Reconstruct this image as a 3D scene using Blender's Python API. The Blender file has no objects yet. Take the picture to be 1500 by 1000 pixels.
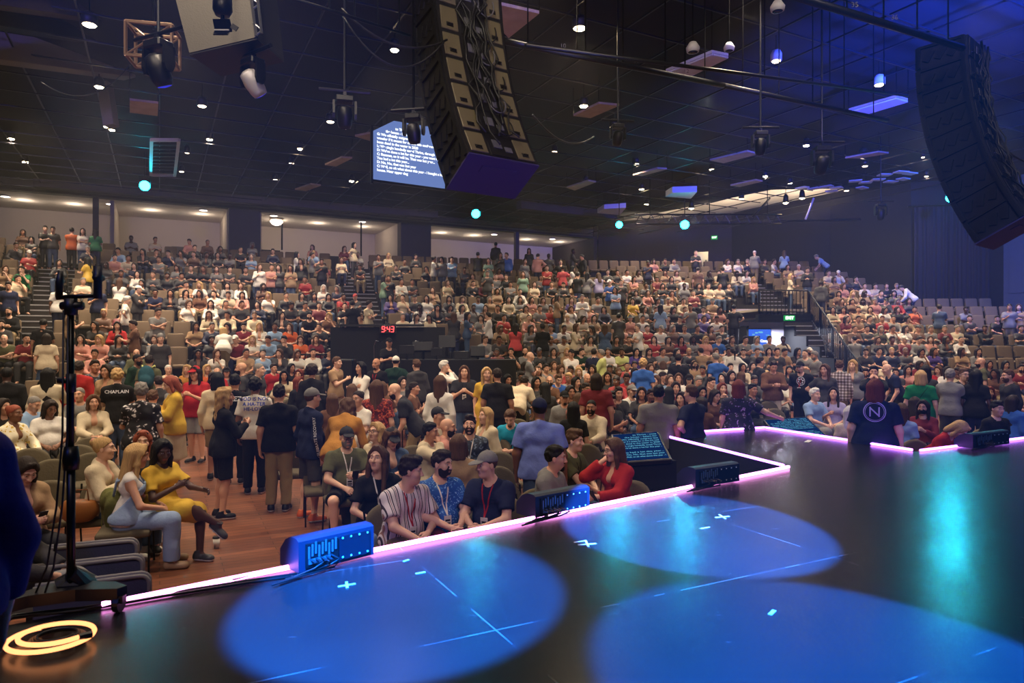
import bpy, math, random, numpy as np
from mathutils import Vector, Matrix
from mathutils.bvhtree import BVHTree
random.seed(7); RNG = np.random.default_rng(7)
SC = bpy.context.scene
COL = SC.collection
EYE = 2.4            # eye height over the auditorium floor
STAGE_Z = 1.0
F = 1000.0           # focal length in pixels of a 1500 px wide frame
R_ = math.radians
def sn(d): return math.sin(R_(d))
def cs(d): return math.cos(R_(d))
def ray(px, py, D):
    """world point seen at pixel (px,py) at depth D"""
    return Vector(((px-750)/F*D, D, EYE-(py-500)/F*D))
def at_z(px, py, z):
    D = F*(EYE-z)/(py-500)
    return ray(px, py, D)
E1 = Vector((.889, .459, 0)); E2 = Vector((-.459, .889, 0))   # along the stage front / towards the audience
# ---------------------------------------------------------------- colours (sRGB bytes -> linear)
def lin(c):
    return tuple(((v/255)/12.92 if v/255 <= .04045 else ((v/255+.055)/1.055)**2.4) for v in c)
PAL = dict(wht=(226,220,210), crm=(206,190,160), gry=(128,126,124), dgr=(62,60,60), blk=(24,23,25), nvy=(32,38,66), blu=(50,92,165),
    lbl=(134,162,195), red=(168,38,40), pnk=(198,138,124), org=(206,98,48), yel=(212,172,62), mus=(176,122,52), grn=(26,120,72), mnt=(128,160,136), dgn=(26,52,40),
    olv=(88,88,62), brn=(104,72,54), tan=(160,130,98), prp=(78,62,128), tea=(28,140,172), mar=(118,40,48), dnm=(70,88,116), lav=(170,160,190),
    lime=(200,205,130), kha=(140,120,85), char=(44,44,48), ldn=(140,160,188), cor=(202,76,80))
WORD = dict(wht='white', crm='cream', gry='grey', dgr='dark grey', blk='black', nvy='navy', blu='blue', lbl='light blue', red='red', pnk='pink', org='orange',
    yel='yellow', mus='mustard', grn='green', mnt='mint green', dgn='dark green', olv='olive', brn='brown', tan='tan', prp='purple', tea='teal', mar='maroon',
    dnm='denim blue', lav='lavender', lime='lime', kha='khaki', char='charcoal', ldn='pale denim', cor='coral red')
HAIRC = dict(k=(16,13,13), d=(38,27,22), b=(82,56,38), y=(186,150,100), g=(128,122,116), w=(212,208,200), r=(112,50,32), o=(140,70,50))
HAIRW = dict(k='black', d='dark', b='brown', y='blond', g='grey', w='white', r='auburn', o='ginger')
SKIN = [(226,178,150), (208,156,126), (182,128,98), (128,84,60), (74,46,36)]
def rgba(c):
    if isinstance(c, str): c = PAL[c]
    return (*lin(c), 1.0)
# ---------------------------------------------------------------- materials
MATS = {}
def nt(name):
    m = bpy.data.materials.new(name); m.use_nodes = True
    t = m.node_tree; b = t.nodes['Principled BSDF']
    MATS[name] = m
    return m, t, b
def N(t, typ, **kw):
    n = t.nodes.new(typ)
    for k, v in kw.items(): setattr(n, k, v)
    return n
def setin(n, **kw):
    for k, v in kw.items(): n.inputs[k.replace('_', ' ')].default_value = v
def bump(t, b, scale, strength, dist=.01, detail=3):
    tc = N(t, 'ShaderNodeTexCoord'); nz = N(t, 'ShaderNodeTexNoise'); bp = N(t, 'ShaderNodeBump')
    nz.inputs['Scale'].default_value = scale; nz.inputs['Detail'].default_value = detail
    bp.inputs['Strength'].default_value = strength; bp.inputs['Distance'].default_value = dist
    t.links.new(tc.outputs['Object'], nz.inputs['Vector']); t.links.new(nz.outputs['Fac'], bp.inputs['Height']); t.links.new(bp.outputs['Normal'], b.inputs['Normal'])
    return nz
def plain(name, col, rough=.6, metal=0., bumps=None, emit=None, estr=0., vary=0.):
    m, t, b = nt(name)
    c = rgba(col) if not (isinstance(col, tuple) and len(col) == 4) else col
    b.inputs['Base Color'].default_value = c; b.inputs['Roughness'].default_value = rough; b.inputs['Metallic'].default_value = metal
    if emit: b.inputs['Emission Color'].default_value = rgba(emit); b.inputs['Emission Strength'].default_value = estr
    if bumps: bump(t, b, *bumps)
    if vary:
        tc = N(t, 'ShaderNodeTexCoord'); nz = N(t, 'ShaderNodeTexNoise'); mx = N(t, 'ShaderNodeMixRGB', blend_type='MULTIPLY'); cr = N(t, 'ShaderNodeMapRange')
        nz.inputs['Scale'].default_value = 3.0; nz.inputs['Detail'].default_value = 5
        cr.inputs['To Min'].default_value = 1-vary; cr.inputs['To Max'].default_value = 1+vary
        t.links.new(tc.outputs['Object'], nz.inputs['Vector']); t.links.new(nz.outputs['Fac'], cr.inputs['Value'])
        mx.inputs['Fac'].default_value = 1; mx.inputs['Color1'].default_value = c
        t.links.new(cr.outputs['Result'], mx.inputs['Color2']); t.links.new(mx.outputs['Color'], b.inputs['Base Color'])
    return m
def emis(name, col, strength):
    m = bpy.data.materials.new(name); m.use_nodes = True; t = m.node_tree
    t.nodes.clear(); o = N(t, 'ShaderNodeOutputMaterial'); e = N(t, 'ShaderNodeEmission')
    e.inputs['Color'].default_value = rgba(col); e.inputs['Strength'].default_value = strength
    t.links.new(e.outputs['Emission'], o.inputs['Surface']); MATS[name] = m
    return m
# object-colour driven cloth / hair
def objcol(name, rough, bs, sheen=0., spec=.3):
    m, t, b = nt(name)
    oi = N(t, 'ShaderNodeObjectInfo'); t.links.new(oi.outputs['Color'], b.inputs['Base Color'])
    b.inputs['Roughness'].default_value = rough; b.inputs['Specular IOR Level'].default_value = spec
    if bs: bump(t, b, *bs)
    return m
objcol('cloth', .85, (22., .35, .02), spec=.2)
objcol('leather', .45, (60., .2, .005))
objcol('strand', .62, None, spec=.25)
def strands():
    m = MATS['strand']; t = m.node_tree; b = t.nodes['Principled BSDF']
    tc = N(t, 'ShaderNodeTexCoord'); mp = N(t, 'ShaderNodeMapping'); nz = N(t, 'ShaderNodeTexNoise'); bp = N(t, 'ShaderNodeBump')
    mp.inputs['Scale'].default_value = (110, 110, 9); nz.inputs['Scale'].default_value = 1.; bp.inputs['Strength'].default_value = .7; bp.inputs['Distance'].default_value = .01
    t.links.new(tc.outputs['Object'], mp.inputs['Vector']); t.links.new(mp.outputs['Vector'], nz.inputs['Vector']); t.links.new(nz.outputs['Fac'], bp.inputs['Height']); t.links.new(bp.outputs['Normal'], b.inputs['Normal'])
    oi = [n for n in t.nodes if n.type == 'OBJECT_INFO'][0]
    mr = N(t, 'ShaderNodeMapRange'); mr.inputs['To Min'].default_value = .55; mr.inputs['To Max'].default_value = 1.5
    mx = N(t, 'ShaderNodeMixRGB', blend_type='MULTIPLY'); mx.inputs['Fac'].default_value = 1
    t.links.new(nz.outputs['Fac'], mr.inputs['Value']); t.links.new(oi.outputs['Color'], mx.inputs['Color1']); t.links.new(mr.outputs['Result'], mx.inputs['Color2']); t.links.new(mx.outputs['Color'], b.inputs['Base Color'])
strands()
def skinmat():
    m, t, b = nt('skin')
    oi = N(t, 'ShaderNodeObjectInfo'); at = N(t, 'ShaderNodeAttribute'); at.attribute_name = 'tint'
    mx = N(t, 'ShaderNodeMixRGB'); t.links.new(at.outputs['Alpha'], mx.inputs['Fac']); t.links.new(oi.outputs['Color'], mx.inputs['Color1']); t.links.new(at.outputs['Color'], mx.inputs['Color2'])
    t.links.new(mx.outputs['Color'], b.inputs['Base Color']); b.inputs['Roughness'].default_value = .5
    b.inputs['Subsurface Weight'].default_value = 0.0
skinmat()
def ramp2(t, fac, stops, const=True):
    r = N(t, 'ShaderNodeValToRGB'); e = r.color_ramp.elements
    if const: r.color_ramp.interpolation = 'CONSTANT'
    while len(e) < len(stops): e.new(.5)
    for el, (p, c) in zip(e, stops): el.position = p; el.color = rgba(c)
    t.links.new(fac, r.inputs['Fac']); return r
def pat_voronoi(name, stops, scale, detail=True):
    m, t, b = nt(name); tc = N(t, 'ShaderNodeTexCoord'); nz = N(t, 'ShaderNodeTexNoise'); nz.inputs['Scale'].default_value = scale*.6; nz.inputs['Detail'].default_value = 2
    v = N(t, 'ShaderNodeTexVoronoi'); v.inputs['Scale'].default_value = scale
    ad = N(t, 'ShaderNodeMixRGB'); ad.inputs['Fac'].default_value = .12
    t.links.new(tc.outputs['Object'], nz.inputs['Vector']); t.links.new(tc.outputs['Object'], ad.inputs['Color1']); t.links.new(nz.outputs['Color'], ad.inputs['Color2']); t.links.new(ad.outputs['Color'], v.inputs['Vector'])
    r = ramp2(t, v.outputs['Distance'], stops); t.links.new(r.outputs['Color'], b.inputs['Base Color']); b.inputs['Roughness'].default_value = .8
pat_voronoi('print_black_white', [(0,(225,220,215)), (.24,(120,110,115)), (.34,(24,22,26))], 17)
pat_voronoi('print_navy_floral', [(0,(190,170,200)), (.2,(110,80,120)), (.32,(26,26,46))], 22)
pat_voronoi('print_blue_leaf', [(0,(190,220,240)), (.2,(90,150,215)), (.34,(28,84,170))], 38)
pat_voronoi('print_red_leaf', [(0,(225,120,70)), (.25,(170,60,40)), (.5,(88,26,26))], 26)
pat_voronoi('print_grey_leaf', [(0,(120,135,150)), (.28,(60,72,86)), (.45,(40,46,56))], 24)
pat_voronoi('print_leopard', [(0,(60,60,66)), (.3,(150,150,152)), (.6,(190,188,186))], 34)
pat_voronoi('print_yellow_white', [(0,(206,172,60)), (.3,(236,226,196))], 20)
def pat_stripe():
    m, t, b = nt('print_stripe'); tc = N(t, 'ShaderNodeTexCoord'); sx = N(t, 'ShaderNodeSeparateXYZ'); t.links.new(tc.outputs['Object'], sx.inputs['Vector'])
    mu = N(t, 'ShaderNodeMath', operation='MULTIPLY'); mu.inputs[1].default_value = 13.; fr = N(t, 'ShaderNodeMath', operation='FRACT')
    t.links.new(sx.outputs['X'], mu.inputs[0]); t.links.new(mu.outputs[0], fr.inputs[0])
    r = ramp2(t, fr.outputs[0], [(0,(222,214,214)), (.36,(52,40,56)), (.5,(222,214,214)), (.62,(150,110,100)), (.7,(222,214,214)), (.8,(52,40,56)), (.9,(222,214,214))])
    t.links.new(r.outputs['Color'], b.inputs['Base Color']); b.inputs['Roughness'].default_value = .8
pat_stripe()
def pat_plaid():
    m, t, b = nt('print_plaid'); tc = N(t, 'ShaderNodeTexCoord'); sx = N(t, 'ShaderNodeSeparateXYZ'); t.links.new(tc.outputs['Object'], sx.inputs['Vector']); out = []
    for ax in 'XZ':
        mu = N(t, 'ShaderNodeMath', operation='MULTIPLY'); mu.inputs[1].default_value = 15.; fr = N(t, 'ShaderNodeMath', operation='FRACT'); gt = N(t, 'ShaderNodeMath', operation='GREATER_THAN'); gt.inputs[1].default_value = .55
        t.links.new(sx.outputs[ax], mu.inputs[0]); t.links.new(mu.outputs[0], fr.inputs[0]); t.links.new(fr.outputs[0], gt.inputs[0]); out.append(gt)
    ad = N(t, 'ShaderNodeMath', operation='ADD'); t.links.new(out[0].outputs[0], ad.inputs[0]); t.links.new(out[1].outputs[0], ad.inputs[1])
    dv = N(t, 'ShaderNodeMath', operation='DIVIDE'); dv.inputs[1].default_value = 2.; t.links.new(ad.outputs[0], dv.inputs[0])
    r = ramp2(t, dv.outputs[0], [(0,(200,190,182)), (.3,(130,112,108)), (.8,(70,56,58))]); t.links.new(r.outputs['Color'], b.inputs['Base Color']); b.inputs['Roughness'].default_value = .85
pat_plaid()
plain('black_metal', (20,20,22), .35, .6); plain('dark_metal', (52,52,56), .4, .8); plain('steel', (150,150,155), .3, .9)
plain('black_plastic', (16,16,18), .45); plain('black_matte', (12,12,13), .9); plain('grey_plastic', (90,90,92), .5)
plain('white_plastic', (220,218,214), .5); plain('paper', (226,222,214), .8); plain('glass_lens', (20,24,60), .08)
plain('brass', (170,130,60), .3, .9)
# ---------------------------------------------------------------- meshes
def mesh_obj(name, verts, faces, mat=None, parent=None, smooth=True, mats=None, fmat=None):
    me = bpy.data.meshes.new(name); me.from_pydata([tuple(v) for v in verts], [], [tuple(f) for f in faces])
    if smooth: me.polygons.foreach_set('use_smooth', [True]*len(me.polygons))
    for m in (mats or ([mat] if mat else [])): me.materials.append(MATS[m] if isinstance(m, str) else m)
    if fmat: me.polygons.foreach_set('material_index', fmat)
    me.update()
    return link(name, me, parent)
def link(name, me, parent=None):
    o = bpy.data.objects.new(name, me); COL.objects.link(o)
    if parent is not None: o.parent = parent
    return o
def tag(o, label=None, cat=None, group=None, kind=None):
    if label: o['label'] = label
    if cat: o['category'] = cat
    if group: o['group'] = group
    if kind: o['kind'] = kind
    return o
def empty(name, loc, rz=0, label=None, cat=None, group=None):
    o = bpy.data.objects.new(name, None); COL.objects.link(o); o.empty_display_size = .1
    o.location = loc; o.rotation_euler = (0, 0, rz)
    return tag(o, label, cat, group)
class MB:
    """collects simple solids into one mesh"""
    def __init__(s): s.v = []; s.f = []; s.mi = []; s.cur = 0
    def add(s, vs, fs):
        b = len(s.v); s.v += [tuple(v) for v in vs]; s.f += [tuple(b+i for i in f) for f in fs]; s.mi += [s.cur]*len(fs); return s
    def box(s, c, d, M=None, bev=0.):
        x, y, z = d[0]/2, d[1]/2, d[2]/2
        M = M or Matrix.Identity(3); c = Vector(c)
        if bev <= 0:
            vs = [c+M@Vector((a*x, b*y, e*z)) for a in (-1,1) for b in (-1,1) for e in (-1,1)]
            return s.add(vs, [(0,1,3,2), (4,6,7,5), (0,4,5,1), (2,3,7,6), (0,2,6,4), (1,5,7,3)])
        b_ = min(bev, x*.49, y*.49, z*.49)
        # bevelled box: three inset loops
        vs = []; idx = {}
        for a in (-1,1):
            for b in (-1,1):
                for e in (-1,1):
                    for k, p in enumerate(((a*x, b*(y-b_), e*(z-b_)), (a*(x-b_), b*y, e*(z-b_)), (a*(x-b_), b*(y-b_), e*z))):
                        idx[(a,b,e,k)] = len(vs); vs.append(c+M@Vector(p))
        fs = []
        I = idx
        for a in (-1,1):
            q = [I[(a,-1,-1,0)], I[(a,1,-1,0)], I[(a,1,1,0)], I[(a,-1,1,0)]]; fs.append(q if a > 0 else q[::-1])
            q = [I[(-1,a,-1,1)], I[(-1,a,1,1)], I[(1,a,1,1)], I[(1,a,-1,1)]]; fs.append(q if a > 0 else q[::-1])
            q = [I[(-1,-1,a,2)], I[(1,-1,a,2)], I[(1,1,a,2)], I[(-1,1,a,2)]]; fs.append(q if a > 0 else q[::-1])
        for a in (-1,1):
            for b in (-1,1):
                q = [I[(a,b,-1,0)], I[(a,b,-1,1)], I[(a,b,1,1)], I[(a,b,1,0)]]; fs.append(q if a*b > 0 else q[::-1])
                q = [I[(a,-1,b,0)], I[(a,1,b,0)], I[(a,1,b,2)], I[(a,-1,b,2)]]; fs.append(q if a*b > 0 else q[::-1])
                q = [I[(-1,a,b,1)], I[(-1,a,b,2)], I[(1,a,b,2)], I[(1,a,b,1)]]; fs.append(q if a*b > 0 else q[::-1])
                for e in (-1,1):
                    q = [I[(a,b,e,0)], I[(a,b,e,1)], I[(a,b,e,2)]]; fs.append(q if a*b*e > 0 else q[::-1])
        return s.add(vs, fs)
    def tube(s, pts, r, n=8, cap=True):
        pts = [Vector(p) for p in pts]; rs = r if isinstance(r, (list, tuple)) else [r]*len(pts)
        rings = []; prev = None
        for i, p in enumerate(pts):
            t = (pts[min(i+1, len(pts)-1)]-pts[max(i-1, 0)]).normalized()
            if prev is None:
                a = t.orthogonal().normalized()
            else:
                a = (prev-t*prev.dot(t))
                a = a.normalized() if a.length > 1e-6 else t.orthogonal().normalized()
            prev = a; b = t.cross(a)
            rings.append([p+(a*math.cos(2*math.pi*k/n)+b*math.sin(2*math.pi*k/n))*rs[i] for k in range(n)])
        vs = [v for rg in rings for v in rg]; fs = []
        for i in range(len(pts)-1):
            for k in range(n):
                fs.append((i*n+k, i*n+(k+1)%n, (i+1)*n+(k+1)%n, (i+1)*n+k))
        if cap: fs.append(tuple(range(n-1, -1, -1))); fs.append(tuple((len(pts)-1)*n+k for k in range(n)))
        return s.add(vs, fs)
    def lathe(s, prof, n=20, M=None, c=(0,0,0)):
        M = M or Matrix.Identity(3); c = Vector(c); vs = []
        for (r, z) in prof:
            for k in range(n): vs.append(c+M@Vector((r*math.cos(2*math.pi*k/n), r*math.sin(2*math.pi*k/n), z)))
        fs = [(i*n+k, i*n+(k+1)%n, (i+1)*n+(k+1)%n, (i+1)*n+k) for i in range(len(prof)-1) for k in range(n)]
        fs.append(tuple(range(n-1, -1, -1))); fs.append(tuple((len(prof)-1)*n+k for k in range(n)))
        return s.add(vs, fs)
    def prism(s, poly, ext, base=None):
        """poly: list of 3D points, extruded by vector ext"""
        poly = [Vector(p) for p in poly]; ext = Vector(ext); n = len(poly)
        vs = poly+[p+ext for p in poly]
        return s.add(vs, [tuple(range(n-1, -1, -1)), tuple(range(n, 2*n))]+[(k, (k+1)%n, n+(k+1)%n, n+k) for k in range(n)])
    def quad(s, a, b, c, d): return s.add([a, b, c, d], [(0,1,2,3)])
    def build(s, name, mat=None, parent=None, smooth=False, mats=None):
        o = mesh_obj(name, s.v, s.f, mat, parent, smooth, mats, s.mi if mats else None)
        return o
def Rz(a): return Matrix.Rotation(a, 3, 'Z')
def Rx(a): return Matrix.Rotation(a, 3, 'X')
def Ry(a): return Matrix.Rotation(a, 3, 'Y')
_font_cache = {}
def text_mesh(txt, size, align='CENTER', bold=0., spacing=1., line=1.):
    cu = bpy.data.curves.new('t', 'FONT'); cu.body = txt; cu.size = size; cu.align_x = align; cu.align_y = 'CENTER'; cu.offset = bold; cu.space_character = spacing; cu.space_line = line; cu.resolution_u = 3
    o = bpy.data.objects.new('t', cu); COL.objects.link(o)
    dg = bpy.context.evaluated_depsgraph_get(); me = bpy.data.meshes.new_from_object(o.evaluated_get(dg))
    vs = [v.co.copy() for v in me.vertices]; fs = [tuple(p.vertices) for p in me.polygons]
    bpy.data.objects.remove(o); bpy.data.curves.remove(cu); bpy.data.meshes.remove(me)
    return vs, fs
# ================================================================ people: signed distance shapes turned into smooth meshes
V3 = lambda *a: np.array(a, np.float32)
class Field:
    def __init__(s, lo, hi, h):
        s.ax = [np.arange(lo[i], hi[i]+h, h, dtype=np.float32) for i in range(3)]
        s.f = np.full([len(a) for a in s.ax], 1., np.float32); s.h = h
    def sub(s, lo, hi):
        sl = []
        for i in range(3):
            a = int(np.searchsorted(s.ax[i], lo[i])); b = int(np.searchsorted(s.ax[i], hi[i])); a = max(a-1, 0); b = min(b+1, len(s.ax[i]))
            if b <= a: return None, None
            sl.append(slice(a, b))
        g = np.meshgrid(*[s.ax[i][sl[i]] for i in range(3)], indexing='ij', sparse=True)
        return tuple(sl), g
    def put(s, sl, d, k, op='u'):
        a = s.f[sl]
        if op == 'u':
            if k > 0:
                h = np.maximum(k-np.abs(a-d), 0)/k; s.f[sl] = np.minimum(a, d)-h*h*k*.25
            else: s.f[sl] = np.minimum(a, d)
        elif op == 's':
            d = -d
            if k > 0:
                h = np.maximum(k-np.abs(a-d), 0)/k; s.f[sl] = np.maximum(a, d)+h*h*k*.25
            else: s.f[sl] = np.maximum(a, d)
    def cone(s, a, b, r1, r2, k=.03, op='u', flat=None, cut=None, g=0.):
        a = np.asarray(a, np.float32); b = np.asarray(b, np.float32); r1 += g; r2 += g; m = max(r1, r2)+k+s.h*2
        sl, (X, Y, Z) = s.sub(np.minimum(a, b)-m, np.maximum(a, b)+m)
        if sl is None: return
        px, py, pz = X-a[0], Y-a[1], Z-a[2]; ba = b-a; L = max(float(ba@ba), 1e-9)
        t = np.clip((px*ba[0]+py*ba[1]+pz*ba[2])/L, 0, 1)
        qx, qy, qz = px-t*ba[0], py-t*ba[1], pz-t*ba[2]
        if flat is not None:
            n, sc = flat; dn = (qx*n[0]+qy*n[1]+qz*n[2])*(sc-1); qx = qx+dn*n[0]; qy = qy+dn*n[1]; qz = qz+dn*n[2]
        d = np.sqrt(qx*qx+qy*qy+qz*qz)-(r1+(r2-r1)*t)
        if cut is not None:
            c, n = cut; d = np.maximum(d, (X-c[0])*n[0]+(Y-c[1])*n[1]+(Z-c[2])*n[2])
        s.put(sl, d, k, op)
    def ell(s, c, r, k=.03, op='u', R=None, g=0., cut=None):
        c = np.asarray(c, np.float32); r = np.asarray(r, np.float32)+g; m = float(r.max())+k+s.h*2
        sl, G = s.sub(c-m, c+m)
        if sl is None: return
        X, Y, Z = G; p = [X-c[0], Y-c[1], Z-c[2]]
        if R is not None: p = [p[0]*R[0][j]+p[1]*R[1][j]+p[2]*R[2][j] for j in range(3)]
        k0 = np.sqrt((p[0]/r[0])**2+(p[1]/r[1])**2+(p[2]/r[2])**2); k1 = np.sqrt((p[0]/r[0]**2)**2+(p[1]/r[1]**2)**2+(p[2]/r[2]**2)**2)
        d = k0*(k0-1)/np.maximum(k1, 1e-6)
        if cut is not None:
            for cc, n in cut: d = np.maximum(d, (X-cc[0])*n[0]+(Y-cc[1])*n[1]+(Z-cc[2])*n[2])
        s.put(sl, d, k, op)
    def half(s, c, n):
        """keep only the side the normal points away from"""
        X, Y, Z = np.meshgrid(*s.ax, indexing='ij', sparse=True)
        s.f = np.maximum(s.f, (X-c[0])*n[0]+(Y-c[1])*n[1]+(Z-c[2])*n[2])
    def wave(s, amp, fr, seed=0):
        X, Y, Z = np.meshgrid(*s.ax, indexing='ij', sparse=True); q = seed*1.7
        s.f = s.f+amp*(np.sin(X*fr+q+2.3*np.sin(Z*fr*.4+q))*np.sin(Y*fr*.8+q*2)+.8*np.sin(Z*fr*.9+1.5*np.sin(X*fr*.7)+q))
    def mesh(s):
        f = s.f; A = f < 0; n = f.shape
        f = np.pad(f, 1, constant_values=1.); A = np.pad(A, 1); ax = [np.concatenate([[a[0]-s.h], a, [a[-1]+s.h]]) for a in s.ax]
        c = np.zeros([q-1 for q in f.shape], np.int8)
        off = [(i, j, k) for i in (0,1) for j in (0,1) for k in (0,1)]
        def sh(a, o): return a[o[0]:a.shape[0]-1+o[0], o[1]:a.shape[1]-1+o[1], o[2]:a.shape[2]-1+o[2]]
        for o in off: c += sh(A, o)
        act = (c > 0) & (c < 8); ii = np.argwhere(act)
        if len(ii) == 0: return np.zeros((0,3)), np.zeros((0,4), int)
        ids = np.full(act.shape, -1, np.int64); ids[act] = np.arange(len(ii))
        val = np.stack([f[ii[:,0]+o[0], ii[:,1]+o[1], ii[:,2]+o[2]] for o in off], 1)
        pos = np.zeros((len(ii), 3)); cnt = np.zeros(len(ii))
        o8 = np.array(off, float)
        for a in range(8):
            for b in range(a+1, 8):
                if abs(o8[a]-o8[b]).sum() != 1: continue
                va, vb = val[:,a], val[:,b]; m = (va < 0) != (vb < 0); t = va[m]/(va[m]-vb[m])
                pos[m] += o8[a]+(o8[b]-o8[a])*t[:,None]; cnt[m] += 1
        pos /= cnt[:,None]
        P = np.stack([ax[i][ii[:,i]]+pos[:,i]*s.h for i in range(3)], 1)
        Q = []
        for d in range(3):
            e, g = [(1,2), (2,0), (0,1)][d]
            lo = [slice(1, -1)]*3; lo[d] = slice(0, -1); hi = [slice(1, -1)]*3; hi[d] = slice(1, None)
            s0, s1 = A[tuple(lo)], A[tuple(hi)]
            w = np.argwhere(s0 != s1)
            if len(w) == 0: continue
            neg = s0[tuple(w.T)]
            w = w+1; w[:,d] -= 1
            def cell(a, b):
                q = w.copy(); q[:,e] -= a; q[:,g] -= b; return ids[tuple(q.T)]
            q = np.stack([cell(1,1), cell(0,1), cell(0,0), cell(1,0)], 1)
            q[~neg] = q[~neg][:,::-1]; Q.append(q)
        return P, np.concatenate(Q)
def unit(v): v = np.asarray(v, np.float32); return v/max(float(np.linalg.norm(v)), 1e-9)
# ---- heads (head-local: +Y face, +Z up, centre of the skull at the origin)
def head_mesh(h, fem=0, full=0.):
    f = Field((-.12,-.15,-.24), (.12,.15,.16), h); w = 1-.05*fem
    f.ell((0,-.012,.03), (.076*w,.096,.095), 0)
    f.ell((0,.02,-.04), (.060*w+full*.008,.074,.085), .03)
    f.ell((0,.062,-.096), (.026-.004*fem+full*.006,.024,.02), .03)
    for s in (-1,1):
        f.cone((s*.012,.086,.034), (s*.042,.072,.034), .012-.003*fem, .012-.003*fem, .015)
        f.ell((s*.041,.058,-.022), (.026+full*.006,.026,.026), .02)
        f.ell((s*.031,.097,.010), (.017,.018,.012), .012, 's')
        f.ell((s*.031,.073,.010), (.0145,.0145,.0125), 0)
        f.ell((s*.080*w,-.008,-.002), (.009,.021,.031), .008)
    f.cone((0,.090,.020), (0,.112,-.026), .008, .0125, .012)
    for s in (-1,1): f.ell((s*.013,.098,-.029), (.009,.011,.008), .006)
    f.cone((-.017,.086,-.054), (.017,.086,-.054), .0075, .0075, .006); f.cone((-.014,.086,-.066), (.014,.086,-.066), .008, .008, .005)
    f.cone((0,-.018,-.07), (0,-.045,-.215), .052-.006*fem+full*.008, .060-.006*fem+full*.01, .035)
    P, Q = f.mesh()
    T = np.zeros((len(P), 4), np.float32)
    x, y, z = np.abs(P[:,0]), P[:,1], P[:,2]
    def put(m, c, a): T[m,:3] = lin(c); T[m,3] = a
    put((y > .05) & (x < .026-np.abs(z+.060)*.5) & (z < -.047) & (z > -.074), (150,72,70), .55)
    put((y > .055) & (x > .013) & (x < .048) & (np.abs(z-.037+.12*(x-.03)**1) < .0055), (40,28,22), .75)
    ex, ez = x-.031, z-.010
    eye = (y > .06) & ((ex/.0130)**2+(ez/.0050)**2 < 1)
    put(eye, (225,220,214), .8)
    put(eye & (ex**2+ez**2 < .0062**2), (30,22,18), 1.)
    put((y > .06) & ((ex/.0165)**2+(ez-.001)**2/.0080**2 < 1) & ~eye & (ez > 0), (60,42,36), .45)
    return P, Q, T
HEADS = {}
def get_head(hi, fem, full=0):
    k = (hi, fem, full)
    if k not in HEADS: HEADS[k] = head_mesh({2:.0052, 1:.009, 0:.016, -1:.022}[hi], fem, full)
    return HEADS[k]
# ---- hands (wrist at the origin, fingers towards -Z, thumb towards +Y, palm towards -X : a right hand hanging down)
HANDS = {}
def get_hand(hi, curl):
    k = (hi, curl)
    if k in HANDS: return HANDS[k]
    h = {2:.0048, 1:.007, 0:.013, -1:.02}[hi]; f = Field((-.11,-.08,-.22), (.05,.10,.05), h)
    f.cone((0,0,.04), (0,0,0), .029, .025, 0)
    f.cone((0,.012,-.02), (-.004,.022,-.085), .017, .016, .02); f.cone((0,-.010,-.02), (-.004,-.022,-.082), .017, .015, .02); f.cone((0,0,-.02), (-.004,0,-.088), .019, .017, .02)
    c = {'relax':28, 'grip':62, 'flat':6}[curl]
    for j, (y, L, z0) in enumerate(((.029,.068,-.086), (.010,.077,-.091), (-.010,.071,-.088), (-.029,.055,-.080))):
        p = V3(-.004, y, z0); ang = c*(.8+.12*j); tot = 0
        for q, fr in enumerate((.45,.32,.23)):
            tot += ang*(.55 if q == 0 else 1.); d = V3(-sn(tot), .05*(1.5-j)*(.4 if curl != 'flat' else 1), -cs(tot)); e = p+unit(d)*L*fr
            f.cone(p, e, .0095-.0008*q, .0088-.0008*q, .004); p = e
    p = V3(-.006,.020,-.025); m = V3(-.028,.046,-.056); e = V3(-.036,.050,-.088) if curl != 'grip' else V3(-.052,.032,-.078)
    f.cone(p, m, .0145, .0115, .01); f.cone(m, e, .0108, .009, .004)
    HANDS[k] = f.mesh(); return HANDS[k]
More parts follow.
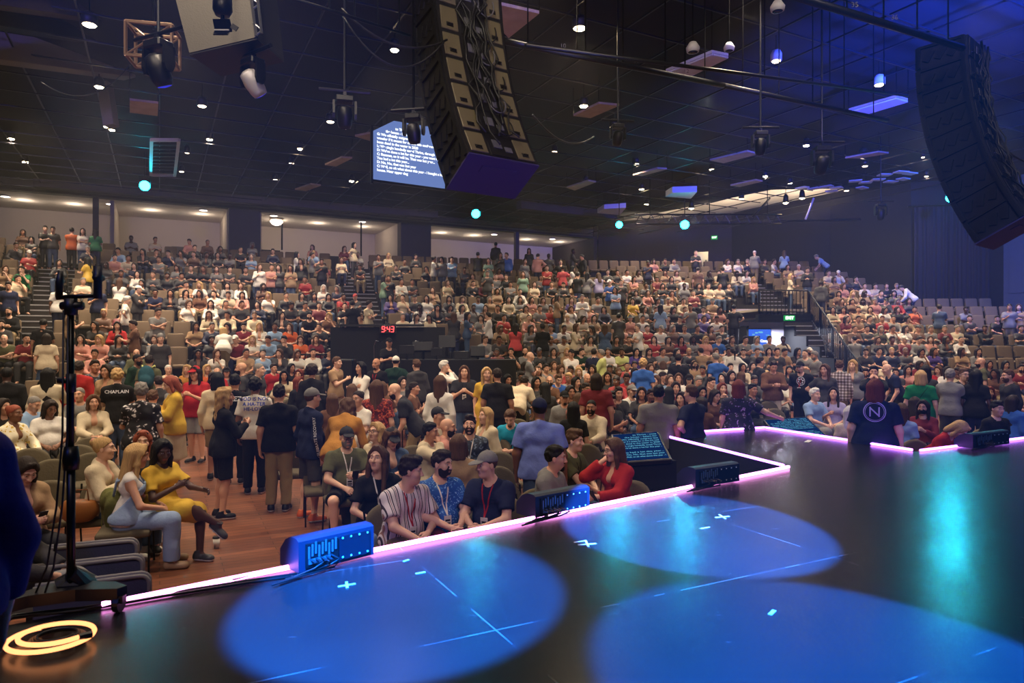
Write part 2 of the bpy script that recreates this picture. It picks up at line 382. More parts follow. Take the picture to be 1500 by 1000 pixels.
# ---- hair, hats, beards (head-local)
HAIR = {}
def hair_mesh(style, h):
    f = Field((-.17,-.24,-.5), (.17,.2,.24), h)
    def scalp(g, tilt=.9, off=.0, k=0):
        f.ell((0,-.016,.036), (.078+g,.098+g,.094+g), k, cut=[((0,0,off), (0,.9,-1.))])
    if style == 'buzz': scalp(.004, off=.012)
    elif style == 'fade': scalp(.007, off=.010); f.ell((0,-.004,.098), (.062,.074,.040), .03); f.wave(.003, 120)
    elif style == 'short':
        scalp(.011, off=.006); f.ell((0,.02,.106), (.062,.062,.034), .03); f.wave(.004, 105)
    elif style == 'quiff':
        scalp(.012); f.ell((0,.045,.118), (.06,.05,.036), .03); f.ell((0,-.03,.11), (.066,.07,.045), .03); f.wave(.0045, 100)
    elif style == 'curly':
        scalp(.022); f.wave(.007, 95)
    elif style == 'afro':
        f.ell((0,-.035,.055), (.118,.118,.118), 0, cut=[((0,.055,.02), (0,1.,-.75))]); f.wave(.005, 110)
    elif style in ('long', 'wavy', 'bob', 'vlong'):
        scalp(.013, off=.014); L = {'long':-.30, 'wavy':-.30, 'bob':-.13, 'vlong':-.42}[style]
        f.cone((-.045,-.055,.03), (-.055,-.085,L), .058, .040, .03); f.cone((.045,-.055,.03), (.055,-.085,L), .058, .040, .03); f.cone((0,-.075,.03), (0,-.098,L), .05, .042, .03)
        for s in (-1,1):
            f.cone((s*.070,.012,.055), (s*.086,.012,-.08), .026, .026, .02); f.cone((s*.086,.012,-.08), (s*.092,.022,L*.85), .027, .022, .02)
            f.cone((s*.02,.06,.115), (s*.072,.04,.03), .02, .022, .02)
        if style == 'wavy': f.wave(.006, 60)
    elif style == 'pony':
        scalp(.010); f.cone((0,-.105,.05), (0,-.16,.02), .03, .034, .015); f.cone((0,-.16,.02), (0,-.15,-.24), .036, .018, .02)
    elif style == 'bun':
        scalp(.006, off=.012); f.ell((0,-.105,.075), (.046,.042,.046), .015)
    elif style == 'fringe':   # ring of hair round a bald crown
        f.ell((0,-.016,.02), (.084,.104,.075), 0, cut=[((0,0,.01), (0,.9,-1.)), ((0,0,.062), (0,-.25,1.))])
    elif style == 'beard':
        f.ell((0,.022,-.048), (.070,.080,.088), 0, cut=[((0,.01,-.035), (0,-.5,1.)), ((0,.0,0), (0,-1,0))]); f.ell((0,.1,-.058), (.022,.03,.011), .006, 's')
    elif style == 'goatee':
        f.ell((0,.070,-.098), (.034,.032,.034), 0); f.cone((-.026,.090,-.042), (.026,.090,-.042), .007, .007, .005)
    elif style == 'cap':
        f.ell((0,-.012,.046), (.090,.106,.098), 0, cut=[((0,0,.042), (0,.12,-1.))]); f.ell((0,.115,.044), (.072,.085,.012), .008, R=Rx(R_(-8)), cut=[((0,.07,0), (0,-1,0))]); f.ell((0,-.012,.145), (.012,.012,.008), .004)
    elif style == 'beanie':
        f.ell((0,-.018,.05), (.092,.108,.112), 0, cut=[((0,0,.035), (0,.1,-1.))]); f.cone((-.03,-.015,.04), (.03,-.015,.04), .066, .066, .01, cut=((0,0,.03), (0,0,-1)))
    elif style == 'hat':
        f.ell((0,-.012,.06), (.088,.102,.10), 0, cut=[((0,0,.045), (0,0,-1.))]); f.ell((0,-.005,.052), (.16,.18,.012), .01)
    elif style == 'clip':
        for s in (-1,0,1): f.ell((s*.022,-.112,.085+.012*(1-abs(s))), (.018,.022,.034), .006)
    return f.mesh()
def get_hair(style, hi):
    k = (style, hi)
    if k not in HAIR:
        P, Q = hair_mesh(style, {2:.007, 1:.011, 0:.018, -1:.025}[hi]); me = bpy.data.meshes.new(style); me.from_pydata(P.tolist(), [], Q.tolist())
        me.polygons.foreach_set('use_smooth', [True]*len(me.polygons)); me.materials.append(MATS['cloth' if style in ('cap','beanie','hat','clip') else 'strand']); HAIR[k] = me
    return HAIR[k]
# ---- poses
def ik(S, W, a, b, hint):
    d = W-S; L = float(np.linalg.norm(d)); L = min(max(L, .08), (a+b)*.985); u = unit(d); W = S+u*L
    x = (a*a-b*b+L*L)/(2*L); hgt = math.sqrt(max(a*a-x*x, 0)); hv = hint-u*float(hint@u); hv = unit(hv) if np.linalg.norm(hv) > 1e-5 else V3(0,0,-1)
    return S+u*x+hv*hgt, W
def Rm(yaw, pitch=0, roll=0):
    return np.array(Matrix.Rotation(R_(yaw), 3, 'Z') @ Matrix.Rotation(R_(pitch), 3, 'X') @ Matrix.Rotation(R_(roll), 3, 'Y'), np.float32)
def pose(sit=False, lean=0, twist=0, side=0, hyaw=0, hpitch=0, arms=('down','down'), legs='', w=1., fem=0):
    J = {}
    P = V3(0, 0, .55) if sit else V3(0, -.20*sn(lean), .955-.04*(1-cs(lean)))
    B = Rm(0, -lean, side); u = B@V3(0,0,1); Bt = Rm(twist)@V3(1,0,0)
    f_ = B@V3(0,1,0); T = B@Rm(twist); l = T@V3(1,0,0); ff = T@V3(0,1,0)
    J.update(P=P, u=u, f=ff, l=l, pl=V3(1,0,0), W=P+u*.16, C=P+u*.345+ff*.005, U=P+u*.415, NB=P+u*.495)
    Rh = Rm(hyaw, hpitch-lean*.55); up = Rh@V3(0,0,1)
    J['H'] = J['NB']+unit(u*.75+up*.4)*.160+ (Rh@V3(0,.035,0)); J['Rh'] = Rh
    for s, nm in ((1,'R'), (-1,'L')):
        S = P+u*.418+l*s*(.166*(w*.5+.5)-.010*fem); a, b = .285, .25; sp = arms[0 if s > 0 else 1]; J['S'+nm] = S; hint = V3(s*.5,-.8,-.35); out = T@V3(s,0,0)
        curl = 'relax'; th = V3(0,1,0)
        if isinstance(sp, tuple): Wt = V3(*sp[:3]); hint = V3(s*.55,-.3,-.8); th = V3(-s*.6,.2,.8); curl = sp[3] if len(sp) > 3 else 'relax'
        elif sp == 'down': Wt = S+T@V3(s*(.07+.04*(w-1)),.03,-.515); th = f_*1.
        elif sp == 'lap': Wt = P+V3(s*.10,.32,.10); th = V3(-s*.9,.2,.4); hint = V3(s*.8,-.4,-.3)
        elif sp == 'clasp': Wt = P+V3(s*.055,.36,.12); th = V3(-s*.3,.3,.9); hint = V3(s*.8,-.3,-.4); curl = 'grip'
        elif sp == 'knees': Wt = P+V3(s*.08,.44,.10); th = V3(-s*.5,.3,.8); hint = V3(s*.7,0,-.7); curl = 'grip'
        elif sp == 'hold': Wt = J['C']+T@V3(s*.07,.29,-.06); th = V3(-s*.3,.2,.9); hint = V3(s*.6,-.3,-.8); curl = 'grip'
        elif sp == 'phone': Wt = P+u*.22+T@V3(s*.05,.30,.0); th = V3(-s*.3,.3,.9); hint = V3(s*.7,-.3,-.6); curl = 'grip'
        elif sp == 'chin': Wt = J['NB']+T@V3(s*.05,.20,-.03); th = V3(-s*.5,-.5,.6); hint = V3(s*.4,.3,-.9); curl = 'grip'
        elif sp == 'cross': Wt = J['C']+T@V3(-s*.09,.20,-.10+.02*s); th = V3(0,.1,1.); hint = V3(s*.8,-.1,-.6)
        elif sp == 'hip': Wt = P+T@V3(s*.17,.03,.10); th = V3(0,-.5,.8); hint = V3(s*1.,-.35,.1)
        elif sp == 'reach': Wt = S+T@V3(s*.02,.44,-.20); th = V3(-s*.3,.1,.9); hint = V3(s*.5,-.2,-.8)
        elif sp == 'hang': Wt = S+V3(s*.03,.10,-.50); th = V3(0,1,0)
        elif sp == 'side': Wt = S+T@V3(s*.42,.12,-.22); th = V3(0,.4,.9)
        elif sp == 'face': Wt = J['H']+J['Rh']@V3(s*.06,.14,-.12); th = V3(-s*.3,-.5,.7); hint = V3(s*.6,.2,-.8); curl = 'grip'
        else: Wt = S+V3(s*.05,.02,-.5)
        E, Wr = ik(S, Wt, a, b, hint); J['E'+nm] = E; J['W'+nm] = Wr; J['curl'+nm] = curl
        d = unit(Wr-E); zc = -d; yv = th-zc*float(th@zc); yv = unit(yv) if np.linalg.norm(yv) > .05 else unit(np.cross(zc, V3(1,0,0))); xv = np.cross(yv, zc)
        J['Rhand'+nm] = np.stack([xv, yv, zc], 1)
        hip = P+V3(s*.088, 0, -.02); J['HP'+nm] = hip
        if sit:
            kn = V3(s*.135, .43, .52); an = V3(s*.125, .43, .095)
            if 'x' in legs and s > 0: kn = V3(.02, .44, .60); an = V3(-.20, .62, .40)
            if 'X' in legs and s < 0: kn = V3(-.02, .44, .60); an = V3(.20, .62, .40)
            if 'o' in legs: kn = V3(s*.24, .42, .52); an = V3(s*.22, .40, .095)
            if 'f' in legs: an = V3(s*.13, .62, .095)
        else:
            kn = hip*1.; kn[2] = .50; kn[0] = s*.095; kn[1] = .015; an = V3(s*.10, -.03, .09)
            if 'w' in legs: kn[1] = .10*s+.03; an[1] = .18*s-.06
            if 'o' in legs: an[0] = s*.16; kn[0] = s*.125
        J['K'+nm] = kn; J['A'+nm] = an
        fd = V3(s*.18, 1, -.02)
        if 'x' in legs and s > 0 and sit: fd = V3(-.2,.75,-.65)
        if 'X' in legs and s < 0 and sit: fd = V3(.2,.75,-.65)
        fd = unit(fd); J['FD'+nm] = fd; fx = unit(np.cross(fd, V3(0,0,1))); J['T'+nm] = an+fd*.13-np.cross(fx, fd)*.055
    J['sit'] = sit
    return J
def torso(f, J, g, w, fem, fat, k=.045):
    P, u, ff, l, pl = J['P'], J['u'], J['f'], J['l'], J['pl']; W, C, U = J['W'], J['C'], J['U']
    f.cone(P-pl*.075*w, P+pl*.075*w, .112+.012*fem, .112+.012*fem, k, g=g+.01*(w-1)+(.012 if g > 0 else 0))
    if g > 0 and not J['sit']: f.cone(P-u*.10-pl*.085*w, P-u*.10+pl*.085*w, .108+.012*fem, .108+.012*fem, k, g=g+.012)
    f.cone(W-l*.06*w, W+l*.06*w, .098-.008*fem+fat*.02, .098-.008*fem+fat*.02, k+.02, g=g)
    if fat > 0: f.ell(P+u*.13+ff*(.05+.03*fat), (.13*w+.02*fat,.10+.03*fat,.13), .06, g=g)
    f.cone(C-l*.08*w, C+l*.08*w, .104-.012*fem, .104-.012*fem, k+.02, g=g)
    f.cone(U-l*.10*w, U+l*.10*w, .064-.006*fem, .064-.006*fem, k, g=g)
    for s in (-1,1): f.cone(J['NB']-u*.012-ff*.02, J['S'+('R' if s > 0 else 'L')]+u*.012, .05, .044, .03, g=g*.8)
    if fem:
        for s in (-1,1): f.ell(C+ff*.075+l*s*.072-u*.01, (.056,.05,.055), .04, g=g)
def build_body(J, h, w=1., fem=0, fat=0., hi=1, full=0):
    """skin surface without the head + head + hands, as arrays"""
    lo = np.min([J[k] for k in ('P','AR','AL','TR','TL','KR','KL','ER','EL','WR','WL','NB','SR','SL')], 0)-.22; up = np.max([J[k] for k in ('P','AR','AL','TR','TL','KR','KL','ER','EL','WR','WL','NB','SR','SL')], 0)+.22
    lo[2] = max(lo[2], -.01)
    f = Field(lo, up, h)
    torso(f, J, 0, w, fem, fat)
    f.cone(J['U'], J['NB']+J['u']*.03, .075, .055, .05)
    lw = .5+.5*w
    for n in 'RL':
        f.cone(J['S'+n], J['E'+n], .052*lw-.008*fem, .042*lw-.006*fem, .035); f.cone(J['E'+n], J['W'+n], .041*lw-.006*fem, .028, .02)
        f.cone(J['HP'+n], J['K'+n], .084*lw, .058*lw, .03); f.cone(J['K'+n], J['A'+n], .055*lw, .037, .02)
        m = J['K'+n]*.68+J['A'+n]*.32; bk = V3(0,-.018,0) if not J['sit'] else V3(0,-.012,0); f.ell(m+bk, (.047*lw,.05*lw,.085), .03)
        f.cone(J['A'+n]-V3(0,.02,.03), J['T'+n], .036, .026, .03)
    P, Q = f.mesh(); T = np.zeros((len(P), 4), np.float32)
    vs, qs, ts = [P], [Q], [T]; b = len(P)
    hp, hq, ht = get_head(hi, fem, full); vs.append(hp@J['Rh'].T+J['H']); qs.append(hq+b); ts.append(ht); b += len(hp)
    for n in 'RL':
        p, q = get_hand(hi, J['curl'+n]); p = p.copy(); q2 = q
        if n == 'L': p[:,0] *= -1; q2 = q[:,::-1]
        p = p*(.92 if fem else 1.); R = J['Rhand'+n].copy()
        if n == 'L': pass
        vs.append(p@R.T+J['W'+n]); qs.append(q2+b); ts.append(np.zeros((len(p), 4), np.float32)); b += len(p)
    return np.concatenate(vs), np.concatenate(qs), np.concatenate(ts)
def bounds(J, keys, m): a = [J[k] for k in keys]; return np.min(a, 0)-m, np.max(a, 0)+m
def build_top(J, h, kind, w=1., fem=0, fat=0., seed=0):
    """tee / long / tank / hoodie / jacket / dress"""
    keys = ('P','NB','SR','SL','ER','EL')+(('WR','WL') if kind in ('long','hoodie','jacket') else ())+(('KR','KL') if kind == 'dress' else ())
    lo, up = bounds(J, keys, .26); f = Field(lo, up, h); g = .016 if kind != 'tank' else .008
    if kind in ('hoodie','jacket'): g = .024
    torso(f, J, g, w, fem, fat)
    lw = .5+.5*w; P, u = J['P'], J['u']
    f.cone(J['U'], J['NB'], .075+g*.6, .055+g*.6, .04)
    for n in 'RL':
        S, E, W_ = J['S'+n], J['E'+n], J['W'+n]
        if kind == 'tank': f.cone(S-J['l']*.03*(1 if n == 'R' else -1), S-J['l']*.06*(1 if n == 'R' else -1), .05, .05, .03); continue
        f.ell(S, (.056*lw+g-.008*fem,)*3, .03)
        if kind in ('tee','dress'):
            t = .72; e = S+(E-S)*t; f.cone(S, S+(E-S)*.95, .052*lw+g-.008*fem, .060*lw+g*1.2-.01*fem, .03, cut=(e, unit(E-S)))
        else:
            f.cone(S, E, .051*lw+g-.006*fem, .048*lw+g-.004*fem, .03); e = E+(W_-E)*.92; f.cone(E, W_, .047*lw+g-.004*fem, .034+g*.8, .02, cut=(e, unit(W_-E)))
    if kind == 'hoodie': f.cone(J['NB']-J['f']*.075-J['l']*.06-u*.02, J['NB']-J['f']*.075+J['l']*.06-u*.02, .05, .05, .04); f.cone(J['NB']-J['l']*.085+J['f']*.01, J['NB']+J['l']*.085+J['f']*.01, .03, .03, .04)
    if kind == 'dress':
        m = (J['KR']+J['KL'])/2
        for n in 'RL': f.cone(J['HP'+n], J['K'+n]*.85+J['HP'+n]*.15, .11, .12, .08)
        if not J['sit']: f.cone(P, V3(0,m[1],.48), .15, .20, .06, cut=(V3(0,0,.45), V3(0,0,-1)))
    f.wave(.0035 if h < .02 else .002, 34, seed)
    if kind != 'dress':
        hem = P-u*(.13 if not J['sit'] else .045); f.half(hem, -u)
    else: f.half((0,0,.30), (0,0,-1)) if J['sit'] else f.half((0,0,.46), (0,0,-1))
    f.cone(J['NB']-u*.015+J['f']*.012, J['NB']+u*.12+J['f']*.05, .064-.004*fem, .085, .015, 's')
    if kind == 'jacket': f.ell(J['C']+J['f']*.16+u*.05, (.05,.12,.26), .02, 's')
    return f.mesh()
def build_bottom(J, h, kind, w=1., fem=0, fat=0., seed=0):
    """trousers / wide / shorts / skirt"""
    keys = ('P','HPR','HPL','KR','KL','AR','AL'); lo, up = bounds(J, keys, .24); f = Field(lo, up, h); g = .012; lw = .5+.5*w
    P, u, pl = J['P'], J['u'], J['pl']
    f.cone(P-pl*.075*w, P+pl*.075*w, .112+.012*fem+g, .112+.012*fem+g, .04, g=.01*(w-1)); f.cone(P+u*.07-pl*.055*w, P+u*.07+pl*.055*w, .094+g*.6-.006*fem, .094+g*.6-.006*fem, .03)
    ex = .022 if kind == 'wide' else .006
    f.half(P+u*(.115 if kind == 'skirt' else .06), u)
    for n in 'RL':
        H, K, A = J['HP'+n], J['K'+n], J['A'+n]
        if kind in ('trousers','wide'):
            f.cone(H, K, .088*lw+g, .064*lw+g+ex*.6, .03); e = K+(A-K)*1.0; f.cone(K, A+(A-K)*.12, .064*lw+g+ex*.6, .050*lw+g*.6+ex, .02, cut=(e, unit(A-K)))
        elif kind == 'shorts':
            e = H+(K-H)*.93; f.cone(H, K+(K-H)*.1, .090*lw+g, .078*lw+g, .03, cut=(e, unit(K-H)))
        else:
            e = H+(K-H)*1.0; f.cone(H, K, .10*lw+g, .09*lw+g, .09)
    if kind == 'skirt' and not J['sit']: f.cone(P-V3(0,0,.1), V3(0,.0,.42), .15, .19, .08, cut=(V3(0,0,.45), V3(0,0,-1)))
    f.wave(.003, 30, seed+3)
    if kind in ('trousers','wide') : f.half((0,0,.045), (0,0,-1))
    return f.mesh()
SHOE = {}
def get_shoe(kind, hi):
    k = (kind, hi)
    if k in SHOE: return SHOE[k]
    f = Field((-.09,-.14,-.12), (.09,.24,.12), {2:.007, 1:.011, 0:.015}[hi])
    f.cone((0,-.035,-.052), (0,.13,-.062), .046, .038, 0, flat=((0,0,1), .95)); f.cone((0,-.015,-.02), (0,-.01,.025), .046, .044, .03); f.ell((0,.10,-.055), (.045,.07,.035), .02)
    f.half((0,0,-.088), (0,0,-1)); f.half((0,0,.028), (0,-.25,1))
    P, Q = f.mesh(); me = bpy.data.meshes.new('shoe'); me.from_pydata(P.tolist(), [], Q.tolist()); me.polygons.foreach_set('use_smooth', [True]*len(me.polygons))
    me.materials.append(MATS['leather']); me.materials.append(MATS['white_plastic'])
    if kind == 'sneaker':
        zc = np.array([P[q,2].mean() for q in Q]); me.polygons.foreach_set('material_index', (zc < -.066).astype(int).tolist())
    SHOE[k] = me; return me
def arr_mesh(name, P, Q, mat, tint=None):
    me = bpy.data.meshes.new(name); me.vertices.add(len(P)); me.vertices.foreach_set('co', np.asarray(P, np.float32).ravel())
    me.loops.add(Q.size); me.loops.foreach_set('vertex_index', np.asarray(Q, np.int32).ravel()); me.polygons.add(len(Q)); me.polygons.foreach_set('loop_start', np.arange(0, Q.size, 4, dtype=np.int32))
    me.polygons.foreach_set('use_smooth', np.ones(len(Q), bool)); me.materials.append(MATS[mat]); me.update(calc_edges=True)
    if tint is not None:
        a = me.attributes.new('tint', 'FLOAT_COLOR', 'POINT'); a.data.foreach_set('color', tint.ravel())
    return me
def mat4(R, t, s=1.):
    m = Matrix.Identity(4)
    for i in range(3):
        for j in range(3): m[i][j] = float(R[i][j])*s
        m[i][3] = float(t[i])
    return m
HSTYLE = dict(s='short', b='buzz', f='fade', q='quiff', l='long', v='vlong', y='wavy', w='bob', p='pony', u='bun', c='cap', n='beanie', h='hat', a='afro', k='curly', r='fringe')
CACHE = {}
def person(px, loc, yaw, P, hi, label=None, group=None):
    """P: dict describing the person"""
    fem = P.get('fem', 0); w = P.get('w', 1.); fat = P.get('fat', 0.); sc = P.get('s', 1.)
    pk = dict(sit=P['sit'], lean=P.get('lean', 0), twist=P.get('twist', 0), side=P.get('side', 0), hyaw=P.get('hy', 0), hpitch=P.get('hp', 0), arms=P.get('arms', ('down','down')), legs=P.get('legs', ''), w=w, fem=fem)
    tk, tc = P['top']; bk, bc = P['bot']
    key = (hi, tuple(sorted((k, str(v)) for k, v in pk.items())), fat, tk, bk, P.get('full', 0))
    if key not in CACHE:
        J = pose(**pk); hb = {2:.015, 1:.022, 0:.034}[hi]; ht = {2:.0135, 1:.021, 0:.032}[hi]
        b = build_body(J, hb, w, fem, fat, hi, P.get('full', 0)); t = build_top(J, ht, tk, w, fem, fat, len(CACHE)); bt = build_bottom(J, ht, bk, w, fem, fat, len(CACHE)) if bk != 'none' else None
        CACHE[key] = (J, arr_mesh('person', b[0], b[1], 'skin', b[2]), arr_mesh('shirt', t[0], t[1], 'cloth'), arr_mesh('trousers', bt[0], bt[1], 'cloth') if bt else None)
    J, mb, mt, mbt = CACHE[key]
    o = link('person', mb); o.location = loc; o.rotation_euler = (0, 0, yaw); o.scale = (sc, sc, sc)
    o.color = rgba(SKIN[P.get('skin', 1)]); tag(o, label, 'person', group)
    TN = {'tee':'shirt', 'long':'shirt', 'tank':'tank_top', 'hoodie':'hoodie', 'jacket':'jacket', 'dress':'dress'}; BN = {'trousers':'trousers', 'wide':'trousers', 'shorts':'shorts', 'skirt':'skirt'}
    def setmat(ob, c):
        if c.startswith('print'):
            ob.material_slots[0].link = 'OBJECT'; ob.material_slots[0].material = MATS[c]
        else: ob.color = rgba(c)
    top = link(TN[tk], mt, o); setmat(top, tc)
    if mbt is not None: bo = link(BN[bk], mbt, o); setmat(bo, bc)
    HM = mat4(J['Rh'], J['H'])
    def headpart(name, style, col):
        q = link(name, get_hair(style, hi), o); q.matrix_local = HM; q.color = rgba(col); return q
    hr = P.get('hair', 'sd')
    st, hc = hr[0], hr[1]
    if st in 'cnh':
        headpart({'c':'cap', 'n':'beanie', 'h':'sun_hat'}[st], HSTYLE[st], P.get('hat', {'w':'wht','k':'blk','g':'gry','r':'red','t':'tan','n':'nvy'}.get(hc, 'blk')))
        hh = P.get('under', 'bd' if not fem else 'ld'); headpart('hair', HSTYLE[hh[0]], HAIRC[hh[1]])
    elif hc != 'x': headpart('hair', HSTYLE[st], HAIRC[hc])
    if P.get('beard'): headpart('beard', 'goatee' if P['beard'][0] == 'g' else 'beard', HAIRC[P['beard'][1]])
    if P.get('clip'): headpart('hair_clip', 'clip', P['clip'])
    if hi >= 1 and P.get('shoes') != 'none':
        for n in 'RL':
            d = J['FD'+n]; y = unit(d); x = unit(np.cross(y, V3(0,0,1))); z = np.cross(x, y)
            sh = link('shoe', get_shoe(P.get('shoekind', 'sneaker'), hi), o); sh.matrix_local = mat4(np.stack([x,y,z], 1), J['A'+n]); sh.color = rgba(P.get('shoes', 'blk'))
    P['J'] = J; P['obj'] = o; P['topobj'] = top
    return o
# ---- worn details for the nearer people
def glasses(o, J, col='blk', up=False):
    m = MB(); dz, dy = (.095, -.035) if up else (0, 0)
    for s in (-1,1):
        m.tube([(s*.032+.024*math.cos(a), .104+dy, .008+dz+.017*math.sin(a)) for a in [i*math.pi/8 for i in range(17)]], .0025, 5, False)
        m.tube([(s*.056,.100+dy,.012+dz), (s*.082,.06+dy,.012+dz), (s*.084,-.02+dy,.006+dz)], .0025, 5)
        if up or col == 'sun': m.prism([(s*.032+.022*math.cos(a), .103+dy, .008+dz+.016*math.sin(a)) for a in [i*math.pi/6 for i in range(12)]], (0,.002,0))
    m.tube([(-.009,.106+dy,.012+dz), (.009,.106+dy,.012+dz)], .0025, 5)
    q = m.build('sunglasses' if up or col == 'sun' else 'glasses', 'black_plastic', o); q.matrix_local = mat4(J['Rh'], J['H'])
def drape_bvh(me):
    return BVHTree.FromPolygons([v.co.copy() for v in me.vertices], [tuple(p.vertices) for p in me.polygons])
def lanyard(P, col='red', badge=True, low=.10):
    o, J = P['obj'], P['J']; me = P['topobj'].data; bvh = drape_bvh(me); ff, l, u = Vector(J['f'].tolist()), Vector(J['l'].tolist()), Vector(J['u'].tolist()); NB = Vector(J['NB'].tolist()); end = Vector(J['P'].tolist())+u*low
    def on(p):
        r = bvh.ray_cast(p+ff*.5, -ff)
        return (r[0]+ff*.006) if r[0] is not None else p+ff*.12
    m = MB(); e = on(end+u*.06)
    for s in (-1,1):
        a = NB+l*s*.062+u*.02; pts = [a-ff*.02]+[on(a*(1-t)+end*t+u*.06*t) for t in (.12,.3,.5,.7,.85,1.)]
        vs = []
        for p in pts: vs += [p-l*.007, p+l*.007]
        m.add(vs, [(2*i, 2*i+1, 2*i+3, 2*i+2) for i in range(len(pts)-1)])
    ly = m.build('lanyard', 'cloth', o); ly.color = rgba(col)
    if badge:
        b = MB(); c = e-u*.055+ff*.006; z = u; x = l; y = ff; M = Matrix((x, y, z)).transposed(); b.cur = 0; b.box(c, (.075,.004,.105), M); b.cur = 1; b.box(c+u*.008+ff*.0025, (.05,.002,.018), M); b.box(c-u*.02+ff*.0025, (.055,.002,.012), M); b.box(c-u*.038+ff*.0025, (.04,.002,.008), M)
        b.build('badge', None, ly, mats=['paper', 'dark_metal'])
def print_on(P, txt, size, centre, back=True, mat='paper', rot=0, direc=None, up=None, name='lettering', extra=None, bold=.004, spacing=1.):
    """writing laid on the shirt: centre in body units (sideways, above the pelvis along the spine)"""
    o, J = P['obj'], P['J']; bvh = drape_bvh(P['topobj'].data); l, u, ff = [Vector(J[k].tolist()) for k in ('l','u','f')]; n = -ff if back else ff; x = l if back else -l
    if direc is not None: n = Vector(direc).normalized(); x = Vector(up).cross(n).normalized() if up is not None else x
    uu = Vector(up) if up is not None else u
    c = (Vector(J['P'].tolist())+l*centre[0]+u*centre[1]) if len(centre) == 2 else Vector(centre)
    vs, fs = extra if extra else text_mesh(txt, size, bold=bold*size, spacing=spacing)
    out = []; cr, sr = cs(rot), sn(rot)
    for v in vs:
        a, b = v[0]*cr-v[1]*sr, v[0]*sr+v[1]*cr; p = c+x*a+uu*b; r = bvh.ray_cast(p+n*.45, -n); out.append((r[0]+n*.004) if r[0] is not None else p+n*.14)
    return mesh_obj(name, out, fs, mat, P['topobj'], False)
# ================================================================ the hall
CC = Vector((12.1, -33.1, 0)); R0 = 55.04; DR = 1.074; Z0 = .46; DZ = .4; NROW = 14
def polar(th, R, z): return Vector((CC.x+R*sn(th), CC.y+R*cs(th), z))
def RR(p): return math.hypot(p[0]-CC.x, p[1]-CC.y)
def TH(p): return math.degrees(math.atan2(p[0]-CC.x, p[1]-CC.y))
def zfloor(R): return min(max((R-44.)/10.5, 0), 1)*Z0
def zsmooth(R):
    return zfloor(R) if R < R0 else min(Z0+DZ*(R-R0)/DR, Z0+DZ*(NROW-1))
def rowof(R): return int(min(max(round((R-R0)/DR), 0), NROW-1))
def solve(px, py, hh, lo=3.5, hi=50):
    """depth at which something hh above the ground shows at this pixel"""
    g = lambda D: EYE-(py-500)/F*D-hh-zsmooth(RR(((px-750)/F*D, D)))
    best = None; D = lo; prev = g(D)
    while D < hi:
        D2 = D+.1; v = g(D2)
        if (prev > 0) != (v > 0): best = D+.1*prev/(prev-v); break
        D = D2; prev = v
    return best if best else hi
def wall_s(px):
    d = Vector(((px-750)/F, 1, 0)); t = 37./(E2.dot(d)); return E1.dot(d)*t
# ---- materials of the setting
def wood():
    m, t, b = nt('wood_floor'); tc = N(t, 'ShaderNodeTexCoord'); mp = N(t, 'ShaderNodeMapping'); mp.inputs['Rotation'].default_value = (0, 0, R_(-27.3)); mp.inputs['Scale'].default_value = (1, 1, 1)
    br = N(t, 'ShaderNodeTexBrick'); br.inputs['Scale'].default_value = 1.; br.inputs['Brick Width'].default_value = 1.2; br.inputs['Row Height'].default_value = .11; br.inputs['Mortar Size'].default_value = .004
    br.inputs['Color1'].default_value = rgba((136,82,54)); br.inputs['Color2'].default_value = rgba((106,62,42)); br.inputs['Mortar'].default_value = rgba((40,24,18)); br.inputs['Bias'].default_value = .1
    nz = N(t, 'ShaderNodeTexNoise'); nz.inputs['Scale'].default_value = 1.; mp2 = N(t, 'ShaderNodeMapping'); mp2.inputs['Rotation'].default_value = (0, 0, R_(-27.3)); mp2.inputs['Scale'].default_value = (2, 30, 1)
    mx = N(t, 'ShaderNodeMixRGB', blend_type='OVERLAY'); mx.inputs['Fac'].default_value = .5
    t.links.new(tc.outputs['Object'], mp.inputs['Vector']); t.links.new(mp.outputs['Vector'], br.inputs['Vector']); t.links.new(tc.outputs['Object'], mp2.inputs['Vector']); t.links.new(mp2.outputs['Vector'], nz.inputs['Vector'])
    t.links.new(br.outputs['Color'], mx.inputs['Color1']); t.links.new(nz.outputs['Fac'], mx.inputs['Color2']); t.links.new(mx.outputs['Color'], b.inputs['Base Color']); b.inputs['Roughness'].default_value = .38
wood()
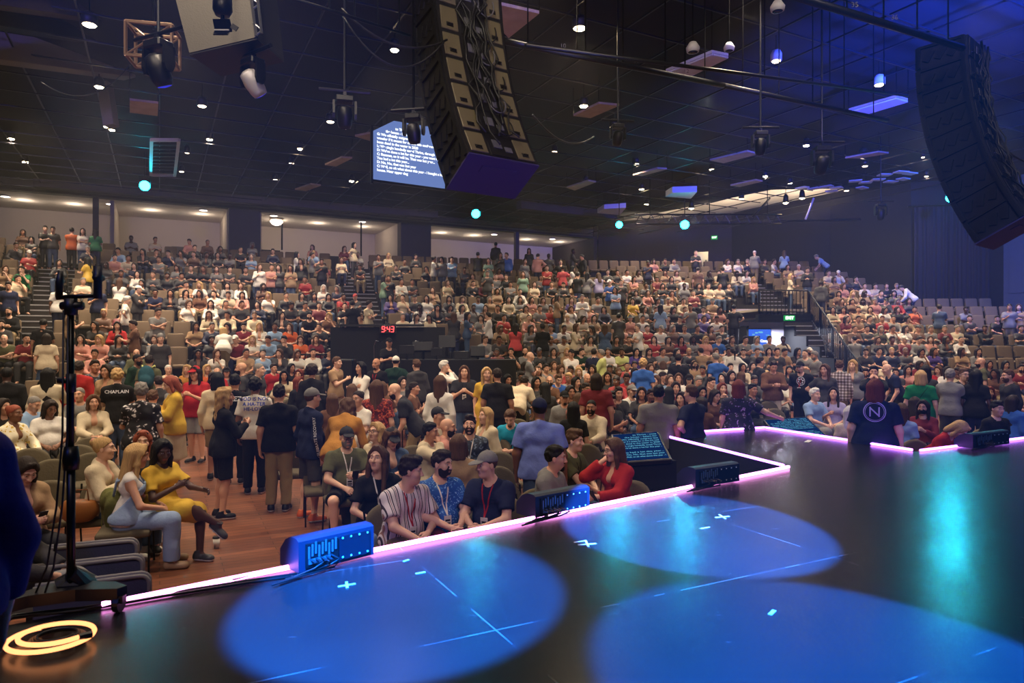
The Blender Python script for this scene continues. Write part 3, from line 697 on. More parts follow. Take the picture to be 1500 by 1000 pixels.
def stage_mat():
    m, t, b = nt('stage_floor'); tc = N(t, 'ShaderNodeTexCoord'); mp = N(t, 'ShaderNodeMapping'); mp.inputs['Rotation'].default_value = (0, 0, R_(-27.3))
    sx = N(t, 'ShaderNodeSeparateXYZ'); t.links.new(tc.outputs['Object'], mp.inputs['Vector']); t.links.new(mp.outputs['Vector'], sx.inputs['Vector'])
    seams = []
    for ax, off, per, wd in (('X', 1.45, 2.44, .0017), ('Y', 2.98, 1.22, .0036)):
        a = N(t, 'ShaderNodeMath', operation='SUBTRACT'); a.inputs[1].default_value = off-per*40.5; d = N(t, 'ShaderNodeMath', operation='DIVIDE'); d.inputs[1].default_value = per; fr = N(t, 'ShaderNodeMath', operation='FRACT')
        c = N(t, 'ShaderNodeMath', operation='SUBTRACT'); c.inputs[1].default_value = .5; ab = N(t, 'ShaderNodeMath', operation='ABSOLUTE'); lt = N(t, 'ShaderNodeMath', operation='LESS_THAN'); lt.inputs[1].default_value = wd
        t.links.new(sx.outputs[ax], a.inputs[0]); t.links.new(a.outputs[0], d.inputs[0]); t.links.new(d.outputs[0], fr.inputs[0]); t.links.new(fr.outputs[0], c.inputs[0]); t.links.new(c.outputs[0], ab.inputs[0]); t.links.new(ab.outputs[0], lt.inputs[0]); seams.append(lt)
    mxs = N(t, 'ShaderNodeMath', operation='MAXIMUM'); t.links.new(seams[0].outputs[0], mxs.inputs[0]); t.links.new(seams[1].outputs[0], mxs.inputs[1])
    nz = N(t, 'ShaderNodeTexNoise'); nz.inputs['Scale'].default_value = .9; nz.inputs['Detail'].default_value = 4; nz.inputs['Roughness'].default_value = .5; t.links.new(tc.outputs['Object'], nz.inputs['Vector'])
    base = ramp2(t, nz.outputs['Fac'], [(.3,(27,26,27)), (.7,(35,33,34))], False)
    n2 = N(t, 'ShaderNodeTexNoise'); n2.inputs['Scale'].default_value = 2.2; n2.inputs['Detail'].default_value = 6; t.links.new(tc.outputs['Object'], n2.inputs['Vector'])
    mk = N(t, 'ShaderNodeMapRange'); mk.inputs['From Min'].default_value = .42; mk.inputs['From Max'].default_value = .6; t.links.new(n2.outputs['Fac'], mk.inputs['Value'])
    ms = N(t, 'ShaderNodeMath', operation='MULTIPLY'); t.links.new(mk.outputs['Result'], ms.inputs[0]); t.links.new(mxs.outputs[0], ms.inputs[1])
    mx = N(t, 'ShaderNodeMixRGB'); mx.inputs['Color2'].default_value = rgba((86,84,84)); t.links.new(base.outputs['Color'], mx.inputs['Color1']); t.links.new(ms.outputs[0], mx.inputs['Fac'])
    # scuffs: short stretched light scratches
    mp3 = N(t, 'ShaderNodeMapping'); mp3.inputs['Scale'].default_value = (3.5, 40, 1); mp3.inputs['Rotation'].default_value = (0, 0, .7); v = N(t, 'ShaderNodeTexNoise'); v.inputs['Scale'].default_value = 1.; v.inputs['Detail'].default_value = 3
    t.links.new(tc.outputs['Object'], mp3.inputs['Vector']); t.links.new(mp3.outputs['Vector'], v.inputs['Vector']); g = N(t, 'ShaderNodeMath', operation='GREATER_THAN'); g.inputs[1].default_value = .755; t.links.new(v.outputs['Fac'], g.inputs[0])
    mx2 = N(t, 'ShaderNodeMixRGB'); mx2.inputs['Color2'].default_value = rgba((92,90,90)); t.links.new(mx.outputs['Color'], mx2.inputs['Color1']); t.links.new(g.outputs[0], mx2.inputs['Fac'])
    t.links.new(mx2.outputs['Color'], b.inputs['Base Color'])
    rr = N(t, 'ShaderNodeMapRange'); rr.inputs['To Min'].default_value = .21; rr.inputs['To Max'].default_value = .29; t.links.new(nz.outputs['Fac'], rr.inputs['Value']); t.links.new(rr.outputs['Result'], b.inputs['Roughness'])
    n3 = N(t, 'ShaderNodeTexNoise'); n3.inputs['Scale'].default_value = 60; n3.inputs['Detail'].default_value = 4; bp = N(t, 'ShaderNodeBump'); bp.inputs['Strength'].default_value = .12; bp.inputs['Distance'].default_value = .003
    t.links.new(tc.outputs['Object'], n3.inputs['Vector']); t.links.new(n3.outputs['Fac'], bp.inputs['Height']); t.links.new(bp.outputs['Normal'], b.inputs['Normal']); b.inputs['Specular IOR Level'].default_value = .3
stage_mat()
plain('tier_carpet', (40,35,34), .95, bumps=(30., .3, .02), vary=.15); plain('nosing', (150,148,150), .6); plain('wall_grey', (104,96,92), .85, vary=.06); plain('wall_dark', (58,50,54), .9, vary=.1)
plain('wall_black', (30,28,32), .9, vary=.15); plain('wall_cream', (214,200,182), .85, vary=.03); plain('ceiling_black', (11,11,13), .9, vary=.2); plain('ceiling_white', (226,216,204), .85)
plain('acoustic', (168,142,116), .8, vary=.35); plain('duct', (92,86,78), .6, vary=.15); plain('carpet_dark', (34,32,33), .95); plain('wainscot', (34,30,32), .7); plain('lavender_wall', (196,190,214), .8)
def curtain_mat():
    plain('curtain', (40,37,48), .95)
curtain_mat()
plain('drape', (14,13,15), .95)
# ---- floor and tiers
def arc_surface(name, th0, th1, Rs, zs, mat, nth=60, kind='structure', smooth=False):
    vs = []; fs = []
    for j, (R, z) in enumerate(zip(Rs, zs)):
        for i in range(nth+1): vs.append(polar(th0+(th1-th0)*i/nth, R, z))
    for j in range(len(Rs)-1):
        for i in range(nth): a = j*(nth+1)+i; fs.append((a, a+1, a+nth+2, a+nth+1))
    return tag(mesh_obj(name, vs, fs, mat, None, smooth), kind=kind)
Rs = [33+.75*i for i in range(int((54.5-33)/.75)+1)]+[54.5]
arc_surface('floor', -48, 30, Rs, [zfloor(R) for R in Rs], 'wood_floor')
TUN = (-2.8, -1.0)       # the tunnel entrance cut into the tiers (degrees seen from the fan's centre)
BOOTH = (-18.2, -13.6)    # the control booth in front of the centre steps
def tier_rows(name, th0, th1, i0, i1, closed=True):
    Rs = [R0-DR/2+DR*i0]; zs = [0. if i0 == 0 else 0.]
    for i in range(i0, i1):
        z = Z0+DZ*i; Rs += [R0-DR/2+DR*i, R0+DR/2+DR*i]; zs += [z, z]
    Rs = Rs; n = max(4, int((th1-th0)/1.2))
    o = arc_surface(name, th0, th1, Rs, zs, 'tier_carpet', n)
    return o
tier_rows('floor_tier', -48, BOOTH[0], 0, NROW); tier_rows('floor_tier', BOOTH[0], BOOTH[1], 3, NROW); tier_rows('floor_tier', BOOTH[1], TUN[0], 0, NROW)
tier_rows('floor_tier', TUN[0], TUN[1], 7, NROW); tier_rows('floor_tier', TUN[1], 22, 0, NROW)
ZW = Z0+DZ*(NROW-1)
arc_surface('floor_walkway', -48, 12, [R0-DR/2+DR*NROW, 82], [ZW, ZW], 'tier_carpet', 40)
for th, i1 in ((BOOTH[0], 3), (BOOTH[1], 3), (TUN[0], 7), (TUN[1], 7)):     # cheeks of the cuts
    m = MB()
    for i in range(i1):
        a, b = R0-DR/2+DR*i, R0+DR/2+DR*i; z = Z0+DZ*i+(.0 if th in BOOTH else .55); m.prism([polar(th, a, 0), polar(th, b, 0), polar(th, b, z), polar(th, a, z)], polar(th+.08, a, 0)-polar(th, a, 0))
    tag(m.build('wall_cheek', 'black_matte'), kind='structure')
# ---- aisle steps
STAIRS = [(-26.6, .75, 0, 13), (-16.6, .62, 3, 13), (-6.3, .6, 0, 12), (-3.6, .48, 0, 9), (-.15, .58, 0, 12), (8.6, .55, 0, 7), (-33.5, .7, 2, 13)]
for th, hw, a, b in STAIRS:
    m = MB(); dth = math.degrees(hw/62.)
    for i in range(a, b):
        R = R0+DR/2+DR*i; z = Z0+DZ*i
        for (Ra, Rb, za, zb) in ((R-.50, R+.02, z, z+.2),):
            m.cur = 0; p = [polar(th-dth, Ra, za), polar(th+dth, Ra, za), polar(th+dth, Rb, za), polar(th-dth, Rb, za)]; m.prism(p, (0, 0, zb-za))
            m.cur = 1
            for (Rn, zn) in ((Ra, zb), (R, z+.4)):
                p = [polar(th-dth*.97, Rn-.012, zn-.035), polar(th+dth*.97, Rn-.012, zn-.035), polar(th+dth*.97, Rn+.085, zn-.035), polar(th-dth*.97, Rn+.085, zn-.035)]; m.prism(p, (0, 0, .04))
    o = m.build('stairs', None, mats=['tier_carpet', 'nosing']); tag(o, kind='structure')
# ---- rear wall with lit openings, beam, pillars
ZO, ZC = 9.12, 9.6
def wp(s, d, z): v = E1*s+E2*(37.+d); return Vector((v.x, v.y, z))
def wbox(name, s0, s1, d0, d1, z0, z1, mat, kind='structure'):
    m = MB(); m.prism([wp(s0, d0, z0), wp(s1, d0, z0), wp(s1, d1, z0), wp(s0, d1, z0)], (0, 0, z1-z0)); return tag(m.build(name, mat), kind=kind)
S = wall_s
sL, sR = wall_s(-260), wall_s(869)
wbox('wall_rear', sL, sR, 0, .5, ZO, 10.6, 'wall_grey')
wbox('trim_1', sL, sR, -.06, 0, ZO-.02, ZO+.10, 'wall_dark')
for a, b in ((335, 381), (587, 631)): wbox('wall_pillar', S(a), S(b), -.05, .6, ZW-.5, ZO, 'wall_grey')
for a in (140, 758): wbox('wall_post', S(a)-.12, S(a)+.12, 0, .25, ZW-.5, ZO, 'wall_grey')
wbox('wall_end', S(869), S(869)+.3, -.05, 6, ZW-.5, 10.6, 'wall_dark')
wbox('wall_lobby', sL, sR+2, 5.2, 5.5, ZW-.5, 10, 'wall_cream')
wbox('ceiling_lobby', sL, sR+2, .5, 5.5, ZO+.02, ZO+.3, 'ceiling_white')
wbox('floor_lobby', sL, sR+2, 0, 5.5, ZW-.3, ZW+.01, 'carpet_dark')
for a, b in ((160, 166), (334, 385), (587, 634)): wbox('wall_partition', S(a), S(b), .6, 5.2, ZW, ZO, 'wall_cream')
# low dark fronts and doors in the lobby
wbox('trim_2', S(386), S(585), 4.9, 5.2, ZW, ZW+1.25, 'wainscot'); wbox('trim_3', S(200), S(300), 4.0, 4.15, ZW, ZW+.95, 'wainscot')
wbox('door_1', S(392), S(432), 5.0, 5.2, ZW, ZW+2.1, 'wainscot'); wbox('door_2', S(512), S(545), 5.0, 5.2, ZW, ZW+1.95, 'wainscot')
wbox('door_3', S(254), S(284), 5.1, 5.2, ZW, ZW+2., 'wall_grey'); wbox('door_4', S(855), S(872), 5.0, 5.2, ZW, ZW+2.6, 'ceiling_white')
# ---- dark walls on the other side
def wallrun(name, a, b, z0, z1, mat, th=.3):
    a = Vector((*a, 0)); b = Vector((*b, 0)); n = Vector((-(b-a).y, (b-a).x, 0)).normalized()*th
    m = MB(); m.prism([a+Vector((0,0,z0)), b+Vector((0,0,z0)), b+n+Vector((0,0,z0)), a+n+Vector((0,0,z0))], (0, 0, z1-z0)); return tag(m.build(name, mat), kind='structure')
K1, K2, K3, K3b, K4, K5 = (5.6, 44.4), (13.2, 41.), (16.6, 35.6), (18.0, 30.8), (21.6, 30.0), (23.6, 27.)
# wall with a lit doorway near px 1040
a, b = Vector(K1), Vector(K2); dv = (b-a); t0, t1 = .735, .835
wallrun('wall_right_rear', K1, tuple(a+dv*t0), ZW-1, 10.5, 'wall_dark'); wallrun('wall_right_rear', tuple(a+dv*t1), K2, ZW-1, 10.5, 'wall_dark'); wallrun('wall_right_rear', tuple(a+dv*t0), tuple(a+dv*t1), ZW+2.25, 10.5, 'wall_dark')
n_ = Vector((-dv.y, dv.x)).normalized()
q0, q1 = a+dv*(t0-.05)+n_*1.6, a+dv*(t1+.08)+n_*1.6; wallrun('wall_doorway', tuple(q0), tuple(q1), ZW, ZW+3, 'wall_cream', .1); q2 = a+dv*(t0+.05)+n_*1.55; q3 = a+dv*(t0+.062)+n_*1.55; wallrun('door_5', tuple(q2), tuple(q3), ZW, ZW+1.9, 'wall_grey', .05)
wallrun('wall_right_side', K2, K3, ZW-2.5, 10.5, 'wall_black'); wallrun('wall_right', K3, K3b, 0, 10.5, 'wall_black'); wallrun('wall_right_curtained', K3b, K4, 0, 10.5, 'wall_black')
wallrun('wall_far_right', K4, K5, 0, 10.5, 'wall_grey'); wallrun('wall_far_right', K5, (24.5, -4), 0, 10.5, 'wall_grey')
wallrun('wall_left', (-26.5, 28), (-27, -4), 0, 10.5, 'wall_black', -.3); wallrun('wall_behind', (24.5, -4), (-27, -4), 0, 10.5, 'wall_black')
# panels on the purple wall
for t0_, t1_ in ((.05, .30), (.36, .62)):
    p, q = a+dv*t0_-n_*.05, a+dv*t1_-n_*.05; wallrun('trim_4', tuple(p), tuple(q), ZW+.6, ZW+2.6, 'wall_dark', .06)
p, q = Vector(K4)-Vector((.04,.04)), Vector(K5)-Vector((.04,.04)); wallrun('trim_5', tuple(p+(q-p)*.06), tuple(p+(q-p)*.8), 4.5, 6.9, 'wall_grey', .05)
# ---- curtain: pleated cloth hanging on the dark wall
def curtain():
    a, b = Vector((*K3b, 0)), Vector((*K4, 0)); d = (b-a).normalized(); n = Vector((d.y, -d.x, 0)); vs = []; fs = []; L = (b-a).length*.82; nu, nz = 150, 8
    for j in range(nz+1):
        for i in range(nu+1):
            u = i/nu; z = 3.1+(8.4-3.1)*j/nz; w = .09*math.sin(u*2*math.pi*17+.6*math.sin(u*31))+.05*math.sin(u*2*math.pi*41)
            vs.append(a+d*(L*u+.05)+n*(.22+w)+Vector((0,0,z)))
    for j in range(nz):
        for i in range(nu): k = j*(nu+1)+i; fs.append((k, k+1, k+nu+2, k+nu+1))
    o = mesh_obj('curtain', vs, fs, 'curtain'); tag(o, 'dark pleated stage curtain hanging on the black wall behind the far right seats', 'curtain')
    r = MB(); r.tube([a+d*(-.2)+n*.22+Vector((0,0,8.45)), a+d*(L+.3)+n*.22+Vector((0,0,8.45))], .03); r.build('curtain_rail', 'black_metal', o)
curtain()
# ---- ceiling
def ceil_poly(name, pts, z, mat, th=.2):
    m = MB(); m.prism([Vector((*p, z)) for p in pts], (0, 0, th)); return tag(m.build(name, mat), kind='structure')
wl = lambda s, d: tuple((E1*s+E2*(37.+d))[:2])
ceil_poly('ceiling', [(-27.5,-4.5), (25,-4.5), (25,29), (16.9,32), (12.3,32.4), (7.0,40), wl(sR-1, .1), wl(sL, .1)], ZC, 'ceiling_black')
ceil_poly('ceiling_upper', [(2,36), (10,29), (25,28), (25,48), (2,50)], 10.12, 'ceiling_white')
# suspended grid of thin pipes
m = MB()
for k in range(-22, 24):
    s = k*1.5; p0 = E1*s+E2*3; p1 = E1*s+E2*36.3
    if abs(s) > 30: continue
    m.box((p0+p1)/2+Vector((0,0,9.2)), (.035, (p1-p0).length, .035), Rz(math.atan2(E2.y, E2.x)-math.pi/2))
for k in range(2, 25):
    d = k*1.5; p0 = E1*-26+E2*d; p1 = E1*26+E2*d
    m.box((p0+p1)/2+Vector((0,0,9.16)), ((p1-p0).length, .035, .035), Rz(math.atan2(E1.y, E1.x)))
v2, f2 = [], []
tag(m.build('ceiling_grid', 'dark_metal'), kind='structure')
# ---- beams and ducts along the near left of the ceiling
def bar(name, p, q, w, h, mat, kind='structure', label=None, cat=None, group=None):
    p, q = Vector(p), Vector(q); d = q-p; yaw = math.atan2(d.y, d.x); pit = math.atan2(d.z, math.hypot(d.x, d.y)); M = Rz(yaw)@Ry(-pit)
    m = MB(); m.box((p+q)/2, (d.length, w, h), M, .01); o = m.build(name, mat); return tag(o, label, cat, group, kind)
bar('trim_6', ray(-60, 62, 15), ray(187, 98, 18.5), .5, .62, 'wall_grey')
bar('trim_7', ray(-60, 20, 13), ray(130, 52, 16.5), .6, .3, 'ceiling_black'); bar('trim_8', ray(-60, -10, 12), ray(200, 30, 17), .6, .3, 'wall_dark')
bar('trim_9', ray(50, 268, 29.3), ray(640, 315, 36.2), .4, .35, 'wall_grey')
bar('trim_10', ray(760, 300, 33), ray(900, 316, 37), .4, .4, 'wall_dark')
bar('trim_11', ray(152, 112, 19), ray(163, 185, 19), .3, .3, 'wall_grey')
# ================================================================ seats
plain('seat_olive', (92,82,62), .95, bumps=(45., .35, .01), vary=.12); plain('seat_brown', (112,94,74), .9, bumps=(45., .3, .01), vary=.12); plain('seat_shell', (30,27,26), .6)
def cushion(w, d, h, n=.025, crown=.02, top_round=False, bev=.03):
    """upholstered pad lying in XY, soft edges; used flat for a seat or stood up for a back"""
    f = Field((-w/2-.04, -d/2-.04, -h/2-.04), (w/2+.04, d/2+.04, h/2+.04+crown), n)
    X, Y, Z = np.meshgrid(*f.ax, indexing='ij', sparse=True); r = bev
    hw, hd, hh = w/2-r, d/2-r, h/2-r
    if top_round:
        R = w*.62; yy = np.maximum(Y-(d/2-R), 0.); rx = np.sqrt(X*X*(1.)+(yy*1.25)**2); qx = np.where(Y > d/2-R, rx-hw, np.abs(X)-hw)
    else: qx = np.abs(X)-hw
    qy = np.abs(Y)-hd; qz = np.abs(Z)-hh-crown*np.maximum(0, 1-(2*X/w)**2)*np.maximum(0, 1-(2*Y/d)**2)
    o = np.sqrt(np.maximum(qx,0)**2+np.maximum(qy,0)**2+np.maximum(qz,0)**2)+np.minimum(np.maximum(np.maximum(qx,qy),qz),0)-r
    f.f = np.broadcast_to(o, f.f.shape).copy(); return f.mesh()
def place(P, M, t): return (np.asarray(P)@np.array(M, float).T+np.array(t, float))
_seat = {}
def seat_meshes(kind):
    if kind in _seat: return _seat[kind]
    out = []
    def pad(name, cu, M, t, mat):
        P, Q = cu; out.append((name, arr_mesh(name, place(P, M, t), Q, mat)))
    def solid(name, mb, mat):
        me = bpy.data.meshes.new(name); me.from_pydata(mb.v, [], mb.f); me.materials.append(MATS[mat]); out.append((name, me))
    if kind == 'floor':   # local +Y is where the sitter looks
        pad('seat', cushion(.50,.48,.075), np.eye(3), (0,0,.43), 'seat_olive')
        pad('backrest', cushion(.50,.56,.06, top_round=True, bev=.025), np.array(Rx(R_(100))), (0,-.27,.66), 'seat_olive')
        for s in (-1,1):
            m = MB(); m.tube([(s*.235,.20,.01), (s*.235,.17,.40), (s*.235,-.20,.40), (s*.235,-.30,.78)], .011, 6); m.tube([(s*.235,-.20,.40), (s*.235,-.30,.01)], .011, 6); solid('leg', m, 'black_metal')
    else:
        pad('seat', cushion(.50,.46,.11, .042, crown=.015), np.eye(3), (0,.02,.41), 'seat_brown'); pad('backrest', cushion(.50,.62,.10, .042, crown=.02, bev=.045), np.array(Rx(R_(101))), (0,-.25,.69), 'seat_brown')
        m = MB(); m.box((0,-.05,.18), (.42,.12,.36)); m.box((0,-.31,.55), (.46,.03,.5), Rx(R_(11))); solid('pedestal', m, 'seat_shell')
        for s in (-1,1):
            m = MB(); m.box((s*.268,-.03,.60), (.045,.32,.04), None, .012); m.box((s*.268,-.06,.30), (.03,.10,.58)); solid('armrest', m, 'seat_shell')
    _seat[kind] = out; return out
SEATS = []    # (position, yaw, kind, occupied, weight)
def seat_yaw(p):
    d = Vector((CC.x-p[0], CC.y-p[1], 0)); return math.atan2(d.y, d.x)-math.pi/2
def make_seat(kind, p, yaw, label, group):
    e = empty('banquet_chair' if kind == 'floor' else 'theatre_seat', p, yaw, label, 'chair' if kind == 'floor' else 'seat', group)
    for nm, me in seat_meshes(kind): link(nm, me, e)
    return e
# ================================================================ stage, its edge lights and what stands on it
sp = lambda px, py: at_z(px, py, STAGE_Z)
A_, B_, C_, D_ = sp(1153, 685), sp(961, 637), sp(1121, 627), sp(1341, 661)
L0 = sp(148, 888); dl = (L0-A_); L1 = A_+dl*1.9; Rr = D_+E1*7.5
poly = [L1, A_, B_, C_, D_, Rr, Vector((Rr.x+1, -3, STAGE_Z)), Vector((L1.x-1, -3, STAGE_Z))]
m = MB(); m.prism([Vector((p.x, p.y, 0.02)) for p in poly], (0, 0, STAGE_Z-.02)); m.f = m.f
st = m.build('stage_floor', None, mats=['stage_floor', 'drape']); tag(st, kind='structure')
st.data.polygons.foreach_set('material_index', [0 if abs(p.normal.z) > .5 and p.center.z > .5 else 1 for p in st.data.polygons]); st.data.update()
emis('led_pink', (255,150,235), 8.); emis('led_purple', (190,112,255), 8.5); emis('led_warm', (255,160,100), 2.6); emis('led_blue', (60,110,255), 3.)
def strip(name, pts, mat, label, r=.016):
    m = MB(); m.tube([p+Vector((0,0,.018)) for p in pts], r, 8); o = m.build(name, mat, None, True); tag(o, label, 'light strip', 'glowing light strips along the stage edge')
    return o
def inset(p, q, d):
    v = (q-p).normalized(); return Vector((v.y, -v.x, 0))*d
strip('light_strip', [L0+inset(L1, A_, .03), A_+inset(L1, A_, .03)+(L0-A_).normalized()*.02], 'led_pink', 'long glowing pink white light strip along the front edge of the stage')
strip('light_strip', [A_+Vector((-.02,.05,0)), B_+Vector((.03,-.0,0))], 'led_purple', 'purple light strip on the near side of the stage thrust, beside the tilted monitor')
strip('light_strip', [B_+Vector((.05,-.02,0)), C_+Vector((-.02,-.03,0))], 'led_purple', 'purple light strip across the far end of the stage thrust')
strip('light_strip', [C_+Vector((-.01,-.05,0)), D_+Vector((-.03,.02,0))], 'led_purple', 'purple light strip on the far side of the stage thrust below the screen')
strip('light_strip', [D_+Vector((.05,-.02,0)), D_+E1*5.5+Vector((0,-.03,0))], 'led_purple', 'light strip along the stage edge behind the last blue speaker box')
# ---- fill speakers on the edge
plain('box_blue', (34,38,56), .42); plain('box_dark', (22,25,36), .4); emis('panel_cyan', (40,190,255), 1.4); plain('cable_black', (14,14,16), .5)
def fill_box(pl, pr, h, label, dep=.24):
    """pl, pr: pixels of the lower corners of the back face"""
    a, b = sp(*pl), sp(*pr); a.z = b.z = STAGE_Z+.012; c = (a+b)/2; x = (b-a).normalized(); y = Vector((-x.y, x.x, 0)); L = (b-a).length; yaw = math.atan2(x.y, x.x)
    e = empty('fill_speaker', c, yaw, label, 'speaker', 'low speaker boxes along the stage edge')
    prof = [(0,.0), (0,h*.93), (.03,h), (.10,h), (dep*.7,h*.86), (dep,h*.50), (dep,0)]
    m = MB(); m.prism([Vector((-L/2, y_, z_)) for y_, z_ in prof], (L, 0, 0)); m.build('cabinet', 'box_blue', e)
    for x0 in (-L/2-.012, L/2): m = MB(); m.prism([Vector((x0, y_, z_)) for y_, z_ in prof], (.012, 0, 0)); m.build('end_cheek', 'box_blue', e)
    m = MB(); m.box((-L*.22, -.004, h*.47), (L*.44, .012, h*.72)); p = m.build('input_panel', 'black_plastic', e)
    m = MB()
    for i in range(9): m.box((-L*.40+i*L*.045, -.013, h*(.62+.06*((i*7)%3-1))), (.010, .006, h*.36)); 
    for i in range(3): m.box((-L*.36+i*L*.1, -.013, h*.28), (.045, .006, .03))
    m.build('connector', 'panel_steel', p)
    m = MB(); m.box((L*.24, -.004, h*.47), (L*.44, .010, h*.74)); m.build('amplifier_panel', 'box_dark', e)
    m = MB()
    for i in range(4):
        for k in (0,1): m.box((L*(.06+.36*(i/3)), -.011, h*(.18+.6*k)), (.010, .006, .010))
    m.build('screw_pattern', 'white_plastic', e)
    m = MB(); rr = random.Random(L)
    for i in range(5):
        x0 = -L*.38+i*L*.07; m.tube([(x0, -.01, h*.35), (x0+.01, -.06-.02*i%.05, h*.3), (x0+rr.uniform(-.05,.08), -.07, .03), (x0-.12+rr.uniform(-.1,.2), -.06, .008), (-L*.55-.1*i*.5, -.02-.02*i, .008)], .0065, 6)
    m.build('cable', 'cable_black', e)
    return e
plain('panel_steel', (130,150,170), .35, .7)
fill_box((440,842), (545,815), .20, 'low dark speaker box on the stage edge before the man in the striped shirt')
fill_box((786,762), (862,746), .185, 'low dark speaker box on the stage edge before the man in the grey hoodie')
fill_box((1020,716), (1082,706), .185, 'low dark speaker box at the inner corner beside the stage thrust')
fill_box((1426,658), (1478,651), .185, 'low blue lit speaker box beside the woman in the red sweater')
# ---- marks of tape on the stage
def tape(px, py, ln, ang, label, cross=True, col='paper', wd=.015):
    p = sp(px, py); m = MB()
    m.box((0,0,.0015), (ln, wd, .003), Rz(ang))
    if cross: m.box((0,0,.0035), (ln, wd, .003), Rz(ang+1.35))
    o = m.build('tape_mark', col); o.location = p; tag(o, label, 'tape', 'white tape marks on the stage')
tape(508, 857, .10, .5, 'white tape cross on the blue lit stage floor near the first speaker box'); tape(860, 797, .13, .25, 'white tape cross between the two blue light pools'); tape(1058, 757, .13, .3, 'white tape cross near the middle of the farther blue light pool')
tape(595, 821, .045, .9, 'short white tape dash nearer the stage edge strip', False); tape(616, 839, .06, .5, 'short white tape dash on a stage floor seam', False); tape(850, 793, .10, .45, 'thin pale tape strip beside the white cross', False, wd=.012); tape(1033, 773, .09, .5, 'thin pale tape strip in the farther blue pool', False, wd=.01); tape(1131, 897, .07, .9, 'short white mark in the nearest blue light pool', False, wd=.02)
tape(1184, 646, .22, .95, 'pale reflective tape on the stage thrust', False, wd=.06)
# ---- tilted monitors
emis('screen_navy', (8,34,78), 1.); emis('screen_text', (120,205,232), .9)
def lyric_lines(rng, n, wmax, lh, gaps=()):
    return None
TXT = ['                 to Thrive - once', '        the house - Salem for', 'G: We officially outgrew last', 'wonder if it meant for us that this conf', 'been dead in the water in 2020', 'L: We single handedly saved Thrive', "D: We've done a lot for this year -", '', 'You had a lot this year...', 'D: No, No, that was last year', 'C: Well, so ok what about this year - I']
def monitor(corners, label, legs=True, width=1.):
    """corners: world points of the screen, top-left, top-right, bottom-right, bottom-left as the stage sees it"""
    tl, tr, br, bl = corners; c = (tl+tr+br+bl)/4; x = ((tr-tl)+(br-bl)).normalized(); yv = ((tl-bl)+(tr-br)); y = (yv-x*yv.dot(x)).normalized(); z = x.cross(y); W = ((tr-tl).length+(br-bl).length)/2; H = ((tl-bl).length+(tr-br).length)/2
    M = Matrix((x, y, z)).transposed(); e = empty('stage_monitor', Vector((c.x, c.y, zfloor(RR(c)))), 0, label, 'monitor', 'tilted monitors facing the stage'); o = Vector(e.location)
    m = MB(); m.box(c-z*.035-o, (W+.06, H+.06, .06), M, .008); m.build('casing', 'black_plastic', e)
    m = MB(); m.box(c-o-z*.003, (W, H, .006), M); m.build('screen', 'screen_navy', e)
    vs = []; fs = []
    for i, t in enumerate(TXT):
        if not t: continue
        v, f = text_mesh(t, H*.075, 'LEFT', .0); b = len(vs); wmax = max(q[0] for q in v); kx = min(1.15, W*.92/wmax); vs += [c-o+x*(-W*.46+q[0]*kx)+y*(H*.42-i*H*.082+q[1])+z*.003 for q in v]; fs += [tuple(b+k for k in g) for g in f]
    mesh_obj('lettering', vs, fs, 'screen_text', e, False)
    m = MB(); g = -o
    zb = o.z; lowc = (bl+br)/2; topc = (tl+tr)/2
    if legs:
        m.prism([bl+g-z*.05, br+g-z*.05, Vector((br.x, br.y, zb))+g, Vector((bl.x, bl.y, zb))+g], (topc-lowc)*.72-Vector((0,0,((topc-lowc)*.72).z))); m.build('stand', 'drape', e)
    return e
def quad_pts(pts, d0, d1):
    return [ray(*pts[0], d1), ray(*pts[1], d1), ray(*pts[2], d0), ray(*pts[3], d0)]
monitor(quad_pts([(891,638), (952,633), (991,669), (919,673)], 8.15, 8.75), 'large tilted black monitor with pale blue text beside the near side of the stage thrust')
monitor(quad_pts([(1120,615), (1178,611), (1212,637), (1146,642)], 11.2, 11.9), 'tilted black monitor with pale blue text beyond the far side of the stage thrust')
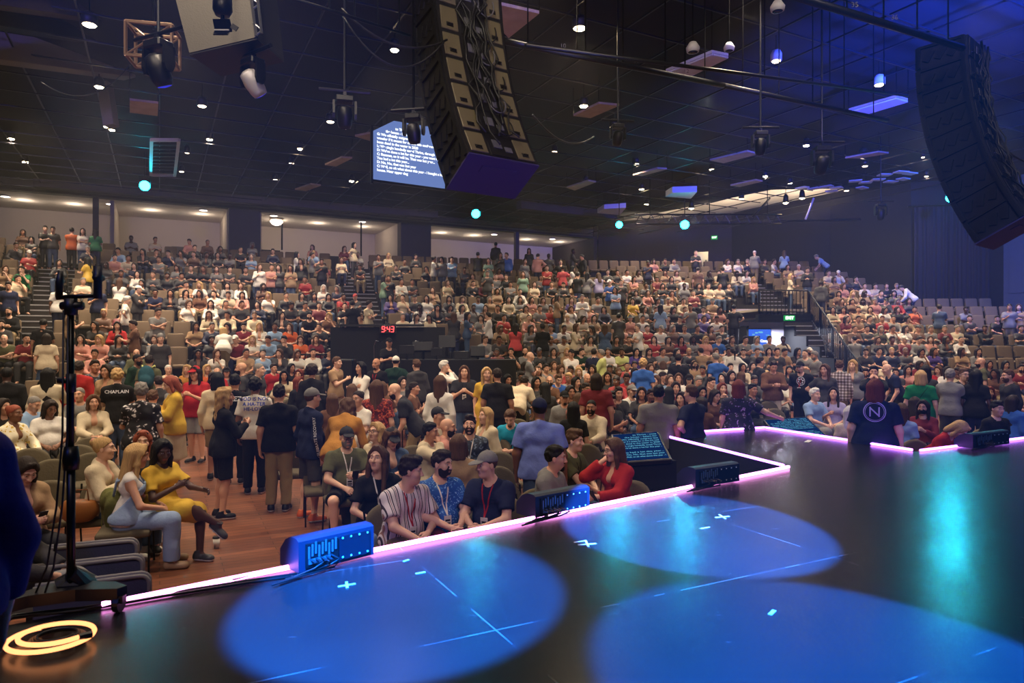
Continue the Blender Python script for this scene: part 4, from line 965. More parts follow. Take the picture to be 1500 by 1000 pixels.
# ---- microphone boom stand with heavy base, cables and the coil of neon rope under it
def mic_stand():
    b = sp(104, 893); e = empty('boom_stand', b, 0, 'tall black boom stand on a wheeled base at the stage corner', 'stand'); e.scale = (1.22,)*3; sc = b.y/1000.
    m = MB(); m.tube([(0,0,.06), (0,0,.62)], .017, 12); m.tube([(0,0,.60), (0,0,.64), (0,0,.70)], [.030,.034,.026], 12); m.build('lower_tube', 'black_metal', e, True)
    m = MB(); m.tube([(0,0,.62), (0,0,1.30)], .0125, 10); m.build('upper_tube', 'black_metal', e, True)
    m = MB(); m.tube([(0,0,.93), (0,0,1.01)], .020, 10); m.tube([(-.05,-.01,.98), (.0,0,.98)], .012, 8); m.build('clutch', 'black_plastic', e, True)
    m = MB(); m.tube([(0,0,1.26), (0,0,1.33)], .026, 10); m.tube([(-.04,0,1.30), (.05,0,1.30)], .018, 8); m.build('boom_clamp', 'black_plastic', e, True)
    m = MB(); m.tube([(-.06,0,1.335), (.12,.0,1.345)], .010, 8); m.build('boom_arm', 'black_metal', e, True)
    m = MB(); m.tube([(.115,0,1.33), (.115,0,1.47)], .017, 10); m.tube([(.115,-.02,1.42), (.115,.03,1.42)], .014, 8); m.build('microphone', 'black_plastic', e, True)
    m = MB(); m.tube([(-.05,0,1.33), (-.048,0,1.40), (-.044,0,1.45)], [.012,.016,.010], 8); m.build('microphone', 'black_plastic', e, True)
    m = MB(); prof = [(-.20,-.16), (-.10,.02), (.02,.06), (.16,.05), (.24,.0), (.22,-.04), (.05,-.05), (-.10,-.12), (-.17,-.22)]
    m.prism([Vector((x, y, .055)) for x, y in prof], (0,0,.05)); m.tube([(-.05,.0,.085), (.02,.05,.12), (0,0,.16)], [.05,.06,.03], 10); m.build('base', 'dark_metal', e)
    for (x, y) in ((.215,-.02), (-.185,-.19), (-.10,.10)):
        w = MB(); w.lathe([(.02,-.013), (.034,-.013), (.034,.013), (.02,.013)], 16, Ry(R_(90))@Rx(0), (x, y, .034)); w.box((x, y, .055), (.05,.03,.03)); w.build('caster', 'black_plastic', e)
    for k in (-1,1):
        w = MB(); w.tube([(.01*k-.01,-.018,1.28), (-.012+.01*k,-.022,.75), (-.03+.012*k,-.03,.45), (-.055+.014*k,-.05,.2), (-.075+.02*k,-.09,.09)], .0042, 6); w.build('cable', 'cable_black', e, True)
    return e
mic_stand()
def neon():
    c = at_z(80, 938, STAGE_Z+.02); m = MB(); pts = []
    for i in range(140):
        a = i/139*2*math.pi*1.55+2.4; r = .150+.022*math.sin(a*.5); pts.append(c+Vector((math.cos(a)*r*1.12, math.sin(a)*r*.98, .012+.030*i/139)))
    m.tube(pts, .0105, 8); pts2 = [pts[-1], pts[-1]+Vector((.05,-.05,-.02)), pts[-1]+Vector((.10,-.055,-.035))]
    o = m.build('rope_light', 'led_warm', None, True); tag(o, 'coil of glowing orange white rope light on the stage under the boom stand', 'rope light')
    q = MB(); q.tube([pts[0]+Vector((0,0,.0)), pts[0]+Vector((.03,.045,.0))], .016, 8); q.tube([pts[-1], pts[-1]+Vector((.035,.04,-.004))], .016, 8); q.build('end_cap', 'black_plastic', o)
    m = MB(); pts = []
    for i in range(160):
        a = i/159*2*math.pi*4; r = .105-.009*i/40; pts.append(c+Vector((math.cos(a)*r*1.1+.01, math.sin(a)*r, .006+.006*(i/40))))
    m.tube(pts, .007, 6); o = m.build('cable_coil', 'cable_black', None, True); tag(o, 'coiled black cable inside the ring of glowing rope light', 'cable')
neon()
m = MB(); pts = [sp(-40, 935), sp(20, 905)+Vector((0,0,.005)), sp(120, 893), sp(240, 872), sp(360, 853), sp(440, 842)]
m.tube([p+Vector((0,0,.010)) for p in pts], .008, 6); m.tube([p+Vector((.02,-.03,.010)) for p in pts], .008, 6); o = m.build('cable', 'cable_black', None, True); tag(o, 'black cables lying along the stage edge toward the first speaker box', 'cable')
m = MB(); p = sp(350, 850); m.box((0,0,.004), (.09,.05,.004), Rz(.9)); o = m.build('tape_patch', 'grey_plastic'); o.location = p; o.location.z += .016; tag(o, 'grey tape patch over the cables near the stage edge strip', 'tape')
# ---- low padded partitions in front of the first seats
plain('pad_blue_lit', (58,62,84), .85, bumps=(60., .3, .008)); plain('piping', (120,116,112), .8)  # blue light falling on the grey upholstery is mixed into the pad colour
def partition(px0, px1, ytop, D, label):
    a = ray(px0, ytop+ (px1-px0)*.14, D); r = ray(px1, ytop, D+.3); zt = (a.z+r.z)/2; a.z = r.z = 0; x = (r-a).normalized(); L = (r-a).length; e = empty('padded_partition', (a+r)/2, math.atan2(x.y, x.x), label, 'partition', 'low padded partitions by the stage corner')
    h = zt; out = [(-L/2,.0), (L/2,.0)]+[(L/2-.06+.06*math.cos(t), h-.06+.06*math.sin(t)) for t in [i*math.pi/12 for i in range(7)]]+[(-L/2, h)]
    m = MB(); m.prism([Vector((x_, .04, z_)) for x_, z_ in out], (0,-.08,0)); m.build('panel', 'pad_blue_lit', e)
    m = MB(); m.tube([(L/2,-.04,.1), (L/2,-.04,h-.06)]+[(L/2-.06+.06*math.cos(t), -.04, h-.06+.06*math.sin(t)) for t in [i*math.pi/8 for i in range(1,5)]]+[(-L/2,-.04,h)], .016, 6); m.tube([(L/2,.04,.1), (L/2,.04,h-.06)]+[(L/2-.06+.06*math.cos(t), .04, h-.06+.06*math.sin(t)) for t in [i*math.pi/8 for i in range(1,5)]]+[(-L/2,.04,h)], .016, 6); m.build('piping', 'piping', e, True)
partition(40, 201, 786, 5.65, 'low grey padded partition with light piping, farthest of three by the boom stand')
partition(45, 209, 811, 5.2, 'low grey padded partition with light piping, between the two others by the boom stand')
partition(50, 219, 838, 4.78, 'low padded partition with blue lit face, nearest of three by the boom stand')
# ---- takeaway cup on the wooden floor
m = MB(); m.lathe([(.030,0), (.040,.12)], 16); cup = m.build('paper_cup', 'paper', None, True); cup.location = at_z(317, 803, 0); tag(cup, 'white paper coffee cup with black lid on the wooden floor', 'cup')
m = MB(); m.lathe([(.042,.12), (.042,.13), (.036,.14)], 16); m.build('lid', 'black_plastic', cup)
# ================================================================ control booth, tunnel, rails
def booth():
    plain('red_digit_case', (20,6,8), .4); emis('red_digit', (255,60,60), 6.)
    D0, D1 = 16.4, 19.6
    def P(px, D, z): v = ray(px, 500, D); v.z = z; return v
    a, b = P(600, D0, 0), P(756, D0, 0)
    m = MB(); m.prism([P(588, D0, 0), P(756, D0, 0), P(756, D0+1., 0), P(588, D0+1., 0)], (0,0,EYE-(527-500)/F*D0)); o = m.build('control_desk', 'drape'); tag(o, 'black draped control desk in the middle of the crowd', 'desk')
    zt = EYE+(500-479)/F*D1
    m = MB(); m.prism([P(484, D1, .2), P(652, D1, .2), P(652, D1+.15, .2), P(484, D1+.15, .2)], (0,0,zt-.2)); o = m.build('booth_wall', 'black_matte'); tag(o, 'black back wall of the control booth under the red clock', 'partition')
    m = MB(); m.prism([P(652, D1+.3, .2), P(700, D1+.6, .2), P(700, D1+.8, .2), P(652, D1+.5, .2)], (0,0,1.9)); o = m.build('booth_wall', 'black_matte'); tag(o, 'short black booth wall below the sloping handrail', 'partition')
    m = MB(); m.prism([P(478, D0+.6, 0), P(690, D0+.6, 0), P(690, D1+.1, 0), P(478, D1+.1, 0)], (0,0,.75)); o = m.build('booth_platform', 'tier_carpet'); tag(o, kind='structure')
    # red clock
    c = P(568, D1-.12, EYE+(500-482)/F*(D1-.12)); e = empty('digital_clock', c, 0, 'red glowing digital clock reading 9:43 on the control booth', 'clock')
    m = MB(); m.box((0,.03,0), (.47,.06,.24), None, .01); m.build('case', 'red_digit_case', e)
    seg = {'9':'abcdfg', '4':'bcfg', '3':'abcdg'}; W, H, t = .072, .15, .016; m = MB()
    SEGP = dict(a=((0,H/2),(W,t)), g=((0,0),(W,t)), d=((0,-H/2),(W,t)), b=((W/2,H/4),(t,H/2)), c=((W/2,-H/4),(t,H/2)), f=((-W/2,H/4),(t,H/2)), e=((-W/2,-H/4),(t,H/2)))
    for ch, x0 in (('9',-.13), ('4',.02), ('3',.135)):
        for s in seg[ch]: (x, z), (w, h) = SEGP[s]; m.box((x0+x+z*.12, -.004, z), (w, .008, h))
    for z in (-.035,.04): m.box((-.055+z*.12,-.004,z), (.02,.008,.02))
    m.build('digits', 'red_digit', e)
    # small panel with digits above the clock
    m = MB(); q = P(560, D1-.05, zt+.05); m.box(q, (2.4,.06,.07)); o = m.build('cable_tray', 'black_plastic'); tag(o, 'narrow black tray running along the top of the booth wall', 'tray')
    # screens and gear on the desk
    for (px, py, w, h, lab) in ((655,500,.42,.30,'black computer monitor on the control desk nearest the stair rail'), (620,508,.5,.22,'black mixing console hood on the control desk'), (700,515,.35,.25,'small black equipment case at the end of the control desk')):
        q = P(px, D0+.5, EYE-(py-500)/F*(D0+.5)); e = empty('desk_monitor' if 'monitor' in lab else 'equipment_case', q, 0, lab, 'equipment'); m = MB(); m.box((0,0,0), (w,.05 if 'monitor' in lab else .3,h), Rx(R_(-8)), .008); m.build('casing', 'black_plastic', e); m = MB(); m.box((0,.02,-h/2-.1), (.06,.06,.24)); m.build('foot', 'black_metal', e)
    for i, (px, py, w, h) in enumerate(((596,512,.36,.22), (640,515,.30,.2), (676,520,.34,.2))):
        q = P(px, D0+.35, EYE-(py-500)/F*(D0+.35)); e = empty('desk_monitor', q, 0, ['computer monitor with dim blue display on the control desk under the clock', 'computer monitor with dim blue display in the middle of the control desk', 'computer monitor with dim blue display at the far end of the control desk'][i], 'monitor'); m = MB(); m.box((0,0,0), (w,.04,h), None, .006); m.build('casing', 'black_plastic', e); m = MB(); m.box((0,.022,0), (w*.92,.004,h*.9)); m.build('display', 'screen_navy', e); m = MB(); m.box((0,.0,-h/2-.08), (.05,.05,.18)); m.build('foot', 'black_metal', e)
    for i, px in enumerate((548, 606, 662)):
        q = P(px, D0+.8, EYE-(528-500)/F*D0); e = empty('desk_lamp', q, 0, ['thin gooseneck lamp on the control desk near the operator', 'thin gooseneck lamp in the middle of the control desk', 'thin gooseneck lamp by the sloping handrail'][i], 'lamp'); m = MB(); m.tube([(0,0,0), (0,0,.35), (.05,-.05,.48), (.14,-.1,.46)], .010, 6); m.build('neck', 'steel', e, True); m = MB(); m.box((.17,-.12,.45), (.1,.04,.03)); m.build('shade', 'black_metal', e)
    e = empty('stacked_speaker', P(507, D0+.9, .75), 0, 'black loudspeaker standing at the booth corner under the rail', 'speaker'); m = MB(); m.box((0,0,.6), (.42,.4,1.2), None, .02); m.build('cabinet', 'black_plastic', e); m = MB(); m.box((0,-.205,.6), (.36,.01,1.1)); m.build('grille', 'black_matte', e)
booth()
def railing(name, pts, h, label, n_mid=None, solid=False):
    """pts: base points; vertical bars between two rails"""
    e = empty(name, pts[0], 0, label, 'railing'); o = Vector(pts[0]); m = MB()
    for a, b in zip(pts, pts[1:]):
        a, b = Vector(a)-o, Vector(b)-o; m.tube([a+Vector((0,0,h)), b+Vector((0,0,h))], .028, 6); m.tube([a+Vector((0,0,.08)), b+Vector((0,0,.08))], .02, 6)
    m.build('handrail', 'black_metal', e)
    for a, b in zip(pts, pts[1:]):
        a, b = Vector(a)-o, Vector(b)-o; n = max(2, int((b-a).length/.14)); mm = MB()
        for i in range(n+1):
            p = a+(b-a)*i/n; w = .012 if i % 8 else .024; mm.box(p+Vector((0,0,h/2)), (w*2, w*2, h))
        mm.build('bars', 'black_metal', e)
    return e
def onrow(px, D, i): v = ray(px, 500, D); v.z = Z0+DZ*i; return v
def Drow(px, i, off=0):
    """depth where row i (plus off metres) is met along this pixel column"""
    R = R0+DR*i+off; d = (px-750)/F; lo, hi = 2., 60.
    for _ in range(50):
        m = (lo+hi)/2
        if RR((d*m, m)) < R: lo = m
        else: hi = m
    return lo
railing('railing', [onrow(432, Drow(432,1), 1.4), onrow(484, Drow(484,1), 1.4)], 1.0, 'black railing of the small platform left of the control booth')
railing('railing', [onrow(486, Drow(486,1), 1.2), onrow(512, Drow(512,0,-1.5), -.8)], 1.0, 'black sloping railing going down beside the control booth')
railing('railing', [onrow(655, Drow(655,1), 1.4), onrow(697, Drow(697,0,-.9), -.6)], 1.0, 'black sloping railing right of the control desk')
# ---- entrance tunnel through the tiers with a bright screen at its end
def tunnel():
    emis('tv_blue', (40,84,190), 1.6); emis('tv_white', (220,230,255), 1.8)
    R = R0+DR*3.0
    def T(th, r, z): return polar(th, r, z)
    def pan(name, th0, th1, r, z0, z1, mat, dep=.15):
        m = MB(); m.prism([T(th0, r, z0), T(th1, r, z0), T(th1, r+dep, z0), T(th0, r+dep, z0)], (0,0,z1-z0)); return tag(m.build(name, mat), kind='structure')
    t0, t1 = TUN; zh = 3.12
    pan('wall_tunnel_header', t0-.1, t1+.1, R0+DR*3.2, zh, Z0+DZ*7+.15, 'black_matte', .3)
    pan('wall_tunnel_end', t0, t1, R0+DR*5.4, 0, zh+.6, 'lavender_wall')
    pan('ceiling_tunnel', t0, t1, R0+DR*3.5, zh+.42, zh+.5, 'wall_cream', DR*1.9)
    pan('floor_tunnel', t0, t1, 54, .3, .44, 'carpet_dark', DR*6.2)
    pan('floor_platform', t0-.1, t1+.1, R0+DR*3.2, Z0+DZ*7-.05, Z0+DZ*7+.02, 'tier_carpet', DR*3.6)
    c = T((TUN[0]+TUN[1])/2-.1, R0+DR*5.4-.07, 2.3); d = (CC-c); yaw = math.atan2(d.y, d.x)+math.pi/2; e = empty('wall_screen', c, yaw, 'bright blue welcome screen on the wall at the end of the tunnel', 'screen')
    m = MB(); m.box((0,.03,0), (1.06,.06,1.25), None, .01); m.build('casing', 'black_plastic', e); m = MB(); m.box((0,-.004,0), (1.0,.01,1.18)); m.build('display', 'tv_blue', e)
    v, f = text_mesh('Student Camp', .14, 'CENTER', .01); mesh_obj('lettering', [(q[0], -.012, q[1]+.12) for q in v], f, 'tv_white', e, False)
    rr = random.Random(3); m = MB()
    for i in range(14): a = rr.uniform(-.4,.4); b_ = rr.uniform(-.5,-.05) if i % 2 else rr.uniform(.25,.5); m.box((a,-.0105,b_), (rr.uniform(.04,.2),.002,rr.uniform(.02,.06)))
    m.build('artwork', 'screen_text', e)
    emis('exit_green', (20,140,60), 1.2); emis('exit_white', (210,255,220), 2.5)
    c = T((TUN[0]+TUN[1])/2+.12, R0+DR*3.2-.05, 3.27); e = empty('exit_sign', c, yaw, 'green illuminated EXIT sign above the tunnel entrance', 'sign'); m = MB(); m.box((0,.02,0), (.42,.05,.2), None, .006); m.build('face', 'exit_green', e); v, f = text_mesh('EXIT', .15, 'CENTER', .01); mesh_obj('lettering', [(q[0], -.012, q[1]) for q in v], f, 'exit_white', e, False)
    c = ray(1040, 351, 42.0)-Vector((0,.9,0)); e = empty('exit_sign', c, R_(-22), 'small green EXIT sign high on the dark wall over the far doorway', 'sign'); m = MB(); m.box((0,.02,0), (.36,.05,.24), None, .006); m.build('face', 'exit_green', e); v, f = text_mesh('EXIT', .13, 'CENTER', .01); mesh_obj('lettering', [(q[0], -.012, q[1]) for q in v], f, 'exit_white', e, False)
    zp = Z0+DZ*7
    railing('railing', [T(t0, R0+DR*3.4, zp), T(t1, R0+DR*3.4, zp)], 1.05, 'black railing on the platform above the tunnel entrance')
    for th, lab in ((t1+.05, 'black sloping railing between the tunnel and the far right steps'),):
        railing('railing', [T(th, R0+DR*3.4, zp), T(th, R0+DR*-.2, Z0)], 1.0, lab)
tunnel()
# ================================================================ things hung from the ceiling
emis('lamp_warm', (255,222,170), 80.); emis('lamp_dim', (255,226,190), 9.); emis('lamp_cyan', (20,222,255), 70.); emis('lamp_white_soft', (255,236,214), 6.)
plain('lamp_housing', (26,25,27), .5); plain('trim_white', (200,196,200), .5)
LAMPS = []
def downlight(px, py, size=1., z=9.3, label=None, ring=False, dim=False):
    D = F*(z-EYE)/(500-py); c = ray(px, py, D); e = empty('downlight', c, 0, label, 'ceiling light', 'recessed downlights of the dark ceiling')
    r = .085*size; m = MB(); m.lathe([(r*1.25,.0), (r*1.25,.16), (r*.9,.24)], 14); m.build('housing', 'trim_white' if ring else 'lamp_housing', e, True)
    m = MB(); m.lathe([(r,-.01), (r*.8,-.03), (r*.1,-.04)], 14); m.build('lamp', 'lamp_dim' if dim else 'lamp_warm', e, True)
    m = MB(); m.tube([(0,0,.24), (0,0,max(.26, ZC-z))], .015, 6); m.build('stem', 'black_metal', e)
    LAMPS.append((c, dim)); return e
DL = [(131,36,1.5,'l'), (849,41,1.5,'big'), (145,127,1.2,''), (159,157,1.,''), (156,185,.9,''), (164,190,1.,''), (578,73,1.1,''), (307,204,1.2,''), (16,203,1.2,''), (37,237,1.2,''), (855,155,1.3,''), (440,218,1.2,''),
      (1043,248,1.2,''), (1121,258,1.1,''), (1264,227,1.6,''), (1181,213,1.2,''), (940,277,1.2,''), (1357,258,.9,'d'), (266,251,1.,'d'), (427,239,1.1,'d'), (403,263,1.1,'d'), (484,178,1.3,'d'), (899,186,1.4,'d'), (515,265,1.2,''), (611,273,1.2,''), (812,222,1.2,'d'),
      (932,240,1.2,'d'), (858,266,1.2,''), (1157,268,1.2,'d'), (1015,283,1.3,''), (1086,291,1.2,''), (1240,279,1.2,'d'), (1267,243,1.2,'d'), (1370,161,.8,''), (296,155,1.3,'d'), (274,223,1.,'d'), (1137,89,1.2,'d'), (1288,124,1.3,'d'), (947,299,1.2,''), (31,288,1.,'d'), (1352,230,.7,'d')]
def near_name(px, py):
    marks = [((700,150),'the big line array speaker'), ((590,225),'the hanging text screen'), ((300,50),'the hanging subwoofer'), ((368,125),'the silver moving light'), ((230,95),'the dark moving light'), ((1430,200),'the far line array speaker'), ((212,272),'the left cyan lamp'), ((905,329),'the middle cyan lamp'), ((1003,329),'the right cyan lamp'), ((1020,95),'the ribbed purple lit panel'), ((1285,153),'the ribbed tan ceiling panel'), ((875,163),'the tan ceiling panel'), ((60,70),'the grey ceiling beam'), ((240,230),'the open ventilation grille'), ((1270,228),'the small far ceiling panel')]
    d = sorted((math.hypot(px-q[0], (py-q[1])*1.3), n, q) for q, n in marks)[0]; q = d[2]
    dx, dy = px-q[0], py-q[1]
    side = ('right of' if dx > 0 else 'left of') if abs(dx) > abs(dy)*1.2 else ('below' if dy > 0 else 'above')
    return side, d[1]
_seen = {}
for px, py, s, k in DL:
    side, nm = near_name(px, py); base = f"{'dim' if k == 'd' else 'bright warm'} round ceiling downlight {side} {nm}"; n = _seen[base] = _seen.get(base, 0)+1
    lab = base if n == 1 else base+f", {['','next farther out','third one out','fourth one out','fifth one out','sixth one out'][n-1]}"
    z = 9.0 if py < 200 else 9.3
    downlight(px, py, s, z, lab, ring=(k == 'd' and py < 130), dim=(k == 'd'))
# ---- acoustic panels
def panel(pts, zc, label, mat='acoustic', th=.06, ribs=False):
    P = []
    for px, py in pts:
        D = F*(zc-EYE)/(500-py); P.append(ray(px, py, D))
    e = empty('ceiling_panel', sum(P, Vector())/len(P), 0, label, 'ceiling panel', 'panels hung under the ceiling'); o = Vector(e.location)
    m = MB(); m.prism([p-o for p in P], (0,0,th)); m.build('board', mat, e)
    m = MB()
    for p in P[:2]+P[2:3]: m.tube([p-o+Vector((0,0,th)), p-o+Vector((0,0,ZC-zc))], .012, 5)
    m.build('hanger', 'black_metal', e)
    if ribs:
        m = MB(); a, b, c, d = [p-o for p in P]
        for i in range(9):
            t = (i+.5)/9; p, q = a+(d-a)*t, b+(c-b)*t; m.tube([p-Vector((0,0,.03)), q-Vector((0,0,.03))], .03, 5)
        m.build('rib', 'trim_white', e)
    return e
panel([(735,8), (790,20), (745,56), (722,30)], 8.6, 'purplish tan ceiling panel partly hidden behind the big line array speaker')
panel([(840,170), (877,152), (907,155), (865,173)], 8.8, 'tan ceiling panel with a bright downlight on its near corner')
panel([(927,257), (963,247), (977,248), (940,258)], 8.9, 'small tan ceiling panel above the right cyan lamps')
panel([(975,105), (1043,77), (1067,82), (1007,112)], 8.6, 'ribbed purple lit ceiling panel', 'trim_white', .06, True)
panel([(1243,162), (1313,142), (1330,147), (1267,166)], 8.8, 'ribbed tan ceiling panel under the dark pipe', 'acoustic', .06, True)
panel([(1238,232), (1287,223), (1302,225), (1260,232)], 8.9, 'tan ceiling panel crossed by a bright downlight')
panel([(1070,272), (1107,264), (1117,266), (1083,274)], 8.9, 'tan ceiling panel just before the white upper ceiling')
panel([(190,147), (232,152), (231,170), (190,165)], 8.7, 'square tan ceiling panel below the dark moving light')
panel([(476,242), (500,231), (516,232), (492,244)], 8.9, 'small tan ceiling panel left of the hanging text screen')
panel([(520,200), (560,192), (567,197), (547,208)], 8.8, 'tan ceiling panel touching the top corner of the text screen')
panel([(830,275), (862,265), (873,267), (842,279)], 8.95, 'small tan ceiling panel right of the big line array bottom')
panel([(432,278), (455,270), (470,272), (448,280)], 9.0, 'small dim ceiling panel over the second lobby opening')
panel([(975,288), (985,282), (1021,281), (1012,291)], 8.7, 'white boxed ceiling panel above the right cyan lamp', 'trim_white', .25)
panel([(875,312), (885,306), (917,304), (908,315)], 8.7, 'white boxed ceiling panel above the middle cyan lamp', 'trim_white', .22)
panel([(1040,235), (1095,222), (1110,226), (1060,239)], 9.1, 'dim tan ceiling panel beyond the pair of bright downlights')
# ---- ventilation grille lit cyan
def grille():
    z = 8.9; q = [(222,205), (262,205), (256,257), (221,256)]; P = [ray(px, py, F*(z-EYE)/(500-py)) for px, py in q]; e = empty('ventilation_grille', sum(P, Vector())/4, 0, 'open ventilation frame with slats lit cyan above the left cyan lamp', 'vent'); o = Vector(e.location); a, b, c, d = [p-o for p in P]
    m = MB()
    for p, r in ((a,b), (b,c), (c,d), (d,a)): m.tube([p, r], .07, 4)
    m.build('frame', 'trim_white', e); m = MB()
    for i in range(1, 10): t = i/10; m.tube([a+(d-a)*t, b+(c-b)*t], .045, 4)
    m.build('slats', 'dark_metal', e)
grille()
# ---- big line arrays
plain('array_olive', (96,88,62), .55, bumps=(30., .2, .004)); plain('array_black', (22,21,24), .5); plain('array_panel', (58,56,58), .5)
def line_array(anchor, yaw, nb, W, H, dep, tilt0, dtilt, label, rear='array_olive', seed=1, stretch=1.):
    """boxes hung one under the other; local +Y points away from the stage (front grilles), -Y is the cabled rear"""
    e = empty('line_array_speaker', anchor, yaw, label, 'loudspeaker'); rr = random.Random(seed); p = Vector((0,0,0)); t = tilt0; cen = []
    for i in range(nb):
        M = Rx(R_(-t)); c = p+M@Vector((0,0,-H/2)); cen.append((c, M)); m = MB()
        prof = [(-dep*.5,-H*.47), (-dep*.5,H*.47), (dep*.5,H*.5), (dep*.5,-H*.5)]
        m.prism([c+M@Vector((-W/2, y, z)) for y, z in prof], M@Vector((W,0,0))); bx = m.build('cabinet', 'array_black', e)
        for s in (-1,1): m = MB(); m.box(c+M@Vector((s*W*.34,-dep*.5-.006,0)), (W*.24,.02,H*.80), M, .006); m.build('rear_panel', rear, bx)
        m = MB(); m.box(c+M@Vector((0,-dep*.5-.004,0)), (W*.34,.012,H*.84), M); m.build('amplifier_panel', 'array_black', bx)
        for s in (-1,1):
            m = MB(); q = c+M@Vector((s*W*.34,-dep*.5-.02,-H*.22)); m.tube([q+M@Vector((-.035,0,0)), q+M@Vector((-.03,-.02,0)), q+M@Vector((.03,-.02,0)), q+M@Vector((.035,0,0))], .006, 5)
            m.box(q+M@Vector((0,.005,0)), (.10,.01,.06), M); m.build('handle', 'black_plastic', bx)
        for s in (-1,1):
            m = MB()
            for k in (-.3,0,.3): m.box(c+M@Vector((s*(W/2+.012),dep*.35*k*2.2,0)), (.03,.10,H*.5), M@Rx(.5))
            m.box(c+M@Vector((s*(W/2+.02),-dep*.42,0)), (.03,.05,H*.98), M); m.box(c+M@Vector((s*(W/2+.02),dep*.42,0)), (.03,.05,H*.98), M); m.box(c+M@Vector((s*(W/2+.02),0,H*.45)), (.03,dep*.84,.04), M); m.build('rigging_frame', 'dark_metal', bx)
        m = MB(); m.box(c+M@Vector((-W*.05,-dep*.5-.014,H*.05)), (W*.12,.012,H*.32), M); m.box(c+M@Vector((W*.10,-dep*.5-.014,-H*.12)), (W*.10,.012,H*.2), M); m.build('connector_plate', 'grey_plastic', bx)
        p = p+M@Vector((0,0,-H)); t += dtilt
    # cables
    for k in range(9):
        m = MB(); x = -W*.2+W*.42*k/8; pts = []
        for i, (c, M) in enumerate(cen):
            pts.append(c+M@Vector((x+rr.uniform(-.06,.06), -dep*.5-.05-rr.uniform(0,.06), H*.3))); pts.append(c+M@Vector((x+rr.uniform(-.09,.09), -dep*.5-.06-rr.uniform(0,.08), -H*.25)))
        pts = pts[:len(pts)-rr.randrange(0, 6)]; m.tube(pts, .011 if k % 3 else .015, 6); m.build('cable', 'cable_black', e, True)
    for k in range(7):      # loops into each box
        m = MB(); c, M = cen[min(k, nb-1)]; s = rr.choice((-.02,.12,.2)); pts = [c+M@Vector((W*.22*math.cos(a)*.6+s*W, -dep*.5-.07, H*.42*math.sin(a)-.05)) for a in [-2.8+q*.36 for q in range(10)]]; m.tube(pts, .009, 6); m.build('cable', 'grey_plastic' if k % 2 else 'cable_black', e, True)
    c, M = cen[-1]; m = MB(); m.box(c+M@Vector((0,0,-H/2-.012)), (W*1.02,dep*1.02,.024), M); m.box(c+M@Vector((0,-dep*.18,-H/2-.028)), (W*.5,dep*.18,.012), M); m.build('bottom_plate', 'array_under_lit', e)
    return e
plain('array_under_lit', (44,38,86), .6)  # violet light from below is put into the underside's colour
# the big array: rear faces the stage; found from its lowest box
def hang_big():
    D = 8.6; base = ray(722, 258, D); W = 1.02; H = .40
    nb = 8; tilt0, dt = 3, 4.0; t = tilt0; off = Vector((0,0,0)); yaw = R_(35)
    for i in range(nb): off += Rx(R_(-t))@Vector((0,0,-H)); t += dt
    line_array(base-(Rz(yaw)@off), yaw, nb, W, H, .62, tilt0, dt, 'big line array speaker with olive rear panels and hanging cables over the crowd')
hang_big()
def hang_far():
    D = 10.6; base = ray(1478, 340, D); W = .90; H = .36; nb = 9; tilt0, dt = 0, 3.6; t = tilt0; off = Vector((0,0,0)); yaw = R_(40)
    for i in range(nb): off += Rx(R_(-t))@Vector((0,0,-H)); t += dt
    line_array(base-(Rz(yaw)@off), yaw, nb, W, H, .75, tilt0, dt, 'dark line array speaker with tangled black cables hanging before the curtain', 'array_black', 5)
hang_far()
# ---- hanging subwoofer box and lamps near the top edge
def hung_box():
    q = [(248,-40), (364,-60), (377,55), (278,78)]; D = 7.6; P = [ray(*p, D) for p in q]; e = empty('hanging_subwoofer', sum(P, Vector())/4, 0, 'big olive grey subwoofer box hanging at the top with a dark underside', 'loudspeaker'); o = Vector(e.location); dv = Vector((.09,.62,0))
    m = MB(); P2 = [p-o for p in P]; m.prism(P2, dv); m.build('cabinet', 'array_black', e); m = MB(); m.prism([p-Vector((0,.012,0)) for p in P2], (0,.01,0)); m.build('grille', 'array_grey', e)
    a, b = P2[3], P2[2]; m = MB(); m.prism([a+Vector((0,0,-.02)), b+Vector((0,0,-.02)), b+dv+Vector((0,0,-.02)), a+dv+Vector((0,0,-.02))], (0,0,.018)); m.build('underside', 'array_black', e)
    m = MB(); s, t = P2[1], P2[2]
    m.tube([s+Vector((-.02,-.03,0)), t+Vector((.0,-.03,0))], .018, 6); m.tube([s+Vector((.06,-.03,0)), t+Vector((.06,-.03,.03))], .018, 6)
    for i in range(7): u = i/6; p = s+(t-s)*u; m.tube([p+Vector((-.02,-.03,0)), p+Vector((.07,-.03,-.07 if i % 2 else .07))], .012, 5)
    m.build('rigging_frame', 'steel', e)
    m = MB(); m.box((P2[0]+P2[1])/2+Vector((0,.5,.55)), (.04,.04,1.2)); m.build('chain', 'black_metal', e)
plain('array_grey', (96,92,82), .8, bumps=(60., .4, .006))
hung_box()
